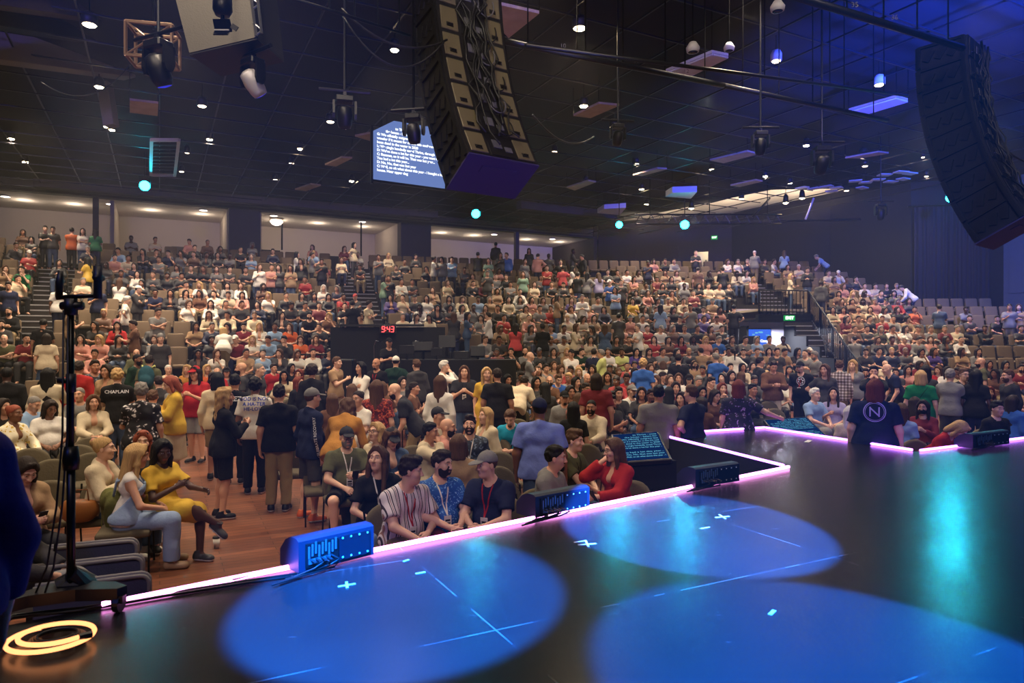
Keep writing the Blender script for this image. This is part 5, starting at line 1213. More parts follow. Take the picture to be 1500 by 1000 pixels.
def barn_lamp():
    c = ray(326, 30, 6.9); e = empty('barn_door_lamp', c, 0, 'small black stage lamp with open flaps in front of the hanging subwoofer', 'stage light')
    m = MB(); m.lathe([(.09,.26), (.095,.10), (.07,.05)], 16); m.build('body', 'black_metal', e, True); m = MB(); m.tube([(0,0,.06), (0,0,-.02)], .02, 6); m.build('yoke', 'black_metal', e); m = MB(); m.tube([(0,0,.24), (0,0,ZC-c.z)], .018, 6); m.build('hanging_pole', 'black_metal', e)
    m = MB(); m.box((0,0,-.05), (.17,.02,.12), Rx(.5)); m.box((.0,-.03,-.14), (.15,.012,.06), Rx(-.6)); m.box((.12,0,-.07), (.07,.012,.05), Ry(.6)); m.build('flap', 'black_metal', e)
    m = MB(); m.box((0,-.02,-.105), (.15,.012,.012)); m.build('lit_edge', 'trim_white', e)
barn_lamp()
def moving_light(px, py, D, s, label, hy=20, tilt=30, body='black_plastic', lens='lens_blue'):
    c = ray(px, py, D); e = empty('moving_light', c, R_(hy), label, 'stage light'); k = s
    m = MB(); m.box((0,0,.30*k), (.34*k,.26*k,.12*k), None, .02*k); m.build('base', 'black_plastic', e)
    for sd in (-1,1):
        m = MB(); m.prism([Vector((sd*.19*k, y*k, z*k)) for y, z in ((-.08,.26), (.08,.26), (.09,0), (.05,-.09), (-.05,-.09), (-.09,0))], (sd*.045*k,0,0)); m.build('yoke_arm', 'black_plastic', e)
    M = Rx(R_(tilt)); m = MB(); m.lathe([(.06*k,.20*k), (.13*k,.16*k), (.155*k,.0), (.14*k,-.16*k), (.115*k,-.24*k)], 18, M, (0,0,-.02*k)); h = m.build('head', body, e, True)
    m = MB(); m.lathe([(.10*k,-.235*k), (.09*k,-.25*k), (.02*k,-.262*k)], 18, M, (0,0,-.02*k)); m.build('lens', lens, h, True)
    m = MB(); m.box((0,0,.40*k), (.06*k,.10*k,.10*k)); m.tube([(-.5*k,0,.47*k), (.5*k,0,.47*k)], .025, 8); m.build('clamp', 'dark_metal', e); m = MB(); m.tube([(0,0,.47*k), (0,0,ZC-c.z)], .02, 6); m.build('hanging_pole', 'black_metal', e)
    return e
emis('lens_blue', (50,50,190), 1.2)
moving_light(370, 118, 7.8, .68, 'moving stage light with a silver head below the hanging subwoofer', -35, 42, 'trim_white'); moving_light(232, 98, 8.2, .85, 'dark moving stage light with a faint blue lens under the open frame', -25, 25)
moving_light(606, 192, 9.2, .62, 'black moving stage light in front of the hanging text screen', -10, 20, lens='glass_lens'); moving_light(505, 168, 9.5, .7, 'black moving stage light in the dark left of the text screen', 15, 20, lens='glass_lens')
moving_light(1204, 238, 14., .9, 'black moving stage light hanging in the blue haze', 0, 30, lens='glass_lens'); moving_light(1114, 212, 13., .7, 'small black stage light on the pipe above the bright downlights', 0, 10, lens='glass_lens')
moving_light(1290, 312, 24., .9, 'tiny stage light under the pale ceiling edge', 0, 10, lens='glass_lens'); moving_light(905, 200, 14., .7, 'black stage light hanging right of the big line array', 10, 30, lens='glass_lens')
def pendant(px, py, D, label):
    c = ray(px, py, D); e = empty('pendant_lamp', c, 0, label, 'ceiling light', 'small white lamps near the top'); m = MB(); m.lathe([(.09,0), (.10,.06), (.05,.14)], 14); m.build('shade', 'trim_white', e, True); m = MB(); m.lathe([(.07,-.005), (.02,-.02)], 14); m.build('lens', 'glass_lens', e, True); m = MB(); m.tube([(0,0,.14), (0,0,2.)], .008, 5); m.build('cord', 'black_metal', e)
pendant(1139, 16, 9.5, 'round white lamp hanging at the very top edge over the dark pipe'); pendant(1068, 74, 12.5, 'white dome detector at the end of the ribbed purple panel'); pendant(1015, 76, 10., 'dark small lamp hanging left of the ribbed purple panel')
# ---- cyan lamps at the back, shining at the stage
def cyan_lamp(px, py, D, s, label):
    c = ray(px, py, D); e = empty('cyan_stage_light', c, 0, label, 'stage light', 'cyan lamps hung over the back rows'); d = (Vector((1.5,3,2))-c).normalized(); q = Vector((0,0,-1)).rotation_difference(d).to_matrix()
    m = MB(); m.lathe([(.06,.30), (.14*s,.26), (.17*s,.0)], 16, q); m.build('body', 'black_metal', e, True); m = MB(); m.lathe([(.16*s,-.002), (.15*s,-.02), (.02,-.04)], 16, q); m.build('lens', 'lamp_cyan', e, True)
    m = MB(); m.tube([(-.2*s,0,0), (-.2*s,0,.35), (.2*s,0,.35), (.2*s,0,0)], .015, 6); m.build('yoke', 'black_metal', e); m = MB(); m.tube([(0,0,.35), (0,0,ZC-c.z)], .02, 6); m.build('hanging_pole', 'black_metal', e)
    return c
CY = [cyan_lamp(212, 272, 26, 1.15, 'cyan glowing stage lamp under the ventilation frame'), cyan_lamp(697, 313, 30, 1.15, 'cyan glowing stage lamp below the big line array'), cyan_lamp(907, 329, 30, .9, 'cyan glowing stage lamp left of the rear truss'), cyan_lamp(1003, 329, 30, 1.15, 'cyan glowing stage lamp on the rear truss')]
CY.append(cyan_lamp(1392, 290, 27.5, 1.0, 'cyan stage lamp hidden behind the far line array'))
# ---- hanging text screen
def text_screen():
    emis('projection', (104,128,190), .95); emis('projection_text', (240,246,255), 1.5)
    D = 15.; tl, tr, br, bl = ray(546, 193, D), ray(648, 176, D+.9), ray(648, 272, D+.9), ray(547, 262, D); x = (br-bl); x.z = 0; x.normalize(); W = 1.75; H = 1.28; c0 = bl+x*W/2+Vector((0,0,H/2)); e = empty('projection_screen', c0, math.atan2(x.y, x.x), 'hanging screen showing lines of white text beside the big line array', 'screen')
    m = MB(); m.prism([Vector(p) for p in ((-W/2,0,-H/2), (W/2,0,-H/2), (W/2,0,H/2+.1), (-W/2+.48,0,H/2+.08), (-W/2,0,H/2-.22))], (0,.04,0)); m.build('screen', 'projection', e)
    m = MB(); m.box((0,.03,-H/2-.03), (W+.06,.06,.05)); m.box((-W/2-.03,.03,-.1), (.05,.06,H)); m.build('frame', 'black_metal', e)
    T = ['       to Thrive - once', '   the house - Salem for', 'G: We officially outgrew last', 'wonder if it meant for us that this conference', 'been dead in the water in 2020', 'L: We single handedly saved Thrive, through', "D: We've done a lot for this year - you want to hear", "C: Bananas, so it will be. That was last year...", 'You had a lot this year...', 'D: No, No, that was last year', 'C: Well, so ok what about this year - I bought a big', 'house. Near upper dog']
    vs, fs = [], []
    for i, t in enumerate(T):
        v, f = text_mesh(t, .078, 'LEFT', .004); b = len(vs)
        for q in v: vs.append((-W/2+.08+(0.28 if i < 1 else .14 if i < 2 else 0)*(1 if i < 2 else 0)+q[0]*1.0, -.006, H/2-.10-i*.088+q[1]))
        fs += [tuple(b+k for k in g) for g in f]
    vs2 = [(min(p[0], W/2-.03), p[1], p[2]) for p in vs]; mesh_obj('lettering', vs2, fs, 'projection_text', e, False)
text_screen()
# ---- pipes and truss
def pipe(p, q, r, label, tags=()):
    p, q = Vector(p), Vector(q); m = MB(); m.tube([p, q], r, 8); o = m.build('lighting_pipe', 'dark_metal', None, True); tag(o, label, 'pipe')
    m = MB()
    for i in range(5): t = (i+.5)/5; c = p+(q-p)*t; m.tube([c, Vector((c.x, c.y, ZC))], .012, 5)
    m.build('hanger', 'black_metal', o)
    for t, s in tags:
        c = p+(q-p)*t; v, f = text_mesh(s, .10, 'CENTER', .0); mesh_obj('number', [c+Vector((w[0], -r-.01, w[1]+.09)) for w in v], f, 'grey_plastic', o, False)
pipe(ray(735, 60, 10.5), ray(1060, 125, 12.6), .05, 'dark pipe with number tags running right from the big line array', ((.24,'10'), (.56,'11'), (.8,'12')))
pipe(ray(1060, 125, 12.6), ray(1300, 176, 15.), .045, 'dark pipe continuing past the ribbed purple panel in the blue haze'); pipe(ray(1150, -10, 8.2), ray(1410, 70, 10.2), .05, 'dark pipe at the top with small number tags', ((.33,'35'), (.55,'36')))
pipe(ray(420, -5, 7.), ray(600, 52, 8.6), .02, 'thin dark cable pipe running into the big line array'); pipe(ray(770, 66, 9.), ray(1330, 140, 15.), .03, 'thin long pipe crossing below the top right ceiling')
def truss():
    e = empty('lighting_truss', ray(1035, 322, 29), 0, 'long black triangular truss carrying a cyan lamp at the back', 'truss'); o = Vector(e.location); a, b = ray(930, 328, 30.)-o, ray(1145, 328, 31.)-o; u = Vector((0,0,.42))
    m = MB(); m.tube([a, b], .035, 6); m.tube([a+u, b+u], .035, 6); m.build('chord', 'black_metal', e); m = MB(); n = 14
    for i in range(n): p, q = a+(b-a)*i/n, a+(b-a)*(i+1)/n; m.tube([p, (p+q)/2+u], .018, 5); m.tube([(p+q)/2+u, q], .018, 5)
    m.build('brace', 'dark_metal', e); m = MB()
    for t in (.1,.5,.9): p = a+(b-a)*t; m.tube([p+u, p+Vector((0,0,ZC-o.z))], .02, 5)
    m.build('hanger', 'black_metal', e)
truss()
bar('trim_12', ray(1003, 327, 31.5), ray(1260, 321, 33), .12, .1, 'dark_metal')
for (x0, y0, x1, y1, D, lab) in ((1102,318,1128,290,30,'slanted black hanging rod below the pale upper ceiling, nearer the truss'), (1180,321,1192,290,30,'slanted white lit rod hanging near the far end of the truss pipe')):
    m = MB(); m.tube([ray(x0, y0, D), ray(x1, y1, D)], .045, 6); o = m.build('hanging_rod', 'trim_white' if 'white' in lab else 'black_metal', None, True); tag(o, lab, 'rod')
for px, py in ((1151,297), (1013,305), (1175,290)):
    c = ray(px, py, 31.); side = {1151:'hanging in the middle of', 1013:'hanging at the near end of', 1175:'set into the far part of'}[px]; e = empty('pendant_lamp', c, 0, f'small bright lamp {side} the pale upper ceiling', 'ceiling light'); m = MB(); m.lathe([(.14,0), (.10,.3), (.05,.4)], 12); m.build('shade', 'black_metal', e, True); m = MB(); m.lathe([(.11,-.01), (.03,-.05)], 12); m.build('bulb', 'lamp_warm', e, True); m = MB(); m.tube([(0,0,.4), (0,0,10.5-c.z)], .012, 5); m.build('cord', 'black_metal', e)
# slack cables
def slack(p, q, sag, label, r=.018):
    p, q = Vector(p), Vector(q); m = MB(); m.tube([p+(q-p)*t-Vector((0,0,sag*4*t*(1-t))) for t in [i/16 for i in range(17)]], r, 6); o = m.build('hanging_cable', 'cable_black', None, True); tag(o, label, 'cable')
slack(ray(500, 12, 8.), ray(655, 58, 8.6), .25, 'slack grey cable reaching the left flank of the big line array', .014); slack(ray(500, 20, 7.9), ray(650, 62, 8.5), .45, 'second slack cable just under the first beside the big line array', .014)
slack(ray(780, 168, 12), ray(870, 200, 14), .3, 'slack pale cable hanging right of the big line array'); slack(ray(60, 120, 14), ray(190, 95, 17), .5, 'slack thin cable below the grey ceiling beam', .012); slack(ray(1440, 180, 11.), ray(1530, 240, 11.), .2, 'slack cable trailing from the far line array')
# open square frame at upper left
def square_frame():
    c = ray(218, 58, 9.); e = empty('square_truss', c, R_(12), 'open square truss frame lit warm near the top of the hall', 'truss'); W, H = .56, .44; m = MB()
    for y in (0,.4):
        for s in (-1,1): m.tube([(s*W/2,y,-H/2), (s*W/2,y,H/2)], .025, 6); m.tube([(-W/2,y,s*H/2), (W/2,y,s*H/2)], .025, 6)
    for sx in (-1,1):
        for sz in (-1,1): m.tube([(sx*W/2,0,sz*H/2), (sx*W/2,.4,sz*H/2)], .022, 6)
    m.build('chord', 'truss_warm', e); m = MB()
    for y in (0,.4): m.tube([(-W/2,y,-H/2), (W/2,y,H/2)], .015, 5); m.tube([(W/2,y,-H/2), (-W/2,y,H/2)], .015, 5)
    m.build('brace', 'truss_warm', e); m = MB(); m.tube([(0,.2,H/2), (0,.2,2.2)], .015, 5); m.build('hanger', 'black_metal', e)
plain('truss_warm', (140,112,92), .4, .6)
square_frame()
# loose acoustic flakes: small pale panels far at the right
FL = [(1175,275), (1193,276), (1211,273), (1225,275), (1218,280), (1253,265), (1268,267), (1286,263), (1296,256), (1305,266), (1320,252), (1333,254), (1323,262), (1263,275)]
for i, (px, py) in enumerate(FL):
    D = F*(9.1-EYE)/(500-py); c = ray(px, py, D); m = MB(); m.box((0,0,0), (.34,.5,.05), Rz(.5+.13*i), .01); o = m.build('ceiling_baffle', 'trim_white'); o.location = c; tag(o, 'small pale baffle hanging among others under the ceiling above the curtain', 'baffle', 'pale baffles under the ceiling')
    m = MB(); m.tube([(0,0,.02), (0,0,ZC-9.1)], .01, 4); m.build('cord', 'black_metal', o)
# lobby lamps
for px, py in ((8,288), (162,299), (298,308), (401,316), (531,325), (724,338), (809,345)):
    z = ZO-.03; D = F*(z-EYE)/(500-py); c = ray(px, py, D); 
    if E2.dot(c) < 37.3: c = c*(38.5/E2.dot(c)); c.z = z
    nm = {8:'first lobby opening at the far end', 162:'second lobby opening near the post', 298:'second lobby opening near the pillar', 401:'third lobby opening near the crystal lamp', 531:'third lobby opening', 724:'fourth lobby opening', 809:'last lobby opening'}[px]
    e = empty('lobby_downlight', c, 0, f'round white ceiling light inside the {nm}', 'ceiling light', 'lobby ceiling lights'); m = MB(); m.lathe([(.22,.0), (.2,.05)], 16); m.build('trim_ring', 'trim_white', e, True); m = MB(); m.lathe([(.19,-.01), (.05,-.02)], 16); m.build('lamp', 'lamp_white_soft', e, True)
def chandelier():
    c = ray(405, 325, 37.4); e = empty('chandelier', c, 0, 'small glowing crystal chandelier in the third lobby opening', 'ceiling light')
    m = MB(); m.lathe([(.30,.1), (.34,.0), (.22,-.14), (.06,-.2)], 16); m.build('crystal_bowl', 'lamp_white_soft', e, True); m = MB(); m.lathe([(.36,.1), (.36,.13)], 16); m.build('rim', 'brass', e); m = MB(); m.tube([(0,0,.1), (0,0,.45)], .02, 6); m.build('rod', 'brass', e)
chandelier()
for px, y0, y1, lab in ((413,314,336,'thin black post in the third lobby opening beside the chandelier'), (529,325,345,'thin black post in the middle of the third lobby opening')):
    D = 37.6; p, q = ray(px, y1+30, D), ray(px, y0, D); m = MB(); m.tube([p, q], .05, 6); o = m.build('sign_post', 'black_metal'); tag(o, lab, 'post')
# ================================================================ who is where
PEOPLE = []
def yaw_cam(p, Fd):
    a = math.atan2(-p[1], -p[0]); return a+R_(Fd)-math.pi/2
def put_person(px, py, P, Fd=0, label=None, D=None, tier=None, group=None, hi=None):
    sit = P['sit']; sc = P.get('s', 1.)
    J = pose(sit=sit, lean=P.get('lean', 0), twist=P.get('twist', 0), hyaw=P.get('hy', 0), hpitch=P.get('hp', 0), w=P.get('w', 1.), fem=P.get('fem', 0), side=P.get('side', 0)); H = J['H']*sc
    if D is None: D = solve(px, py, float(H[2]))
    hp = ray(px, py, D); R = RR(hp)
    if R > R0-DR*.5:
        i = rowof(R); off = (.0 if sit else -.28) if P.get('off') is None else P['off']
        if R > R0+DR*(NROW-.3): i = NROW-1; off = R-R0-DR*i
        Dn = Drow(px, i, off); loc = ray(px, 500, Dn); loc.z = Z0+DZ*i; row = i; D = Dn
        if sit:
            yaw = seat_yaw(loc)+R_(Fd)
        else: yaw = yaw_cam(loc, Fd)
        if abs(P.get('lean', 0)) > 15 and not sit:
            c, s_ = math.cos(yaw), math.sin(yaw); loc.x -= H[0]*c-H[1]*s_; loc.y -= (H[0]*s_+H[1]*c)*.3
    else:
        row = None; yaw = yaw_cam(hp, Fd) ; loc = hp.copy()
        c, s_ = math.cos(yaw), math.sin(yaw); loc.x = hp.x-(H[0]*c-H[1]*s_); loc.y = hp.y-(H[0]*s_+H[1]*c); loc.z = zfloor(RR(loc))
        if P.get('exact', True):
            need = EYE-(py-500)/F*hp.y-loc.z; f = need/float(H[2]); 
            if not sit: P['s'] = sc*min(max(f, .86), 1.14)
            else: P['s'] = sc*min(max(f, .9), 1.1)
    if row is not None and not P.get('hero'):
        t = TH(loc)
        if (row < 8 and TUN[0]-.75 < t < TUN[1]+.75) or (row < 3 and BOOTH[0]-.35 < t < BOOTH[1]+.35): return None
        if P.get('row_fill') and loc.x > 17.: return None
    if hi is None: hi = 2 if D < 9.6 else (1 if D < 17.5 else 0)
    P.update(px=px, py=py, D=D, loc=loc, yaw=yaw, row=row, label=label, hi=hi, group=group, F=Fd)
    PEOPLE.append(P); return P
def h(px, py, label, Fd, sit, top, bot, hair, **k):
    D = k.pop('D', None); P = dict(sit=sit == 's', top=tuple(top.split()), bot=tuple(bot.split()), hair=hair, **k); P['hero'] = True
    if 'arms' in k and isinstance(k['arms'], str): P['arms'] = tuple(k['arms'].split())
    if P['hair'][0] in 'lyvwpu' and 'fem' not in k: P['fem'] = 1
    return put_person(px, py, P, Fd, label, D)
HEROES = {}
def define_heroes():
    g = HEROES
    # --- seated at the left by the steps
    g['coat'] = h(38, 690, 'woman in a tan coat looking down at her phone, behind the grey padded partitions', 25, 's', 'jacket tan', 'trousers char', 'ld', arms='phone phone', hp=-28, lean=6, skin=0, shoes='blk', legs='')
    h(6, 735, 'person in grey trousers with crossed legs and black shoes beside the boom stand', 70, 's', 'hoodie dgr', 'trousers gry', 'sd', arms='lap lap', legs='x', shoes='blk', lean=-6)
    g['bun'] = h(153, 657, 'blonde woman with a pinned up bun and cream cardigan seated looking sideways', 62, 's', 'jacket crm', 'trousers dnm', 'uy', arms='hold lap', hy=14, skin=0, clip='pnk', shoes='wht')
    g['overalls'] = h(201, 668, 'woman with long blonde hair in pale denim overalls seated at the end of the row', 88, 's', 'tank wht', 'wide ldn', 'ly', arms='lap lap', skin=1, shoes='tan', shoekind='plain', lean=6, hp=-6, hy=6)
    g['yellowdress'] = h(238, 661, 'woman with long black hair in a yellow dress with crossed bare legs', 42, 's', 'dress yel', 'none none', 'vk', arms='hold reach', legs='x', skin=4, hp=-14, hy=-22, shoes='dgr')
    h(209, 647, 'auburn haired woman with sunglasses on her head between the seated blonde women', 0, 's', 'tee dgr', 'trousers dnm', 'lo', skin=0, arms='lap lap', sung=1)
    # --- behind them
    h(207, 574, 'woman seen from behind in a black and white flowered blouse near the aisle', 178, 't', 'tee print_black_white', 'trousers blk', 'sg', fem=1, w=1.15, fat=.6, arms='down phone', skin=1)
    h(250, 563, 'woman in a yellow jacket and cream skirt looking down beside the aisle', -82, 't', 'jacket yel', 'skirt crm', 'wo', w=1.1, fat=.7, fem=1, arms='phone phone', hp=-22, skin=0, shoes='wht')
    g['chaplain'] = h(172, 551, 'person seen from behind in a black shirt with the word CHAPLAIN', 176, 't', 'tee blk', 'trousers dnm', 'ky', arms='hold hold', skin=0)
    h(137, 588, 'woman with short light brown hair in a cream jacket seated with folded hands', 8, 's', 'jacket crm', 'trousers blk', 'wb', arms='clasp clasp', skin=1)
    h(180, 587, 'woman with straight blond hair in a pale green top leaning sideways', 75, 's', 'tee lime', 'trousers dgr', 'ly', lean=12, arms='reach lap', hp=-15)
    h(74, 598, 'woman with dark hair in a white printed shirt seated looking down', 5, 's', 'tee wht', 'trousers dgr', 'ld', skin=3, hp=-20, hy=15, arms='lap lap', w=1.15, fat=.6)
    h(22, 606, 'woman with red hair pinned up and a yellow patterned blouse seated at the edge', 48, 's', 'jacket print_yellow_white', 'trousers blk', 'uo', skin=3, arms='lap lap')
    h(50, 592, 'older man in a light blue shirt seated looking down between two women', 48, 's', 'long lbl', 'trousers dgr', 'bg', skin=1, hp=-22, arms='lap lap', w=1.1)
    h(5, 596, 'woman in black with glasses seated at the very edge of the hall', 40, 's', 'long blk', 'trousers blk', 'ld', skin=1, arms='lap lap')
    h(10, 549, 'broad man in black seen from behind at the far edge of the floor seats', 178, 't', 'long blk', 'trousers blk', 'bk', w=1.25, fat=.6, skin=4)
    h(62, 527, 'man in a dark blue jacket seated in profile below the left steps', 95, 's', 'long dnm', 'trousers blk', 'sd', w=1.1, skin=1)
    h(70, 551, 'woman seen from behind with long black hair and a cream shirt', 172, 't', 'long crm', 'trousers dnm', 'vk', w=1.15, fat=.5, arms='reach down')
    h(68, 496, 'woman in a beige shirt seen from behind on the lower left steps', 176, 't', 'tee crm', 'trousers dnm', 'wd', w=1.1)
    h(116, 539, 'person in a red shirt seen from behind next to the boom stand', 160, 't', 'long red', 'trousers blk', 'sd', w=1.15, skin=2)
    h(139, 538, 'man in a dark flowered shirt facing the stage behind the red shirt', 15, 't', 'tee print_grey_leaf', 'trousers dgr', 'sd', skin=2)
    h(202, 527, 'tall man with a black beard in a dark green sweater', 55, 't', 'long dgn', 'trousers blk', 'bk', beard='fk', w=1.1, skin=3)
    g['pack'] = h(219, 529, 'person with a teal and lime backpack seen from behind near the dark green sweater', 165, 't', 'tee olv', 'trousers dgr', 'sd', arms='down down')
    h(156, 544, 'woman with dark hair in a beige cardigan turned aside', -35, 't', 'jacket tan', 'trousers blk', 'wd', skin=2)
    h(286, 547, 'woman in a red cap and red shirt with a camera strap by the aisle', -30, 't', 'tee red', 'shorts gry', 'cr', fem=1, hat='red', under='ld', w=1.2, fat=.8, arms='hold hold')
    h(252, 541, 'woman with long wavy blond hair behind the yellow jacket', -20, 's', 'tee mus', 'trousers dgr', 'yy')
    h(271, 536, 'woman with blond hair in an orange top seated beyond the yellow jacket', 20, 's', 'tee org', 'trousers dgr', 'yy')
    # --- standing group in the aisle
    h(330, 581, 'woman with long blond curls in a loose black shirt and bare legs', 105, 't', 'long blk', 'shorts blk', 'yy', arms='hold hold', skin=1, hy=-10, shoes='blk', w=1.05)
    h(319, 557, 'person in a pale grey shirt with black hair behind the blond curls', 170, 't', 'long crm', 'shorts kha', 'wk', skin=2, fem=0)
    g['rez'] = h(344, 560, 'man seen from behind in a black shirt marked REZ', 176, 't', 'tee blk', 'trousers blk', 'fk', skin=2)
    g['god'] = h(374, 566, 'man in a white shirt with blue slogan on the back and black jeans', 172, 't', 'tee wht', 'trousers blk', 'kk', skin=3, arms='hold down', w=1.05, shoes='blk')
    h(353, 540, 'bald man with a dark beard in a dark grey shirt among the standing group', -100, 't', 'tee dgr', 'trousers blk', 'bx', beard='fk', w=1.15, skin=1)
    h(380, 541, 'man with thin grey hair in a dark hooded jacket facing sideways', 70, 't', 'hoodie dgr', 'trousers blk', 'bg', w=1.1, skin=0)
    h(409, 577, 'stout man in a black polo shirt and khaki trousers seen from behind', 172, 't', 'tee blk', 'trousers kha', 'fd', w=1.15, fat=.7, shoes='blk', skin=1)
    g['navy'] = h(458, 583, 'tall man in navy long sleeves, black shorts and grey cap with orange sneakers', 118, 't', 'long nvy', 'shorts dgr', 'cg', hat='gry', under='bb', w=1.12, fat=.3, shoes='org', skin=0, legs='o')
    h(494, 531, 'man with short hair in a tan printed shirt gesturing near the booth rail', 62, 't', 'tee tan', 'trousers crm', 'fb', w=1.15, skin=0, arms='hold down')
    h(528, 539, 'woman with black hair in a white top facing the tan printed shirt', -50, 't', 'long wht', 'trousers dgr', 'lk', skin=1, arms='cross cross')
    g['lany1'] = h(551, 533, 'bald man in black with a lanyard below the red clock', -30, 't', 'tee blk', 'trousers blk', 'bx', beard='gd', skin=2, lan='red')
    h(580, 530, 'man in a white cap and dark green shirt seen from behind below the clock', 172, 't', 'tee dgn', 'trousers blk', 'cw', hat='wht', under='bd', w=1.15, arms='hip down')
    h(438, 560, 'woman with auburn hair in black seated behind the navy long sleeves', 50, 's', 'long blk', 'trousers blk', 'lr')
    h(510, 597, 'woman in a mustard shirt and leopard skirt bending over from behind', 165, 't', 'long mus', 'skirt print_leopard', 'yb', lean=38, arms='reach reach', w=1.05, s=1.0)
    h(552, 569, 'woman in a red and orange leaf blouse seen from behind', 172, 't', 'tee print_red_leaf', 'trousers kha', 'lb', w=1.12, arms='down hold', skin=0)
    h(524, 582, 'woman with black hair tied back in a white vest turned left', -35, 't', 'tee wht', 'trousers crm', 'ud', s=.93, arms='hold hold')
    h(578, 573, 'bald bearded man in a black shirt bending forward beside the leaf blouse', -95, 't', 'tee char', 'trousers kha', 'bx', beard='fd', lean=30, arms='hang hang', w=1.1, skin=0)
    h(487, 587, 'woman with straight brown hair behind the mustard shirt', 178, 's', 'tee brn', 'trousers dgr', 'lb')
    h(400, 535, 'man in a red printed shirt seated beside a black haired woman', 30, 's', 'tee red', 'trousers dgr', 'sd')
    h(415, 539, 'woman with long black hair seated beside the red printed shirt', 35, 's', 'tee blk', 'trousers dgr', 'lk', skin=2)
    h(430, 517, 'man in a white shirt with hands folded seated below the booth rail', 5, 's', 'long wht', 'trousers dgr', 'fd', arms='clasp clasp', skin=1)
    h(457, 545, 'dark clad person with bushy brown hair behind the man in navy long sleeves', 170, 't', 'jacket blk', 'trousers blk', 'ad', fem=1)
    # --- front seats
    g['olive'] = h(508, 641, 'grey bearded man in olive shirt, black cap and glasses holding a phone', 12, 's', 'tee olv', 'shorts blk', 'ck', hat='char', under='bg', beard='fg', gl=1, lan='wht', w=1.2, fat=.6, arms='lap phone', skin=0, shoes='blk', legs='o')
    h(551, 633, 'blonde woman with glasses in a pale yellow top looking up left', -42, 's', 'tee crm', 'trousers dgr', 'wy', gl=1, hp=8, skin=0)
    h(574, 641, 'person with long fair hair under a black cap looking at a phone', 18, 's', 'jacket dnm', 'trousers dgr', 'ck', hat='char', under='yb', fem=1, hp=-18, arms='phone phone', skin=0)
    g['tornjeans'] = h(553, 672, 'woman with very long brown hair in a black shirt and torn jeans', 8, 's', 'tee blk', 'trousers ldn', 'vb', hy=-30, hp=12, lan='wht', arms='lap lap', skin=0, lean=4)
    g['stripe'] = h(602, 690, 'man in a white shirt with dark stripes seated at the front', 30, 's', 'tee print_stripe', 'trousers kha', 'qd', hy=52, lan='red', lean=10, arms='knees lap', w=1.15, fat=.5, skin=0)
    g['leafblue'] = h(648, 682, 'dark bearded man in a bright blue patterned shirt seated at the front', 24, 's', 'tee print_blue_leaf', 'trousers mar', 'sd', beard='fd', hy=30, hp=-4, lan='wht', arms='clasp clasp', w=1.15, fat=.6, skin=0)
    g['polo'] = h(713, 681, 'man in a navy polo shirt and pale grey cap seated at the front', -25, 's', 'tee nvy', 'trousers kha', 'cw', hat='gry', under='bb', hy=-34, lan='red', arms='clasp clasp', w=1.12, fat=.3, skin=0, lean=6)
    g['hood'] = h(814, 671, 'man with black hair in a grey hooded sweater seated behind the speaker box', 70, 's', 'hoodie gry', 'trousers dgr', 'fk', beard='gk', hy=16, w=1.1, arms='lap lap', skin=1, lean=6)
    g['redcardigan'] = h(899, 659, 'woman in a red cardigan and glasses drinking with a straw', -48, 's', 'jacket red', 'trousers dgr', 'lb', gl=1, hp=-8, hy=-18, arms='face reach', skin=0, fem=1)
    g['olive2'] = h(842, 646, 'young man in a light olive shirt seated turned toward the red cardigan', 58, 's', 'tee olv', 'trousers dnm', 'qb', lan='blk', arms='knees lap', skin=0, hy=10, lean=4)
    g['bigblue'] = h(790, 600, 'large man in a blue shirt and dark cap standing with his back to the stage', 168, 't', 'tee lbl2', 'trousers dnm', 'ck', hat='nvy', under='bk', w=1.42, fat=.5, arms='down down', skin=3, hy=25, shoes='blk')
    h(747, 612, 'man in a bright teal shirt seated looking down behind the large blue shirt', -20, 's', 'tee tea', 'trousers dgr', 'sb', hp=-22, hy=10, skin=0, lean=14, arms='clasp clasp', beard='gb')
    h(711, 609, 'woman with very long blond hair in a rust and cream top', -55, 's', 'jacket crm', 'trousers dgr', 'vy', hp=4, skin=0)
    g['lany2'] = h(688, 623, 'bearded man in a grey leaf shirt with white lanyard looking up', -4, 's', 'tee print_grey_leaf', 'trousers dgr', 'qd', beard='fd', hp=10, lan='wht', w=1.15, skin=0)
    h(656, 624, 'bald man with a beard in a pink shirt in profile', 82, 's', 'tee pnk', 'trousers dgr', 'bx', beard='fd', skin=1, w=1.1)
    h(631, 633, 'man with black hair in a beige hooded sweater, hand at his mouth', 66, 's', 'hoodie crm', 'trousers dgr', 'fk', beard='gk', arms='face lap', skin=2)
    h(642, 609, 'man in a dark cap and pale shirt behind the bald man in pink', 60, 's', 'tee crm', 'trousers dgr', 'ck', hat='char', skin=1)
    h(672, 652, 'person with light brown hair seen from behind in a fur trimmed coat', 172, 's', 'jacket tan', 'trousers dgr', 'wb', skin=0, fem=1)
    h(866, 597, 'bearded man in a grey hooded sweater with dark print, seated', -12, 's', 'hoodie crm', 'trousers dgr', 'bk', beard='fk', w=1.15, skin=2, arms='clasp clasp')
    h(827, 583, 'man in a black cap with white badge and a two tone hooded jacket', 8, 's', 'hoodie gry', 'trousers blk', 'ck', hat='blk', beard='gd', skin=1)
    h(840, 600, 'woman with straight black hair seen from behind next to the two tone jacket', 178, 's', 'tee blk', 'trousers blk', 'vk')
    h(874, 560, 'person in a maroon shirt seen from behind before the grey hooded sweater', 176, 't', 'tee mar', 'trousers dgr', 'wd', w=1.25, fat=.5, fem=0, s=1.)
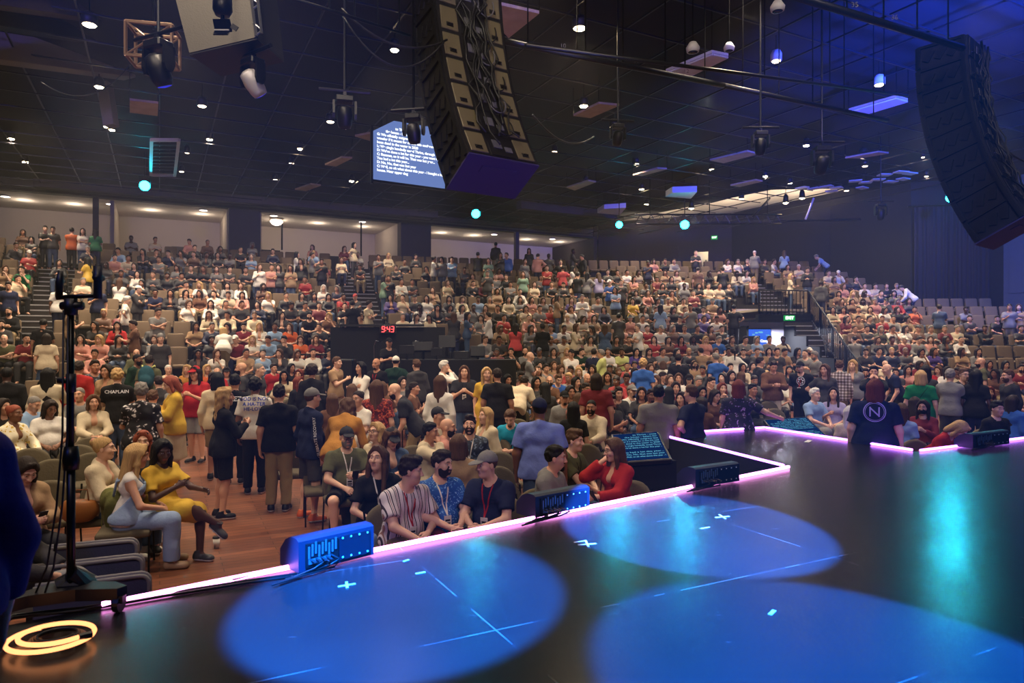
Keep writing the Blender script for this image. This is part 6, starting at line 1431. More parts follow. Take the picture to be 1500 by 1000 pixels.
    g['bigblack'] = h(728, 550, 'broad man in a black shirt seen from behind, standing by the yellow dress', 165, 't', 'tee blk', 'trousers blk', 'fd', w=1.4, fat=.5, hy=35, beard='fd', skin=2)
    h(768, 560, 'person in a cream shirt bending away beside the broad black shirt', 160, 't', 'tee crm', 'trousers blk', 'sd', lean=48, arms='reach reach', w=1.1)
    h(651, 537, 'white haired man in a white jacket holding his hands to his face', 80, 't', 'long wht', 'trousers blk', 'sw', skin=0, arms='face face')
    h(645, 561, 'woman with straight brown hair in a white shirt seen from behind', 165, 't', 'long wht', 'trousers wht', 'lb', skin=0)
    g['apron'] = h(680, 545, 'person with long grey brown hair in black with a white badge, hands joined', 0, 't', 'tee char', 'trousers dnm', 'lb', fem=0, w=1.1, lan='blk', arms='hold hold', skin=0)
    h(713, 549, 'blond woman in a long bright yellow dress behind the broad black shirt', 8, 't', 'dress yel', 'none none', 'ly', skin=0)
    h(610, 535, 'man in a dark hooded jacket turned away beside the white haired man', -150, 't', 'hoodie dgr', 'trousers blk', 'sb', skin=0)
    h(607, 569, 'man in a brown patterned shirt seated in profile with folded arms', 75, 's', 'tee brn', 'trousers dgr', 'fd', skin=1, arms='cross cross')
    # --- beyond the thrust
    h(965, 577, 'large man in a dark grey polo seen from behind at the stage thrust', 176, 't', 'tee gry', 'trousers blk', 'fk', w=1.4, fat=.5, skin=2, arms='down down')
    h(1012, 577, 'man in a navy shirt with pink lit face at the stage thrust', -125, 't', 'tee nvy', 'trousers blk', 'fb', w=1.2, fat=.3, skin=0, arms='phone hip')
    h(1082, 568, 'woman in a navy flowered blouse seen from behind at the stage thrust', 175, 't', 'tee print_navy_floral', 'trousers blk', 'wr', w=1.3, fat=.7, skin=0, arms='side down')
    g['medal'] = h(1172, 538, 'man in a black shirt with round white emblem, walking', -22, 't', 'tee blk', 'trousers blk', 'ck', hat='blk', under='bd', beard='gb', w=1.25, fat=.6, skin=0, lan='red', arms='hang down', lean=10)
    h(1048, 524, 'grey haired man in a blue shirt reaching aside, seen from behind', -140, 't', 'tee blu', 'trousers dgr', 'sg', arms='side down', w=1.2, fat=.4, skin=0)
    h(994, 526, 'man in black seen from behind in front of the blue reaching man', 178, 't', 'tee blk', 'trousers blk', 'fd', w=1.15)
    h(942, 533, 'person with curly blond hair and a blue top seen from behind', 178, 't', 'tee blu', 'trousers dgr', 'ky', fem=1, w=1.2)
    h(1133, 537, 'person in a taupe hooded sweater and pale trousers looking down', 15, 't', 'hoodie brn', 'trousers crm', 'sd', hp=-20, arms='phone phone', w=1.1)
    h(1114, 530, 'man in a dark coat in profile beside the taupe hooded sweater', 115, 't', 'long char', 'trousers blk', 'fd', w=1.05)
    h(926, 573, 'man in a pale cap and white shirt seated left of the dark grey polo', 30, 's', 'tee wht', 'trousers dgr', 'cw', hat='gry', beard='gd', lan='blk', skin=1)
    h(896, 583, 'man in a black hooded sweater seated left of the pale cap', 35, 's', 'hoodie blk', 'trousers blk', 'sk', skin=4, arms='chin lap')
    g['logoN'] = h(1282, 570, 'large woman with dark red hair and a circled N on her navy shirt', 177, 't', 'tee nvy', 'trousers nvy', 'wr', w=1.5, fat=.6, fem=1, D=9.4, arms='down down', skin=0)
    h(1230, 536, 'man in a grey plaid shirt seen from behind', 172, 't', 'long print_plaid', 'trousers kha', 'sb', skin=0)
    h(1299, 541, 'bald man in a navy shirt leaning down with a yellow wristband', -70, 't', 'tee nvy', 'trousers blk', 'bx', lean=24, arms='hang hang', w=1.2, skin=0)
    h(1349, 552, 'blond woman in a bright green shirt seen from behind with a bag strap', 174, 't', 'tee grn', 'trousers grn', 'wy', w=1.25, fat=.4, skin=0)
    g['cup'] = h(1412, 549, 'large man in a charcoal shirt holding a tall white cup', 38, 't', 'tee char', 'trousers blk', 'fb', w=1.4, fat=.8, skin=0, lan='red', arms='down hold', gl=1)
    h(1436, 531, 'bald bearded man in a dark olive shirt behind the tall white cup', -85, 't', 'tee olv', 'trousers blk', 'bx', beard='fd', w=1.15)
    h(1476, 551, 'man with brown beard in a dark sweater standing at the far edge', -62, 't', 'long char', 'trousers blk', 'fb', beard='fb', w=1.2)
    h(1449, 575, 'woman with curly auburn hair in a pale shirt seated near the far edge', 12, 's', 'tee wht', 'trousers dgr', 'yr', skin=1, w=1.15)
    h(1461, 599, 'young man with black hair in a black shirt smiling beside the denim jacket', 42, 's', 'tee blk', 'trousers blk', 'qk', skin=0)
    h(1484, 589, 'woman with long brown hair in a blue denim jacket turned away', 150, 's', 'jacket blu', 'trousers dnm', 'vd', skin=1)
    h(1404, 629, 'woman in a red sweater bent forward with blond hair hanging', 70, 's', 'long red', 'trousers dgr', 'wy', lean=38, hp=-30, arms='hang hang', D=10.3, skin=0)
    h(1246, 606, 'woman with white blond hair in a cream shirt left of the circled N', 172, 's', 'long crm', 'trousers wht', 'lw', skin=0)
    h(1321, 602, 'woman with brown hair tied back in a pale blue shirt right of the circled N', 168, 's', 'tee lbl', 'trousers ldn', 'lb', skin=0, w=1.1)
    h(1352, 597, 'dark haired woman in a black mask crouching before the green shirt', -12, 's', 'long mar', 'trousers dgr', 'ld', skin=1, arms='hold hold', mask=1)
    h(1221, 577, 'woman with long dark hair in a lavender shirt looking up', -4, 's', 'tee lav', 'trousers dgr', 'ld', hp=14, skin=1, arms='hold lap')
    h(1194, 578, 'white haired man in a pale blue polo seated by the screen', 50, 's', 'tee lbl', 'trousers gry', 'sw', skin=0, w=1.15, arms='lap lap')
    h(1249, 535, 'woman with long fair hair in a grey cardigan beside the plaid shirt', -15, 't', 'jacket gry', 'trousers dgr', 'ly', skin=0)
    h(1280, 545, 'person with headphones and a camera behind the dark red hair', 0, 't', 'jacket blk', 'trousers blk', 'sk', arms='face face')
    P = h(570, 499, 'booth operator in a black shirt and cap standing under the red clock', 10, 't', 'tee blk', 'trousers blk', 'ck', hat='blk', under='bd', arms='phone phone', D=18.3); P['loc'].z = .75; P['row'] = None; P['s'] = 1.0
    # --- on the stage, cut by the edge of the picture
    P = dict(sit=True, top=('long','prp2'), bot=('trousers','mar2'), hair='sd', arms=('down','down'), w=1.3, fat=.6, skin=1, s=1.); P['hero'] = True
    D = 1.9; p = ray(-128, 480, D); p.z = STAGE_Z+.08
    P.update(px=-100, py=560, D=D, loc=p, yaw=R_(75), row=None, label='person in deep blue sweater seated on a stool at the near stage edge', hi=2, group=None, F=0); PEOPLE.append(P); P['stage'] = True
PAL['lbl2'] = (112,128,196); PAL['prp2'] = (46,40,110); PAL['mar2'] = (84,22,34)
# ---- the rest of the crowd: tile origin, scale, then "x y posture facing top hair" in tile pixels
CROWD = [
((0,280,4), """40 190 s 0 brn sk;45 225 s 0 crm cw;135 245 s 0 brn ld;185 270 s 0 dgr lk;255 165 t 0 brn ld;265 235 t 20 blk sk;310 220 t 0 dgr sd;375 165 t 150 blu sk;420 190 t 175 nvy lk;
420 250 t 172 org sd;485 250 t 0 wht ld;530 165 t 20 dgr sk;560 235 t 175 grn ld;515 360 s 0 nvy sw;600 270 s 0 blk cw;680 275 s 0 pnk sd;715 285 s 0 gry sd;795 240 s 0 brn sd;880 265 s 0 brn sd;880 300 s 0 crm sd;955 270 s 0 mar sd;985 300 s 0 pnk sd;
1040 285 s 0 crm sg;1085 290 s 0 wht lw;1215 245 t 178 blk sk;1265 200 t 0 tea bx;1300 215 t 175 blk sd;1060 350 s 0 gry lk;990 380 s 0 nvy sk;885 375 s 0 dgr sk;790 440 s 0 nvy ld;715 410 s 0 crm sd;620 420 s 0 dgr ld;30 450 s 0 tan lb;170 390 s 0 red cw;135 465 s 0 grn sd;100 510 s 30 crm sd;50 540 t 15 nvy sd;
55 715 s 0 blk bk;515 430 t -120 yel lk;345 590 t 176 wht lk;405 695 t 95 tan sd;572 600 t 0 nvy sd;735 620 t 90 wht sw;803 590 t 55 dgr cw;700 555 s 178 wht lb;805 480 s 0 wht lk;900 480 s 0 dgr sd;1000 480 s 0 blk sk;710 470 s 0 dgr sk;835 545 s 0 blk lk;912 572 s 0 nvy sd;1000 592 s 0 dgr ld;1090 530 s 0 tan sd;
1120 605 s 0 brn ld;1190 600 s 0 wht sd;1105 655 s 0 wht lb;1205 555 s 0 dgr sd;1285 550 s 0 gry ld;1305 600 s 0 crm sd;1260 460 s 0 gry lb;1345 470 s 0 dgr sd;1440 460 s 0 dgr sk;1410 560 s 0 wht lb;1390 620 s 0 pnk ld;1415 680 s 0 dgr sd;1235 660 s 0 wht ld;1225 710 s 0 crm lb;1335 715 s 0 crm sd;1360 780 s 0 mar sd;1455 790 s 0 wht ly;
1145 805 s 0 tan ld;1245 800 s 0 dgr ld;922 680 t 10 gry sd;940 850 t -10 dgr ng;690 800 s 0 red ld;790 760 t -100 brn sd;575 860 s 0 pnk ly;472 850 s 0 pnk ld;685 860 s 0 dgr lb;560 800 s 0 dgr ld;800 930 s 0 olv bx;250 812 t 178 blk sk;1290 860 b 178 wht ly;1382 862 s 0 mar cw;1440 930 s 0 tan sd;1170 935 s 0 wht lb;
30 830 s 0 olv bx;10 790 s 0 dgr sd;95 340 s 0 dgr sd;345 420 s 0 dgr lk;1185 390 s 0 dgr ld;1140 340 s 0 blk sd;1250 370 s 0 dgr lk;1330 390 s 0 gry sd;1410 345 s 0 blk bx;930 420 s 0 gry sd;840 350 s 0 blk lk;1040 430 s 0 gry ld;1120 440 s 0 blk sk;40 880 s 0 mar sk;1040 600 s 0 gry lk"""),
((375,280,4), """92 240 t 0 blk lb;165 310 s 0 tan bx;230 325 s 0 wht ld;295 335 s 0 pnk lb;385 325 s 0 dgr sd;465 345 s 0 mar lb;520 325 s 0 wht sd;572 325 t 60 crm lk;597 365 s 0 gry sd;722 255 t 15 blk sk;775 370 s 0 crm ly;870 400 s 0 dgr sd;935 400 s 0 dgr sd;20 430 t 0 wht lb;92 430 t 0 pnk sd;135 440 t 0 dgr lk;205 440 t 0 tan ld;265 430 t 0 blk lk;325 395 t 90 gry sd;385 410 t 0 blk sd;235 365 t 90 wht lk;
718 400 t 20 gry sd;745 505 t 95 mnt ld;777 520 t 0 blk sd;40 555 s 0 brn ld;75 600 s 0 wht ly;175 620 s 0 blk sd;265 620 s 0 dgr lk;335 625 s 0 dgr ld;395 578 s 0 wht lw;475 565 s 0 nvy lg;425 620 s 0 blk lk;510 632 s 0 red sd;570 645 s 0 dgr cr;658 640 t 60 crm sd;790 632 s 0 prp lk;840 630 s 0 crm sd;850 540 s 0 wht sd;902 550 s 0 dgr sd;1037 580 s 0 tan lb;1120 540 s 20 crm lb;
1270 560 s 0 blk bx;1355 500 t -10 dgr sg;1090 400 t 0 gry lk;1148 402 t 0 lbl sd;1040 390 t 90 wht sd;1300 390 t 178 blk sk;1362 415 t 0 mnt ld;1405 320 t 178 blk sk;1440 308 t 0 wht sd;1482 320 t 178 blk sk;1470 385 t -20 blu sd;1430 365 t 0 dgr lk;995 630 s 0 wht ld;960 690 s 0 wht ld;1060 690 s 0 blk lk;1130 640 s 0 dgr lk;1115 700 s 0 dgr lk;1188 680 s 0 wht lk;1205 640 s 0 crm lb;1270 690 s 0 gry sd;1345 690 s 0 brn lb;
1395 690 s 0 dgr sd;1450 730 s 0 red sd;1365 745 t -90 wht sd;1235 725 t 90 dnm ld;1160 750 t 178 dgr lb;1480 620 s 0 crm ld;860 745 s 0 crm sg;922 745 s 0 wht ld;1015 760 s 0 crm lk;205 680 s 0 dgr sd;280 690 s 0 blk sd;370 690 s 0 mar sd;430 720 s 0 brn ly;520 695 s 0 blk sd;565 690 t 176 blk sd;150 720 s 0 dgr ld;312 725 s 0 blk sk;405 740 s 0 blk sk;60 792 s 0 lbl sd;145 800 s 0 org lb;
82 855 s 0 dgr sk;185 880 s 0 mar lb;105 940 s 0 dgr lb;780 868 t 0 blk ck;1340 850 s 0 gry sb;1385 900 s 0 dgr sd;1470 870 s 0 dgr ld;30 500 s 0 dgr ld;500 410 s 0 crm lb;610 430 s 0 blk sd;820 440 s 0 dgr sd;1000 470 s 0 blk lk;1220 450 s 0 dgr sd;1420 450 s 0 pnk ld;1490 560 s 0 gry sd"""),
((750,280,4), """70 302 t 0 wht cw;100 345 t 0 dgr lk;150 385 t 178 pnk sd;170 370 t 0 gry sd;75 400 t 20 gry lb;215 400 t 178 dgr sd;205 440 t 0 red sd;285 405 t 0 blk sd;355 365 t 90 dgr sd;415 380 t -60 blk sk;297 450 t 178 cor sd;350 450 t 90 wht lk;385 490 t 150 blk sd;440 490 t 160 gry lk;508 498 t -150 lav lb;575 540 t -20 blu cw;607 575 t 0 lbl lk;640 538 t 0 dgr bx;670 462 s 0 wht sk;710 525 s 0 pnk ld;
795 440 t 20 nvy ck;830 420 s 0 pnk lk;895 425 s 0 blk sd;945 425 s 0 gry sd;898 480 s 0 tan ld;960 478 s 0 crm lb;1005 500 s 178 wht sd;1076 362 t 0 blk bx;1090 480 t 178 brn sd;1155 480 s 0 blk ld;1195 490 s 0 crm sd;1235 468 t 178 blk sd;1312 492 s 0 crm ld;1258 428 s 0 wht lb;1325 415 s 0 wht sg;1365 410 s 0 nvy sg;1422 362 t 165 gry cw;1410 500 s 0 pnk ly;65 500 t 0 mnt lb;15 540 s 0 wht ld;130 560 s 0 crm lb;170 520 s 0 gry sd;
230 555 s 0 blk sd;160 650 s 0 gry lb;215 650 s 0 gry ld;262 645 t 90 tan ld;345 645 s 0 prp lb;412 612 t 0 wht sg;345 692 s 0 wht lb;80 700 s 0 crm ld;160 690 s 0 gry sd;708 660 s 0 yel lk;780 570 s 0 dgr sd;795 610 s 0 pnk ld;850 640 s 0 dgr ld;935 590 s 0 tan lb;942 672 s 0 blk lk;1005 570 s 0 gry sd;1045 660 t -10 gry sk;1122 682 s 0 prp sd;1122 745 s 0 prp sd;1212 700 s 0 pnk ld;1195 740 s 0 wht sd;1195 790 s 0 blk sd;
1300 662 t 178 blk sk;1105 850 s 0 gry sd;1052 800 s 0 blk sd;870 690 t 176 lbl lk;770 695 s 20 gry ld;690 742 s 0 pnk hy;625 720 t 176 dgr sk;790 800 s 0 red sd;925 870 s 0 pnk ly;870 868 s 0 gry ld;815 862 s 0 mar lk;740 798 t -60 wht sg;545 790 t 178 dnm lb;480 805 s -50 blk ld;372 790 t 60 crm lb;225 800 s 0 lbl sd;20 780 t 175 cor ld;180 790 t 176 blk sd;410 750 s 0 crm ld;450 760 s 0 tan ld;95 740 s 0 pnk bx;
30 640 s 0 gry ld;590 460 s 0 dgr sk;850 510 s 0 mar sd;880 570 s 0 blk lk;1250 600 s 0 dgr lk;1210 620 s 0 brn sd;1270 540 s 0 dgr sd;1480 430 s 0 dgr sd;560 470 s 0 dgr sd;930 530 s 0 dgr lk;1000 640 s 0 crm sd;300 570 s 0 dgr sd;250 520 s 0 tan sd;500 640 s 0 gry sd"""),
((1125,280,4), """20 410 s 50 wht sd;95 352 t 178 lbl lb;115 458 s 0 tan ld;180 450 s 0 crm sw;130 490 t 90 crm ly;230 475 t 0 blk sd;290 400 b -95 lbl sg;390 470 s 0 wht cw;455 515 s 0 dgr sd;510 530 s 0 dgr sk;385 530 s 0 tan ld;565 558 s 0 wht sd;410 600 s 0 brn ld;490 600 s 0 tan ly;562 602 s 0 tan ld;660 570 s 0 blk sd;655 605 s 0 nvy sd;790 556 b -92 wht sd;820 662 s 0 dgr lk;860 695 s 0 org sd;1005 665 t 176 dnm sd;1152 690 s 0 gry sk;1180 742 s 0 dgr sd;
1342 742 s 0 blk sk;1415 680 t 0 gry sd;1470 710 t 0 tan lb;1270 795 s 0 blk sd;310 560 t 178 dgr sd;375 690 s 0 crm ld;430 705 s 0 pnk ld;530 692 s 0 tan sd;590 700 s 0 crm lb;680 715 s 0 wht ld;388 795 s 0 wht sd;450 770 s 0 mar ld;540 760 s 0 blk sd;628 800 s 0 wht sd;905 792 s 0 mar sg;965 800 s 0 crm sg;735 855 s 0 mar cw;800 920 s 0 prp ld;640 860 s 0 dgr lb;600 920 s 0 nvy sd;508 880 s 175 gry bx;412 900 s 50 gry sd;1120 855 s 0 wht bk;1130 930 s 0 tan ld;
350 480 s 0 crm sd;440 560 s 0 pnk lb;480 660 s 0 brn ld;540 640 s 0 crm ld;460 740 s 0 tan sd;560 790 s 0 dgr sd;1440 760 s 0 dgr lk;1490 690 s 0 mar lk;1480 790 s 0 dgr sd;700 890 s 0 dgr sd;870 900 s 0 pnk lb;1040 900 s 0 dgr lk;1220 920 s 0 gry ld"""),
((900,480,5), """622 130 s 0 wht sk;745 120 s 0 gry sd;810 160 s 0 tan ld;872 140 t 178 wht pd;940 180 s 0 tan sd;500 120 s 0 blu sg;640 65 s 0 gry sd;400 90 s 0 pnk ly;342 82 s 0 gry ld;270 90 s 0 brn ld;582 270 s 0 tan ct;430 200 s 178 tan sd;560 200 s 0 tan lb;330 275 s 170 wht wb;90 372 s 20 red sd;155 390 s 0 brn lb;245 370 s 0 red bx;305 390 s -30 tan lb;355 360 s 60 dgr fd;470 370 s 0 brn lb;548 370 s 0 wht cb;712 400 s 60 brn sd;790 445 s 20 dgr wr;940 290 s 0 crm lk;
1015 455 s 60 blk sk;490 520 s 0 brn ld;640 470 s 0 dgr lk;400 480 s 178 dgr lk;1190 130 t 0 dgr sd;1285 140 t 0 wht sd;1395 190 t 0 gry bd;1465 205 t -60 gry sg;1100 180 s 0 crm cw;1040 170 s 0 dgr lk;1200 190 s 0 wht ld;1150 180 s 0 tan lb;970 110 s 0 crm sd;30 200 s 0 prp lk;90 220 s 0 dgr ld;150 200 s 0 gry sd;250 230 s 0 tan ld;690 250 s 0 dgr sd;850 290 s 0 gry sd;860 350 s 0 dgr ld;930 360 s 178 dgr lb;740 500 s 40 brn ld;820 450 s 30 pnk lb;640 560 s 178 brn ld;450 440 s 30 mar ld;200 470 s 0 dgr ld;270 490 s 20 tan sd;30 480 s 20 dgr sd"""),
((600,480,5), """555 60 s 20 gry sb;605 130 s 0 gry sd;715 140 s 0 blk sd;785 220 s 0 gry bx;885 210 t 90 gry bx;1085 220 s 0 tan ly;1185 190 t 20 wht cy;1150 150 s 0 dgn sd;1280 155 s 0 gry bg;1350 185 t 176 nvy sd;1400 190 t -100 lime sg;1480 215 s 0 lime sd;985 200 s 0 dgr ld;820 360 s 0 pnk sd;720 380 s 0 tan lk;930 400 s 0 dgr lk;990 445 s 178 dgr lk;1090 380 s 20 blu sb;1025 395 s 0 brn bx;1222 400 s 60 blk lk;1300 370 s 0 brn bx;1450 360 s 0 dgr ld;1235 520 s 178 pnk wb;1200 250 s 0 dgr ld;
950 250 s 0 crm lk;1030 230 s 0 tan lb;840 260 s 0 dgr ld;1000 300 s 30 gry sd;1420 330 s 0 brn sd;1340 300 s 0 dgr ld;860 430 s 0 dgr lb;1180 470 s 0 brn ld;1290 450 s 20 dgr sd;1480 560 s 30 dgr sk;1110 300 s 0 pnk lb"""),
((1200,480,5), """45 180 s 0 char bx;140 120 s 0 gry sd;95 230 s 178 gry sg;175 200 s 0 red ld;270 100 s 175 gry bx;385 150 s 0 nvy sd;40 310 t 0 dgr lb;400 270 s 0 gry sd;590 220 s 0 wht ld;620 145 s 0 dgr ld;720 230 s 0 mar ld;870 310 s 0 red lb;940 310 s 0 wht ld;1285 335 s 0 brn ld;1360 250 s 0 dgr lk;780 320 t 178 dgr lk;1150 350 t 178 blk lk;960 350 t 170 gry sg;650 310 s 0 pnk ld;560 330 s 0 dgr sd;1240 240 s 0 dgr ld;1440 270 s 0 brn sd;480 230 s 0 crm bx;330 200 s 0 dgr sd;1010 320 s 0 crm ld;700 560 s 178 brn ld;1480 300 s 0 mar sd;250 300 s 0 dgr lb;340 330 s 0 blk sd;1420 440 s 0 tan lb"""),
((0,480,5), """330 420 s 20 dgr lk;695 180 s 0 pnk sd;1300 420 s 0 gry sd;1460 170 s 0 crm sg;1230 260 s 0 crm bw;1355 265 s 0 mus ly;1455 245 s 0 dgr lk;1120 510 s 170 mus sb;580 490 s 0 gry bg;1430 370 s 0 dgr sd;1160 400 s 178 dgr sd;850 260 s 0 dgr lk;780 290 s 0 gry sd"""),
((300,480,5), """90 330 s 0 red bx;160 330 s 0 gry ck;60 370 s 0 red ld;300 170 s 0 gry sd;480 75 s 0 char sd;510 175 s 10 gry cy;610 110 s 0 mar ld;765 230 s 0 dnm sd;820 190 s 0 mar ld;220 90 s 0 mar cy;330 60 s 0 wht ly;420 80 s 0 lbl sd;560 90 s 0 org lb;690 340 s 0 brn lr;580 350 s 0 crm lk;1040 260 s 0 dgr sk;1330 260 s 178 dgr lk;1450 270 s 0 lbl sg;1170 400 s 10 brn ld;1450 400 s 0 gry ld;1300 440 s 178 brn lb;1080 460 s 170 brn lb""")]
def define_crowd():
    rr = random.Random(11)
    for (ox, oy, sc), txt in CROWD:
        for ent in txt.replace('\n', '').split(';'):
            x, y, po, Fd, top, hair = ent.split(); px, py = ox+float(x)/sc, oy+float(y)/sc; fem = 1 if hair[0] in 'lyvwpu' or (hair[0] == 'h') else 0
            if any(abs(q['px']-px) < 6.5 and abs(q['py']-py) < 6.5 for q in PEOPLE): continue
            sit = po == 's'; kind = 'tee'; t = rr.random()
            if top in ('wht','crm','gry','dgr','blk','pnk') and t > .55: kind = 'long'
            if t > .9: kind = 'hoodie' if not fem else 'jacket'
            if po == 's': arms = rr.choice((('lap','lap'),('clasp','clasp'),('phone','phone'),('lap','chin'),('cross','cross'),('lap','phone')))
            elif po == 'b': arms = ('reach','reach')
            else: arms = rr.choice((('down','down'),('hold','down'),('phone','phone'),('cross','cross'),('hip','down')))
            bot = ('trousers', rr.choice(('dnm','dgr','blk','blk','kha','nvy')))
            P = dict(sit=sit, top=(kind, top), bot=bot, hair=hair, fem=fem, arms=arms, skin=rr.choice((0,0,0,1,1,1,2,2,3,4)) if hair[1] in 'kd' else rr.choice((0,0,1)), lean=42 if po == 'b' else (rr.choice((0,0,8)) if sit else 0), hy=rr.choice((-22,0,0,22)), hp=rr.choice((-12,0,0)))
            if hair[0] in 'cn': P['under'] = 'ld' if rr.random() < .3 else 'bd'
            if not fem and rr.random() < .3 and hair[0] in 'sbfc': P['beard'] = ('f' if rr.random() < .6 else 'g')+('d' if hair[1] in 'xcrtnwg' and hair[1] != 'g' else ('g' if hair[1] in 'gw' else 'd'))
            put_person(px, py, P, float(Fd))
    # the densest rows also hold people too small to tell apart in the list above
LOOSE = []
def define_fill():
    rr = random.Random(23); spots = []
    zones = [(0,480,345,520,22), (480,760,350,470,8), (700,960,390,520,30), (930,1100,395,500,22), (1215,1330,415,520,26), (760,1240,505,560,45), (250,460,350,400,12)]
    for x0, x1, y0, y1, n in zones:
        k = 0; tries = 0
        while k < n and tries < 900:
            tries += 1; px, py = rr.uniform(x0, x1), rr.uniform(y0, y1)
            if 485 < px < 700 and 462 < py < 535: continue
            if 1045 < px < 1225 and 400 < py < 535: continue
            if 28 < px < 118 or (485 < px < 545 and py < 445): continue
            if 238 < px < 280 and py > 430: continue
            if any(abs(q[0]-px) < 10.5 and abs(q[1]-py) < 11 for q in spots) or any(abs(q['px']-px) < 10.5 and abs(q['py']-py) < 11 for q in PEOPLE): continue
            if py < 390 and px > 870: continue
            spots.append((px, py)); k += 1
            fem = rr.random() < .5; hc = rr.choice('kkddbbyg'); hair = (rr.choice('lywp') if fem else rr.choice('ssfbc'))+hc
            top = rr.choice(('wht','crm','gry','dgr','blk','blk','tan','brn','mar','nvy','pnk','olv','lbl','crm','red','wht'))
            P = dict(sit=True, top=(rr.choice(('tee','long')), top), bot=('trousers', rr.choice(('dnm','dgr','blk'))), hair=hair, fem=int(fem), arms=rr.choice((('lap','lap'),('clasp','clasp'),('phone','phone'))), skin=rr.choice((0,0,1,1,2,3)), lean=rr.choice((0,8)), hy=rr.choice((-22,0,22)), hp=rr.choice((-12,0)))
            if hair[0] == 'c': P['under'] = 'bd'
            if put_person(px, py, P, 0): PEOPLE[-1]['fill'] = True
# ================================================================ build the people
HAZE = .0016
define_heroes(); define_crowd(); NAMED = len(PEOPLE); define_fill()
# people on one row keep their elbows apart
rows = {}
for P in PEOPLE:
    if P['row'] is not None and P['sit']: rows.setdefault(P['row'], []).append(P)
for i, L in rows.items():
    L.sort(key=lambda P: TH(P['loc'])); R = R0+DR*i
    for a, b in zip(L, L[1:]):
        gap = R_(TH(b['loc'])-TH(a['loc']))*R
        if gap < .46:
            th = TH(a['loc'])+math.degrees(.46/R); z = b['loc'].z; b['loc'] = polar(th, RR(b['loc']), z)
# nobody stands inside a neighbour on the flat floor: nudge the smaller one away from the camera
for it in range(3):
    fl = [P for P in PEOPLE if P['row'] is None and not P.get('stage')]
    for a in range(len(fl)):
        for b in range(a+1, len(fl)):
            A, B = fl[a], fl[b]; d = B['loc']-A['loc']; d.z = 0; need = .43
            if abs(d.x) < need and abs(d.y) < need and d.length < need:
                far = B if not B.get('hero') or A.get('hero') else A; near = A if far is B else B
                u = Vector((far['loc'].x, far['loc'].y, 0)).normalized(); mv = need-d.length
                if far['loc'].y < near['loc'].y: u = -u*.6
                far['loc'] += u*mv; far['loc'].z = zfloor(RR(far['loc'])) if RR(far['loc']) < R0-DR*.5 else far['loc'].z
# the three hundred largest are people of their own, the rest of the audience is one body of people
order = sorted(PEOPLE, key=lambda P: (0 if P.get('hero') else 1, 1 if P.get('fill') else 0, P['D']))
OWN = order[:300]; REST = order[300:]
HAIRN = dict(s='short {} hair', b='cropped {} hair', f='short {} hair', q='short {} hair', l='long {} hair', y='wavy {} hair', v='very long {} hair', w='chin length {} hair', p='a {} ponytail', u='a {} bun', k='curly {} hair', a='bushy {} hair')
def hairw(P):
    s, c = P['hair'][0], P['hair'][1]
    if s == 'c': return {'w':'white','k':'black','r':'red','t':'tan','b':'dark','g':'grey','y':'pale'}.get(c, 'dark')+' cap'
    if s == 'n': return 'knit cap'
    if s == 'h': return 'wide sun hat'
    if c == 'x': return 'bald head'
    return HAIRN[s].format(HAIRW[c])
ORD = ['first','second','third','fourth','fifth','sixth','seventh','eighth','ninth','tenth','eleventh','twelfth','thirteenth','top']
def zone(P):
    x, y = P['px'], P['py']
    if P['row'] is not None:
        if P['row'] >= 11 and x < 880:
            for lim, nm in ((138,'first'), (340,'second'), (590,'third'), (757,'fourth'), (880,'last')):
                if x < lim: return f'below the {nm} lobby opening'
        if x < 120: return 'by the left steps'
        if x < 300: return 'in the left tier'
        if x < 490: return 'left of the centre steps'
        if x < 700: return 'behind the control booth'
        if x < 860: return 'in the centre tier'
        if x < 1010: return 'below the purple wall'
        if x < 1200: return 'beside the tunnel entrance'
        if x < 1320: return 'by the far right steps'
        return 'under the curtain'
    if x < 160: return 'in the floor seats by the boom stand'
    if x < 330: return 'in the floor seats by the aisle'
    if x < 490: return 'on the floor left of the booth'
    if x < 760: return 'on the floor before the booth'
    if x < 960: return 'on the floor past the large blue shirt'
    if x < 1200: return 'on the floor beyond the stage thrust'
    return 'on the floor at the far right'
def topw(P): return WORD[P['top'][1]] if P['top'][1] in WORD else 'patterned'
used = set(P['label'] for P in OWN if P['label'])
named = [P for P in PEOPLE if not P.get('fill')]
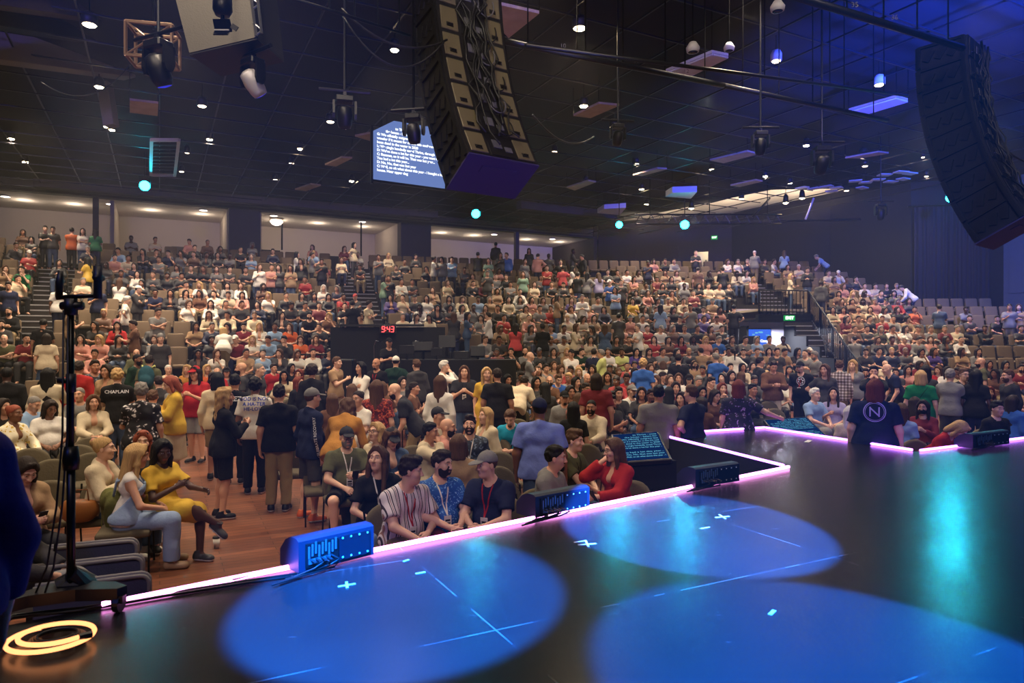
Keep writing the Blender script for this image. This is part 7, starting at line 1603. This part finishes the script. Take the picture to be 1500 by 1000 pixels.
for P in OWN:
    if P['label']: continue
    near = sorted((q for q in named if q is not P and q in OWN), key=lambda q: math.hypot(q['px']-P['px'], (q['py']-P['py'])*1.3))[:5]
    kind = {'tee':'shirt','long':'long sleeves','hoodie':'hoodie','jacket':'jacket','tank':'top','dress':'dress'}[P['top'][0]]; post = 'bending' if P.get('lean', 0) > 30 else ('seated' if P['sit'] else 'standing')
    if not P['sit'] and abs(P['F']) > 140: post += ' turned away'
    b = f"{post} person, {hairw(P)}, {topw(P)} {kind}, "
    row = '' if P['row'] is None else f", {ORD[P['row']]} row up"
    cands = [b+zone(P)]
    if P['row'] is not None: cands += [b+f"{ORD[P['row']]} row {zone(P)}"]
    for q in near:
        sd = 'beside' if abs(q['py']-P['py']) < 12 else ('behind' if q['py'] > P['py'] else 'in front of'); cands += [b+f"{sd} {topw(q)} top with {hairw(q)}", b+f"{sd} {topw(q)} top {zone(P)}"]
    for q in near:
        for r in near:
            if r is not q: cands.append(b+f"near {topw(q)} and {topw(r)} tops {zone(P)}")
    for q in sorted(PEOPLE[:len(HEROES)+70], key=lambda q: math.hypot(q['px']-P['px'], q['py']-P['py'])):
        if q.get('hero') and q is not P and math.hypot(q['px']-P['px'], q['py']-P['py']) < 70: cands.append(b+f"{'left' if P['px'] < q['px'] else 'right'} of the {topw(q)} top with {hairw(q)}"); cands.append(b+f"{'left' if P['px'] < q['px'] else 'right'} of the {topw(q)} top")
    c = next((c for c in cands if c not in used and len(c.split()) <= 16 and len(c.replace(',', ' ').replace('-', ' ').split()) <= 16), None)
    if c is None: c = cands[0]; print('DUP', c)
    P['label'] = c; used.add(c)
for P in OWN:
    o = person(None, P['loc'], P['yaw'], P, P['hi'], P['label'], 'conference audience')
    if P.get('gl'): glasses(o, P['J'])
    if P.get('sung'): glasses(o, P['J'], up=True)
    if P.get('lan'): lanyard(P, {'red':'red','wht':'wht','blk':'blk'}[P['lan']], low=.13 if P['sit'] else .17)
# ---- the rest of the audience, one mesh
def mass():
    Vs, Qs, Ts, base = [], [], [], 0
    for P in REST:
        Q = dict(P); fem = P.get('fem', 0)
        pk = dict(sit=P['sit'], lean=P.get('lean', 0), hyaw=P.get('hy', 0), hpitch=P.get('hp', 0), arms=P['arms'], w=1., fem=fem); key = ('mass', str(sorted(pk.items(), key=str)), P['top'][0])
        if key not in CACHE:
            J = pose(**pk); CACHE[key] = (J, build_body(J, .052, 1., fem, 0, -1), build_top(J, .046, P['top'][0], 1., fem), build_bottom(J, .05, 'trousers', 1., fem))
        J, b, t, bt = CACHE[key]; hr = P['hair']; st = HSTYLE[hr[0]]; me = get_hair(st, -1); hv = np.array([v.co for v in me.vertices])@J['Rh'].T+J['H']; hq = np.array([tuple(p.vertices) for p in me.polygons])
        hc = HAIRC.get(hr[1], HAIRC['d']) if hr[0] not in 'cnh' else {'w':PAL['wht'],'k':PAL['blk'],'g':PAL['gry'],'r':PAL['red'],'t':PAL['tan']}.get(hr[1], PAL['char'])
        c, s_ = math.cos(P['yaw']), math.sin(P['yaw']); Rm_ = np.array([[c,-s_,0],[s_,c,0],[0,0,1]])
        for (v, q), col in (((b[0], b[1]), SKIN[P.get('skin', 1)]), (t, P['top'][1]), (bt, P['bot'][1]), ((hv, hq), hc)):
            Vs.append(v@Rm_.T*P.get('s', 1.)+np.array(P['loc'])); Qs.append(q+base); base += len(v); T = np.ones((len(v), 4), np.float32); T[:,:3] = rgba(col)[:3]
            if v is b[0]: m = b[2][:,3:4]; T[:,:3] = T[:,:3]*(1-m)+b[2][:,:3]*m
            Ts.append(T)
    me = arr_mesh('audience', np.concatenate(Vs), np.concatenate(Qs), 'skin', np.concatenate(Ts)); o = link('audience', me); tag(o, 'the many smaller people filling the rest of the tiered rows', 'audience', None, 'stuff')
if REST: mass()
# ================================================================ things people hold and leave about
def hand_world(P, n): o = P['obj']; return o.matrix_basis @ Vector(P['J']['W'+n].tolist()), (o.matrix_basis.to_3x3() @ Matrix(P['J']['Rhand'+n].tolist())).normalized()
bpy.context.view_layer.update()
def phone_at(P, n, label, lit=False):
    w, R = hand_world(P, n); c = w+R@Vector((-.045,.02,-.075)); m = MB(); m.box((0,0,0), (.075,.009,.15), None, .003); o = m.build('smartphone', 'black_plastic'); f = (P['obj'].matrix_basis.to_3x3()@Vector(P['J']['f'].tolist())); yaw = math.atan2(f.y, f.x)-math.pi/2
    o.location = c; o.rotation_euler = (R_(-35), 0, yaw); tag(o, label, 'phone'); m = MB(); m.box((0,-.005,0), (.068,.002,.138)); m.build('screen', 'glass_lens', o)
H_ = HEROES
phone_at(H_['coat'], 'R', 'dark phone in the hands of the woman in the tan coat'); phone_at(H_['olive'], 'L', 'dark phone held by the grey bearded man in the olive shirt'); phone_at(H_['redcardigan'], 'L', 'dark phone in the lower hand of the woman in the red cardigan')
def cup_at(P, n, hgt, r, label, straw=True, col='white_plastic'):
    w, R = hand_world(P, n); c = w+R@Vector((-.045,0,-.075)); m = MB(); m.lathe([(r*.72,-hgt/2), (r,hgt/2)], 14); o = m.build('drink_cup', col, None, True); o.location = c; tag(o, label, 'cup'); m = MB(); m.lathe([(r*1.05,hgt/2), (r*1.05,hgt/2+.012), (r*.5,hgt/2+.02)], 14); m.build('lid', 'white_plastic', o)
    if straw: m = MB(); m.tube([(0,0,hgt*.3), (.01,.01,hgt/2+.10)], .004, 6); m.build('straw', 'white_plastic', o)
cup_at(H_['cup'], 'L', .21, .045, 'tall white cup in the hand of the large man in charcoal'); cup_at(H_['redcardigan'], 'R', .14, .036, 'small clear drink cup with straw at the mouth of the red cardigan woman', True, 'grey_plastic')
def paper_at(P, label):
    w, R = hand_world(P, 'R'); m = MB(); m.box((0,0,0), (.15,.004,.11)); o = m.build('paper_sheet', 'paper'); o.location = w+Vector((.10,-.06,-.02)); o.rotation_euler = (.9, .2, .6); tag(o, label, 'paper')
paper_at(H_['stripe'], 'white folded paper held by the man in the striped shirt')
# ---- writing on shirts
plain('print_blue', (40,70,190), .8); plain('print_white', (228,226,228), .8)
print_on(H_['god'], 'GOD IS NOT\nA HA-TER\nHE-LOVE', .074, (0,.40), True, 'print_blue', bold=.02)
print_on(H_['chaplain'], 'CHAPLAIN', .075, (0,.40), True, 'print_white', bold=.01); print_on(H_['rez'], 'REZ', .10, (.02,.40), True, 'print_white', bold=.015)
def sleeve_text(P, n, txt, size):
    J = P['J']; S, E = Vector(J['S'+n].tolist()), Vector(J['E'+n].tolist()); Wv = Vector(J['W'+n].tolist()); s = 1 if n == 'R' else -1; d = (Wv-S).normalized(); c = S+(E-S)*.95; out = Vector((s*.75,-.66,0)); out = (out-d*out.dot(d)).normalized(); print_on(P, txt, size, tuple(c), True, 'print_white', 90, direc=out, up=-d)
sleeve_text(H_['navy'], 'R', 'CELEBRATE RECOVERY', .052)
def ring_logo():
    vs, fs = [], []
    def band(r0, r1, n=40):
        b = len(vs)
        for i in range(n): a = 2*math.pi*i/n; vs.append((r0*math.cos(a), r0*math.sin(a), 0)); vs.append((r1*math.cos(a), r1*math.sin(a), 0))
        for i in range(n): k = (i+1) % n; fs.append((b+2*i, b+2*i+1, b+2*k+1, b+2*k))
    band(.118, .128); band(.104, .109)
    def stroke(p, q, w):
        p, q = Vector(p), Vector(q); d = (q-p).normalized(); nn = Vector((-d.y, d.x, 0))*w/2; b = len(vs)
        for i in range(9): c = p+(q-p)*i/8; vs.extend([c+nn, c-nn])
        for i in range(8): fs.append((b+2*i, b+2*i+1, b+2*i+3, b+2*i+2))
    w = .017
    for a, b in (((-.05,-.06,0),(-.05,.06,0)), ((-.056,.055,0),(.056,-.055,0)), ((.05,-.06,0),(.05,.06,0))): stroke(a, b, w)
    return vs, fs
print_on(H_['logoN'], '', .1, (0,.38), True, 'print_lilac', extra=ring_logo(), name='round_emblem') if plain('print_lilac', (196,176,236), .7) else None
def disc_logo():
    vs, fs = ring_logo()[0][:160], ring_logo()[1][:80]; vs = [(v[0]*.75, v[1]*.75, 0) for v in vs]; b = len(vs)
    for a in (0.3, 1.35, 2.4, 3.45, 4.5, 5.55): p = Vector((.05*math.cos(a), .05*math.sin(a), 0)); k = len(vs); vs += [p+Vector((.022,.0,0)), p+Vector((0,.022,0)), p+Vector((-.022,0,0)), p+Vector((0,-.022,0))]; fs.append((k, k+1, k+2, k+3))
    return vs, fs
print_on(H_['medal'], '', .1, (-.03,.36), False, 'print_white', extra=disc_logo(), name='round_emblem')
def strap(P, col, name='bag_strap'):
    J = P['J']; bvh = drape_bvh(P['topobj'].data); u, l, ff = [Vector(J[k].tolist()) for k in 'ulf']; a = Vector(J['S'+'R'].tolist())-l*.05+u*.06; b = Vector(J['P'].tolist())-l*.16; vs = []
    for t in [i/9 for i in range(10)]:
        p = a*(1-t)+b*t; r = bvh.ray_cast(p-ff*.45, ff); q = (r[0]-ff*.006) if r[0] is not None else p-ff*.13; vs += [q+(l+u).normalized()*.016, q-(l+u).normalized()*.016]
    o = mesh_obj(name, vs, [(2*i, 2*i+1, 2*i+3, 2*i+2) for i in range(9)], 'cloth', P['obj']); o.color = rgba(col)
for P in PEOPLE:
    if P.get('label') and 'green shirt seen from behind' in P['label'] and 'obj' in P: strap(P, 'blk')
# overalls, mask, backpack
def overalls(P):
    J = P['J']; f = Field(*bounds(J, ('P','NB','SR','SL'), .25), .0135); torso(f, J, .026, 1., 1, 0); u, ff, l, Pp = J['u'], J['f'], J['l'], J['P']; f.half(Pp+u*.40, u); f.half(Pp-u*.02, -u); f.half(Pp+u*.20-ff*.02, unit(u*.75-ff*.9)) ; Pm, Q = f.mesh(); o = link('overall_bib', arr_mesh('overall_bib', Pm, Q, 'cloth'), P['obj']); o.color = rgba('ldn'); m = MB()
    U, L, Fv = [Vector(v.tolist()) for v in (u, l, ff)]; B = Vector(Pp.tolist())
    for s in (-1,1): m.tube([B+U*.38+Fv*.13+L*s*.07, B+U*.47+Fv*.04+L*s*.085, B+U*.40-Fv*.12+L*s*.06, B+U*.22-Fv*.135+L*s*.02], .013, 6)
    q = m.build('strap', 'cloth', o, True); q.color = rgba('ldn')
overalls(H_['overalls'])
for P in OWN:
    if P.get('mask'):
        f = Field((-.1,-.05,-.15), (.1,.16,.05), .008); f.ell((0,.035,-.055), (.066,.078,.062), 0); f.half((0,0,-.012), (0,0,1)); f.half((0,0,0), (0,-1,0)); Pm, Q = f.mesh(); o = link('face_mask', arr_mesh('face_mask', Pm, Q, 'cloth'), P['obj']); o.color = rgba('blk'); o.matrix_local = mat4(P['J']['Rh'], P['J']['H'])
def backpack(P):
    J = P['J']; yaw = P['yaw']; p = P['obj'].matrix_basis@Vector((J['C']-J['f']*.21).tolist()); f = Field((-.2,-.15,-.3), (.2,.15,.3), .016); f.ell((0,0,-.02), (.165,.10,.25), 0); f.ell((0,-.08,-.10), (.12,.07,.13), .03); Pm, Q = f.mesh(); o = link('backpack', arr_mesh('backpack', Pm, Q, 'cloth')); o.location = p; o.rotation_euler = (0,0,yaw); o.color = rgba((44,84,96)); tag(o, 'teal backpack worn by the person near the dark green sweater', 'backpack')
    m = MB(); 
    for s in (-1,1): m.tube([(s*.09,.08,.18), (s*.12,.16,.22), (s*.13,.25,.12)], .018, 6)
    q = m.build('strap', 'cloth', o, True); q.color = rgba('lime')
backpack(H_['pack'])
# ================================================================ seats: one under everybody sitting, then the empty ones between
EMPTY = []
for P in PEOPLE:
    if P['sit'] and P['row'] is None and not P.get('stage'): SEATS.append(dict(kind='floor', p=P['loc'].copy(), yaw=P['yaw'] if abs(P['F']) < 60 else seat_yaw(P['loc']), occ=True))
for px, py in ((49,646),(37,660),(70,672),(78,654),(83,636),(134,632),(171,626),(128,646),(169,642),(128,664),(174,660),(12,652),(68,675),(64,697),(81,717),(108,655),(738,656),(736,676),(764,606),(763,618),(868,646),(743,699),(759,716),(835,709),(474,664),(1488,636),(1324,648),(1134,596),(1144,604),(420,650),(610,650),(98,690)):
    D = F*(EYE-.93)/(py-500); c = ray(px, py, D); c.z = zfloor(RR(c)); SEATS.append(dict(kind='floor', p=c, yaw=seat_yaw(c), occ=False, vis=True))
# drop a floor chair that would stand inside another one
keep = []
for s in SEATS:
    if any((s['p']-k['p']).length < .44 for k in keep): continue
    keep.append(s)
SEATS = keep
for i in range(NROW):
    R = R0+DR*i; occ = sorted([TH(P['loc']) for P in PEOPLE if P['row'] == i and P['sit'] and RR(P['loc']) < R+.6]); w = math.degrees(.56/R)
    stands = [TH(P['loc']) for P in PEOPLE if P['row'] == i and not P['sit']]
    blocks = []
    th = -37.
    def blocked(t):
        p = polar(t, R, 0)
        if any(abs(t-sth) < math.degrees((hw+.30)/R) and a <= i <= b for sth, hw, a, b in STAIRS): return True
        if TUN[0]-.6 < t < TUN[1]+.6 and i < 10: return True
        if BOOTH[0]-.3 < t < BOOTH[1]+.3 and i < 4: return True
        # keep inside the walls
        for (a, b) in ((K2, K3), (K3, K3b), (K3b, K4)):
            if min(a[1], b[1])-.2 <= p.y <= max(a[1], b[1])+.2:
                xl = a[0]+(b[0]-a[0])*(p.y-a[1])/(b[1]-a[1]) if abs(b[1]-a[1]) > .1 else b[0]
                if p.x > xl-.7: return True
        if p.x > 21.8 and p.y > 27: return True
        if p.x > 17.5 and p.y > 29.4: return True
        d = E2.dot(p)
        return d > 36.4 or p.x > 23
    taken = list(occ); out = []
    for t in occ: out.append((t, True))
    t = -37.
    while t < 13.5:
        if not blocked(t) and all(abs(t-q) > w*.97 for q in taken): taken.append(t); out.append((t, False)); t += w
        else: t += w*.12
    for t, oc in out:
        if oc and blocked(t) and False: continue
        p = polar(t, R, Z0+DZ*i); px = 750+p.x/p.y*F
        if not -30 < px < 1530: continue
        free = (not oc) and all(abs(t-q) > w*.5 for q in stands); SEATS.append(dict(kind='tier', p=p+Vector((0,0,0)), yaw=seat_yaw(p), occ=oc, vis=free, px=px, row=i))
tiers = [s for s in SEATS if s['kind'] == 'tier']; tiers.sort(key=lambda s: (0 if s.get('vis') else 1, s['p'].y)); own = tiers[:300]; rest = tiers[300:]
for s in own:
    p = s['p']; Pz = dict(row=s['row'], px=s['px'], py=EYE and 500-(p.z+.5-EYE)/p.y*F); s['zone'] = zone(Pz)
    lab = ('empty' if s['vis'] else 'occupied')+f" brown upholstered theatre seat, {ORD[s['row']]} row up, {s['zone']}"
    make_seat('tier', p, s['yaw'], lab, 'theatre seats '+s['zone']+f" in the {ORD[s['row']]} row")
nf = 0
for s in SEATS:
    if s['kind'] != 'floor': continue
    p = s['p']; px = 750+p.x/p.y*F; py = 500+(EYE-p.z-.5)/p.y*F; z = zone(dict(row=None, px=px, py=py)); make_seat('floor', p, s['yaw'], ('occupied' if s['occ'] else 'empty')+f" olive round backed stacking chair {z}", f"{'occupied' if s['occ'] else 'empty'} olive stacking chairs {z}")
def seat_mass():
    Vs, Qs, mi, base = [], [], [], 0; names = ['seat_brown', 'seat_shell']; src = []
    for nm, me in seat_meshes('tier'):
        v = np.array([x.co for x in me.vertices]); q = [tuple(p.vertices) for p in me.polygons]; src.append((v, q, 0 if me.materials[0].name == 'seat_brown' else 1))
    V, Fc, MI = [], [], []
    for s in rest:
        c, s_ = math.cos(s['yaw']), math.sin(s['yaw']); M = np.array([[c,-s_,0],[s_,c,0],[0,0,1]])
        for v, q, k in src:
            if s.get('occ') and k == 0 and False: continue
            V.append(v@M.T+np.array(s['p'])); Fc += [tuple(a+base for a in f) for f in q]; MI += [k]*len(q); base += len(v)
    V = np.concatenate(V); me = bpy.data.meshes.new('theatre_seating'); me.from_pydata(V.tolist(), [], Fc); [me.materials.append(MATS[n]) for n in names]; me.polygons.foreach_set('material_index', MI); me.polygons.foreach_set('use_smooth', [True]*len(Fc)); o = link('theatre_seating', me); tag(o, 'the remaining brown theatre seats mostly hidden behind people in the tiers', 'seats', None, 'stuff')
if rest: seat_mass()
print('people', len(PEOPLE), 'named', NAMED, 'rest', len(REST), 'tier seats', len(tiers), 'floor chairs', sum(s['kind'] == 'floor' for s in SEATS))
# bag and jacket by the seated women
f = Field((-.25,-.2,-.02), (.25,.2,.34), .014); f.ell((0,0,.13), (.19,.10,.15), 0); f.half((0,0,.235), (.1,0,1)); f.half((0,0,.0), (0,0,-1)); Pm, Q = f.mesh(); o = link('handbag', arr_mesh('handbag', Pm, Q, 'leather')); c = ray(116, 738, 7.3); c.z = .47; o.location = c; o.rotation_euler = (0,0,.3); o.color = rgba((150,92,44)); tag(o, 'brown leather handbag on the chair beside the tan coat', 'bag'); m = MB(); m.tube([(-.09,0,.22), (-.07,.02,.34), (.07,.02,.34), (.09,0,.22)], .009, 6); q = m.build('handle', 'leather', o, True); q.color = rgba((110,66,32))
f = Field((-.4,-.3,-.1), (.4,.3,.95), .018); f.cone((-.18,0,.80), (.18,0,.80), .10, .09, 0); f.cone((-.14,.02,.75), (-.19,.05,.12), .13, .10, .08); f.cone((.14,.02,.75), (.12,.06,.18), .13, .11, .08); f.wave(.012, 22, 2); Pm, Q = f.mesh(); o = link('draped_coat', arr_mesh('draped_coat', Pm, Q, 'cloth')); c = ray(162, 770, 7.2); c.z = .02; o.location = c; o.rotation_euler = (0,0,-.9); o.scale = (.85,.7,.9); o.color = rgba((92,92,48)); tag(o, 'olive green coat draped over the chair behind the denim overalls', 'coat')
m = MB(); st_ = [P for P in PEOPLE if P.get('stage')][0]['loc']; e = empty('stool', (st_.x, st_.y, STAGE_Z), 0, 'black stool under the person in the deep blue sweater', 'stool'); m.lathe([(.17,.52), (.18,.56), (.17,.585)], 16); m.build('seat', 'black_plastic', e)
for k in range(4): m = MB(); q = k*math.pi/2+.4; m.tube([(.12*math.cos(q),.12*math.sin(q),.52), (.18*math.cos(q),.18*math.sin(q),.0)], .014, 6); m.build('leg', 'black_metal', e)
# ================================================================ lights
def lamp(name, typ, loc, energy, col, **k):
    l = bpy.data.lights.new(name, typ); l.energy = energy; l.color = col
    for a, b in k.items(): setattr(l, a, b)
    o = bpy.data.objects.new(name, l); COL.objects.link(o); o.location = loc; return o
def aim(o, t): o.rotation_euler = (Vector(t)-o.location).to_track_quat('-Z', 'Y').to_euler(); return o
WARM = (1., .80, .58)
for i, (c, dim) in enumerate(LAMPS):
    o = lamp('downlight_beam', 'SPOT', c-Vector((0,0,.06)), 640 if not dim else 300, WARM, spot_size=R_(126), spot_blend=.6, shadow_soft_size=.12)
# house lights outside the frame, over the floor and nearer seats
for x, y in ((-9,8), (-4.5,10), (0,11.5), (4.5,12.5), (9,13), (-7,14), (-1.5,16), (5,17.5), (11,17), (-12,12), (14,20), (-3,6.5)):
    lamp('house_light', 'SPOT', (x, y, 9.2), 1100, WARM, spot_size=R_(95), spot_blend=.7, shadow_soft_size=.2)
for x, y in ((-14,20), (-9,23), (-4,25), (1,27), (6,28), (11,28), (15,26), (19,24), (-18,22)):
    lamp('house_light', 'SPOT', (x, y, 9.3), 1250 if y < 25 else 900, WARM, spot_size=R_(100), spot_blend=.7, shadow_soft_size=.2)
for px in (20, 100, 220, 300, 420, 480, 550, 670, 720, 800, 850):
    c = wp(S(px), 2.6, ZO-.25); lamp('lobby_light', 'POINT', c, 28, (1., .82, .64), shadow_soft_size=.3)
for c in ((7.5,39.5,8.2), (11,36.5,8.2), (14.5,34.5,8.2)): aim(lamp('upper_ceiling_fill', 'SPOT', c, 380, (1., .80, .60), spot_size=R_(140), spot_blend=.5, shadow_soft_size=.2), (c[0], c[1]+.8, 12))  # unseen uplights added to brighten the pale upper ceiling
aim(lamp('blue_fill', 'SPOT', (15,17,8.6), 11000, (.02,.12,1.), spot_size=R_(62), spot_blend=.9, shadow_soft_size=.3), (20.5,30,7.))  # unseen blue spot added to tint the curtain wall
q = Vector(K1)+dv*.80+n_*.9; lamp('doorway_light', 'POINT', (q.x, q.y, ZW+2.4), 40, (1., .88, .66), shadow_soft_size=.1)
p = polar((TUN[0]+TUN[1])/2, R0+DR*4.4, 2.9); lamp('tunnel_light', 'AREA', p, 260, (.82,.84,1.), size=1.2)
for x, tx, ty in ((-9,-16,22), (-5.5,-8,24), (-2,-2,25), (1.5,4,26), (5,10,26), (8,16,24)):  # unseen fill spots added to lift the faces in the tiers
    aim(lamp('front_fill', 'SPOT', (x, 2.5, 9.2), 900, (1., .84, .66), spot_size=R_(60), spot_blend=.8, shadow_soft_size=.25), (tx, ty, 3.))
for x in (-5,-1,3): aim(lamp('front_fill', 'SPOT', (x, -1, 9.2), 700, (1., .80, .62), spot_size=R_(70), spot_blend=.8, shadow_soft_size=.25), (x*1.3, 10.5, 1.))  # more added fill, for faces on the floor
aim(lamp('array_fill', 'SPOT', (1.5,-2,4.), 450, (1.,.82,.55), spot_size=R_(40), spot_blend=.8, shadow_soft_size=.2), (-.4, 8.6, 6.))  # unseen warm spot added to brighten the rear of the big array
# blue and cyan stage lights
BLUE = (.004, .17, 1.)
for tgt, src, ang, e, bl in (((-.60,3.72,1.), (-1.6,-1.2,8.6), 11.4, 140000, .2), ((1.36,5.10,1.), (2.4,-.2,8.6), 11.8, 165000, .10), ((1.40,2.78,1.), (2.6,-1.6,8.6), 13.6, 125000, .18)):
    aim(lamp('stage_spot', 'SPOT', src, e, (BLUE if tgt[1] < 5 else (.02,.18,1.)), spot_size=R_(ang), spot_blend=bl, shadow_soft_size=.04), tgt)
for c in CY:
    e = 120 if c.x < -10 else (600 if c.x > 12 else 270); aim(lamp('cyan_beam', 'SPOT', c+(Vector((2,4,1.5))-c).normalized()*.1, e, (.03,.75,1.), spot_size=R_(24), spot_blend=.6, shadow_soft_size=.16), (2.0,4.0,1.) if c.y > 20 else (3.2,5.0,1.))
# unseen blue spots added to colour the haze under the ceiling
aim(lamp('blue_fill', 'SPOT', (10,9,7.4), 42000, (.02,.06,1.), spot_size=R_(72), spot_blend=.9, shadow_soft_size=.3), (10,20,13.))
for x, tx in ((-8,-12), (-1,-2), (6,7)): aim(lamp('blue_fill', 'SPOT', (x,5,8.), 2600, (.08,.08,1.), spot_size=R_(70), spot_blend=.9, shadow_soft_size=.3), (tx,24,13.5))
aim(lamp('blue_fill', 'SPOT', (2,2,1.6), 700, (.22,.08,1.), spot_size=R_(40), spot_blend=.9, shadow_soft_size=.2), (-.2,8.6,4.6))  # unseen violet spot added to colour the big array from below
aim(lamp('stage_side_wash', 'SPOT', (6,1,7.8), 1500, (.04,.16,1.), spot_size=R_(50), spot_blend=.8, shadow_soft_size=.3), (8.,10.,1.))
aim(lamp('stage_side_wash', 'SPOT', (-5,-1,7.5), 400, (.03,.12,1.), spot_size=R_(40), spot_blend=.8, shadow_soft_size=.3), (-2.6,4.4,.6))
w = bpy.data.worlds.new('hall_dark'); SC.world = w; w.use_nodes = True; w.node_tree.nodes['Background'].inputs[0].default_value = (.35,.38,.55,1); w.node_tree.nodes['Background'].inputs[1].default_value = .02
# ---- thin haze in the air of the hall
t = w.node_tree; v_ = N(t, 'ShaderNodeVolumeScatter'); v_.inputs['Density'].default_value = HAZE; v_.inputs['Anisotropy'].default_value = .35; t.links.new(v_.outputs['Volume'], t.nodes['World Output'].inputs['Volume'])
# ================================================================ camera
cam = bpy.data.cameras.new('camera'); co = bpy.data.objects.new('camera', cam); COL.objects.link(co); co.location = (0, 0, EYE); co.rotation_euler = (R_(90), 0, 0); cam.sensor_width = 36; cam.lens = 24.; cam.clip_end = 200; cam.clip_start = .05
cam.dof.use_dof = True; cam.dof.focus_distance = 10.; cam.dof.aperture_fstop = 4.
SC.camera = co
SC.view_settings.view_transform = 'Standard'; SC.view_settings.look = 'None'; SC.view_settings.gamma = 1.; SC.view_settings.use_curve_mapping = False; SC.view_settings.exposure = 0.
SC.cycles.volume_bounces = 0; SC.cycles.use_denoising = True; SC.cycles.max_bounces = 6; SC.cycles.diffuse_bounces = 3; SC.cycles.glossy_bounces = 3; SC.cycles.sample_clamp_indirect = 6.
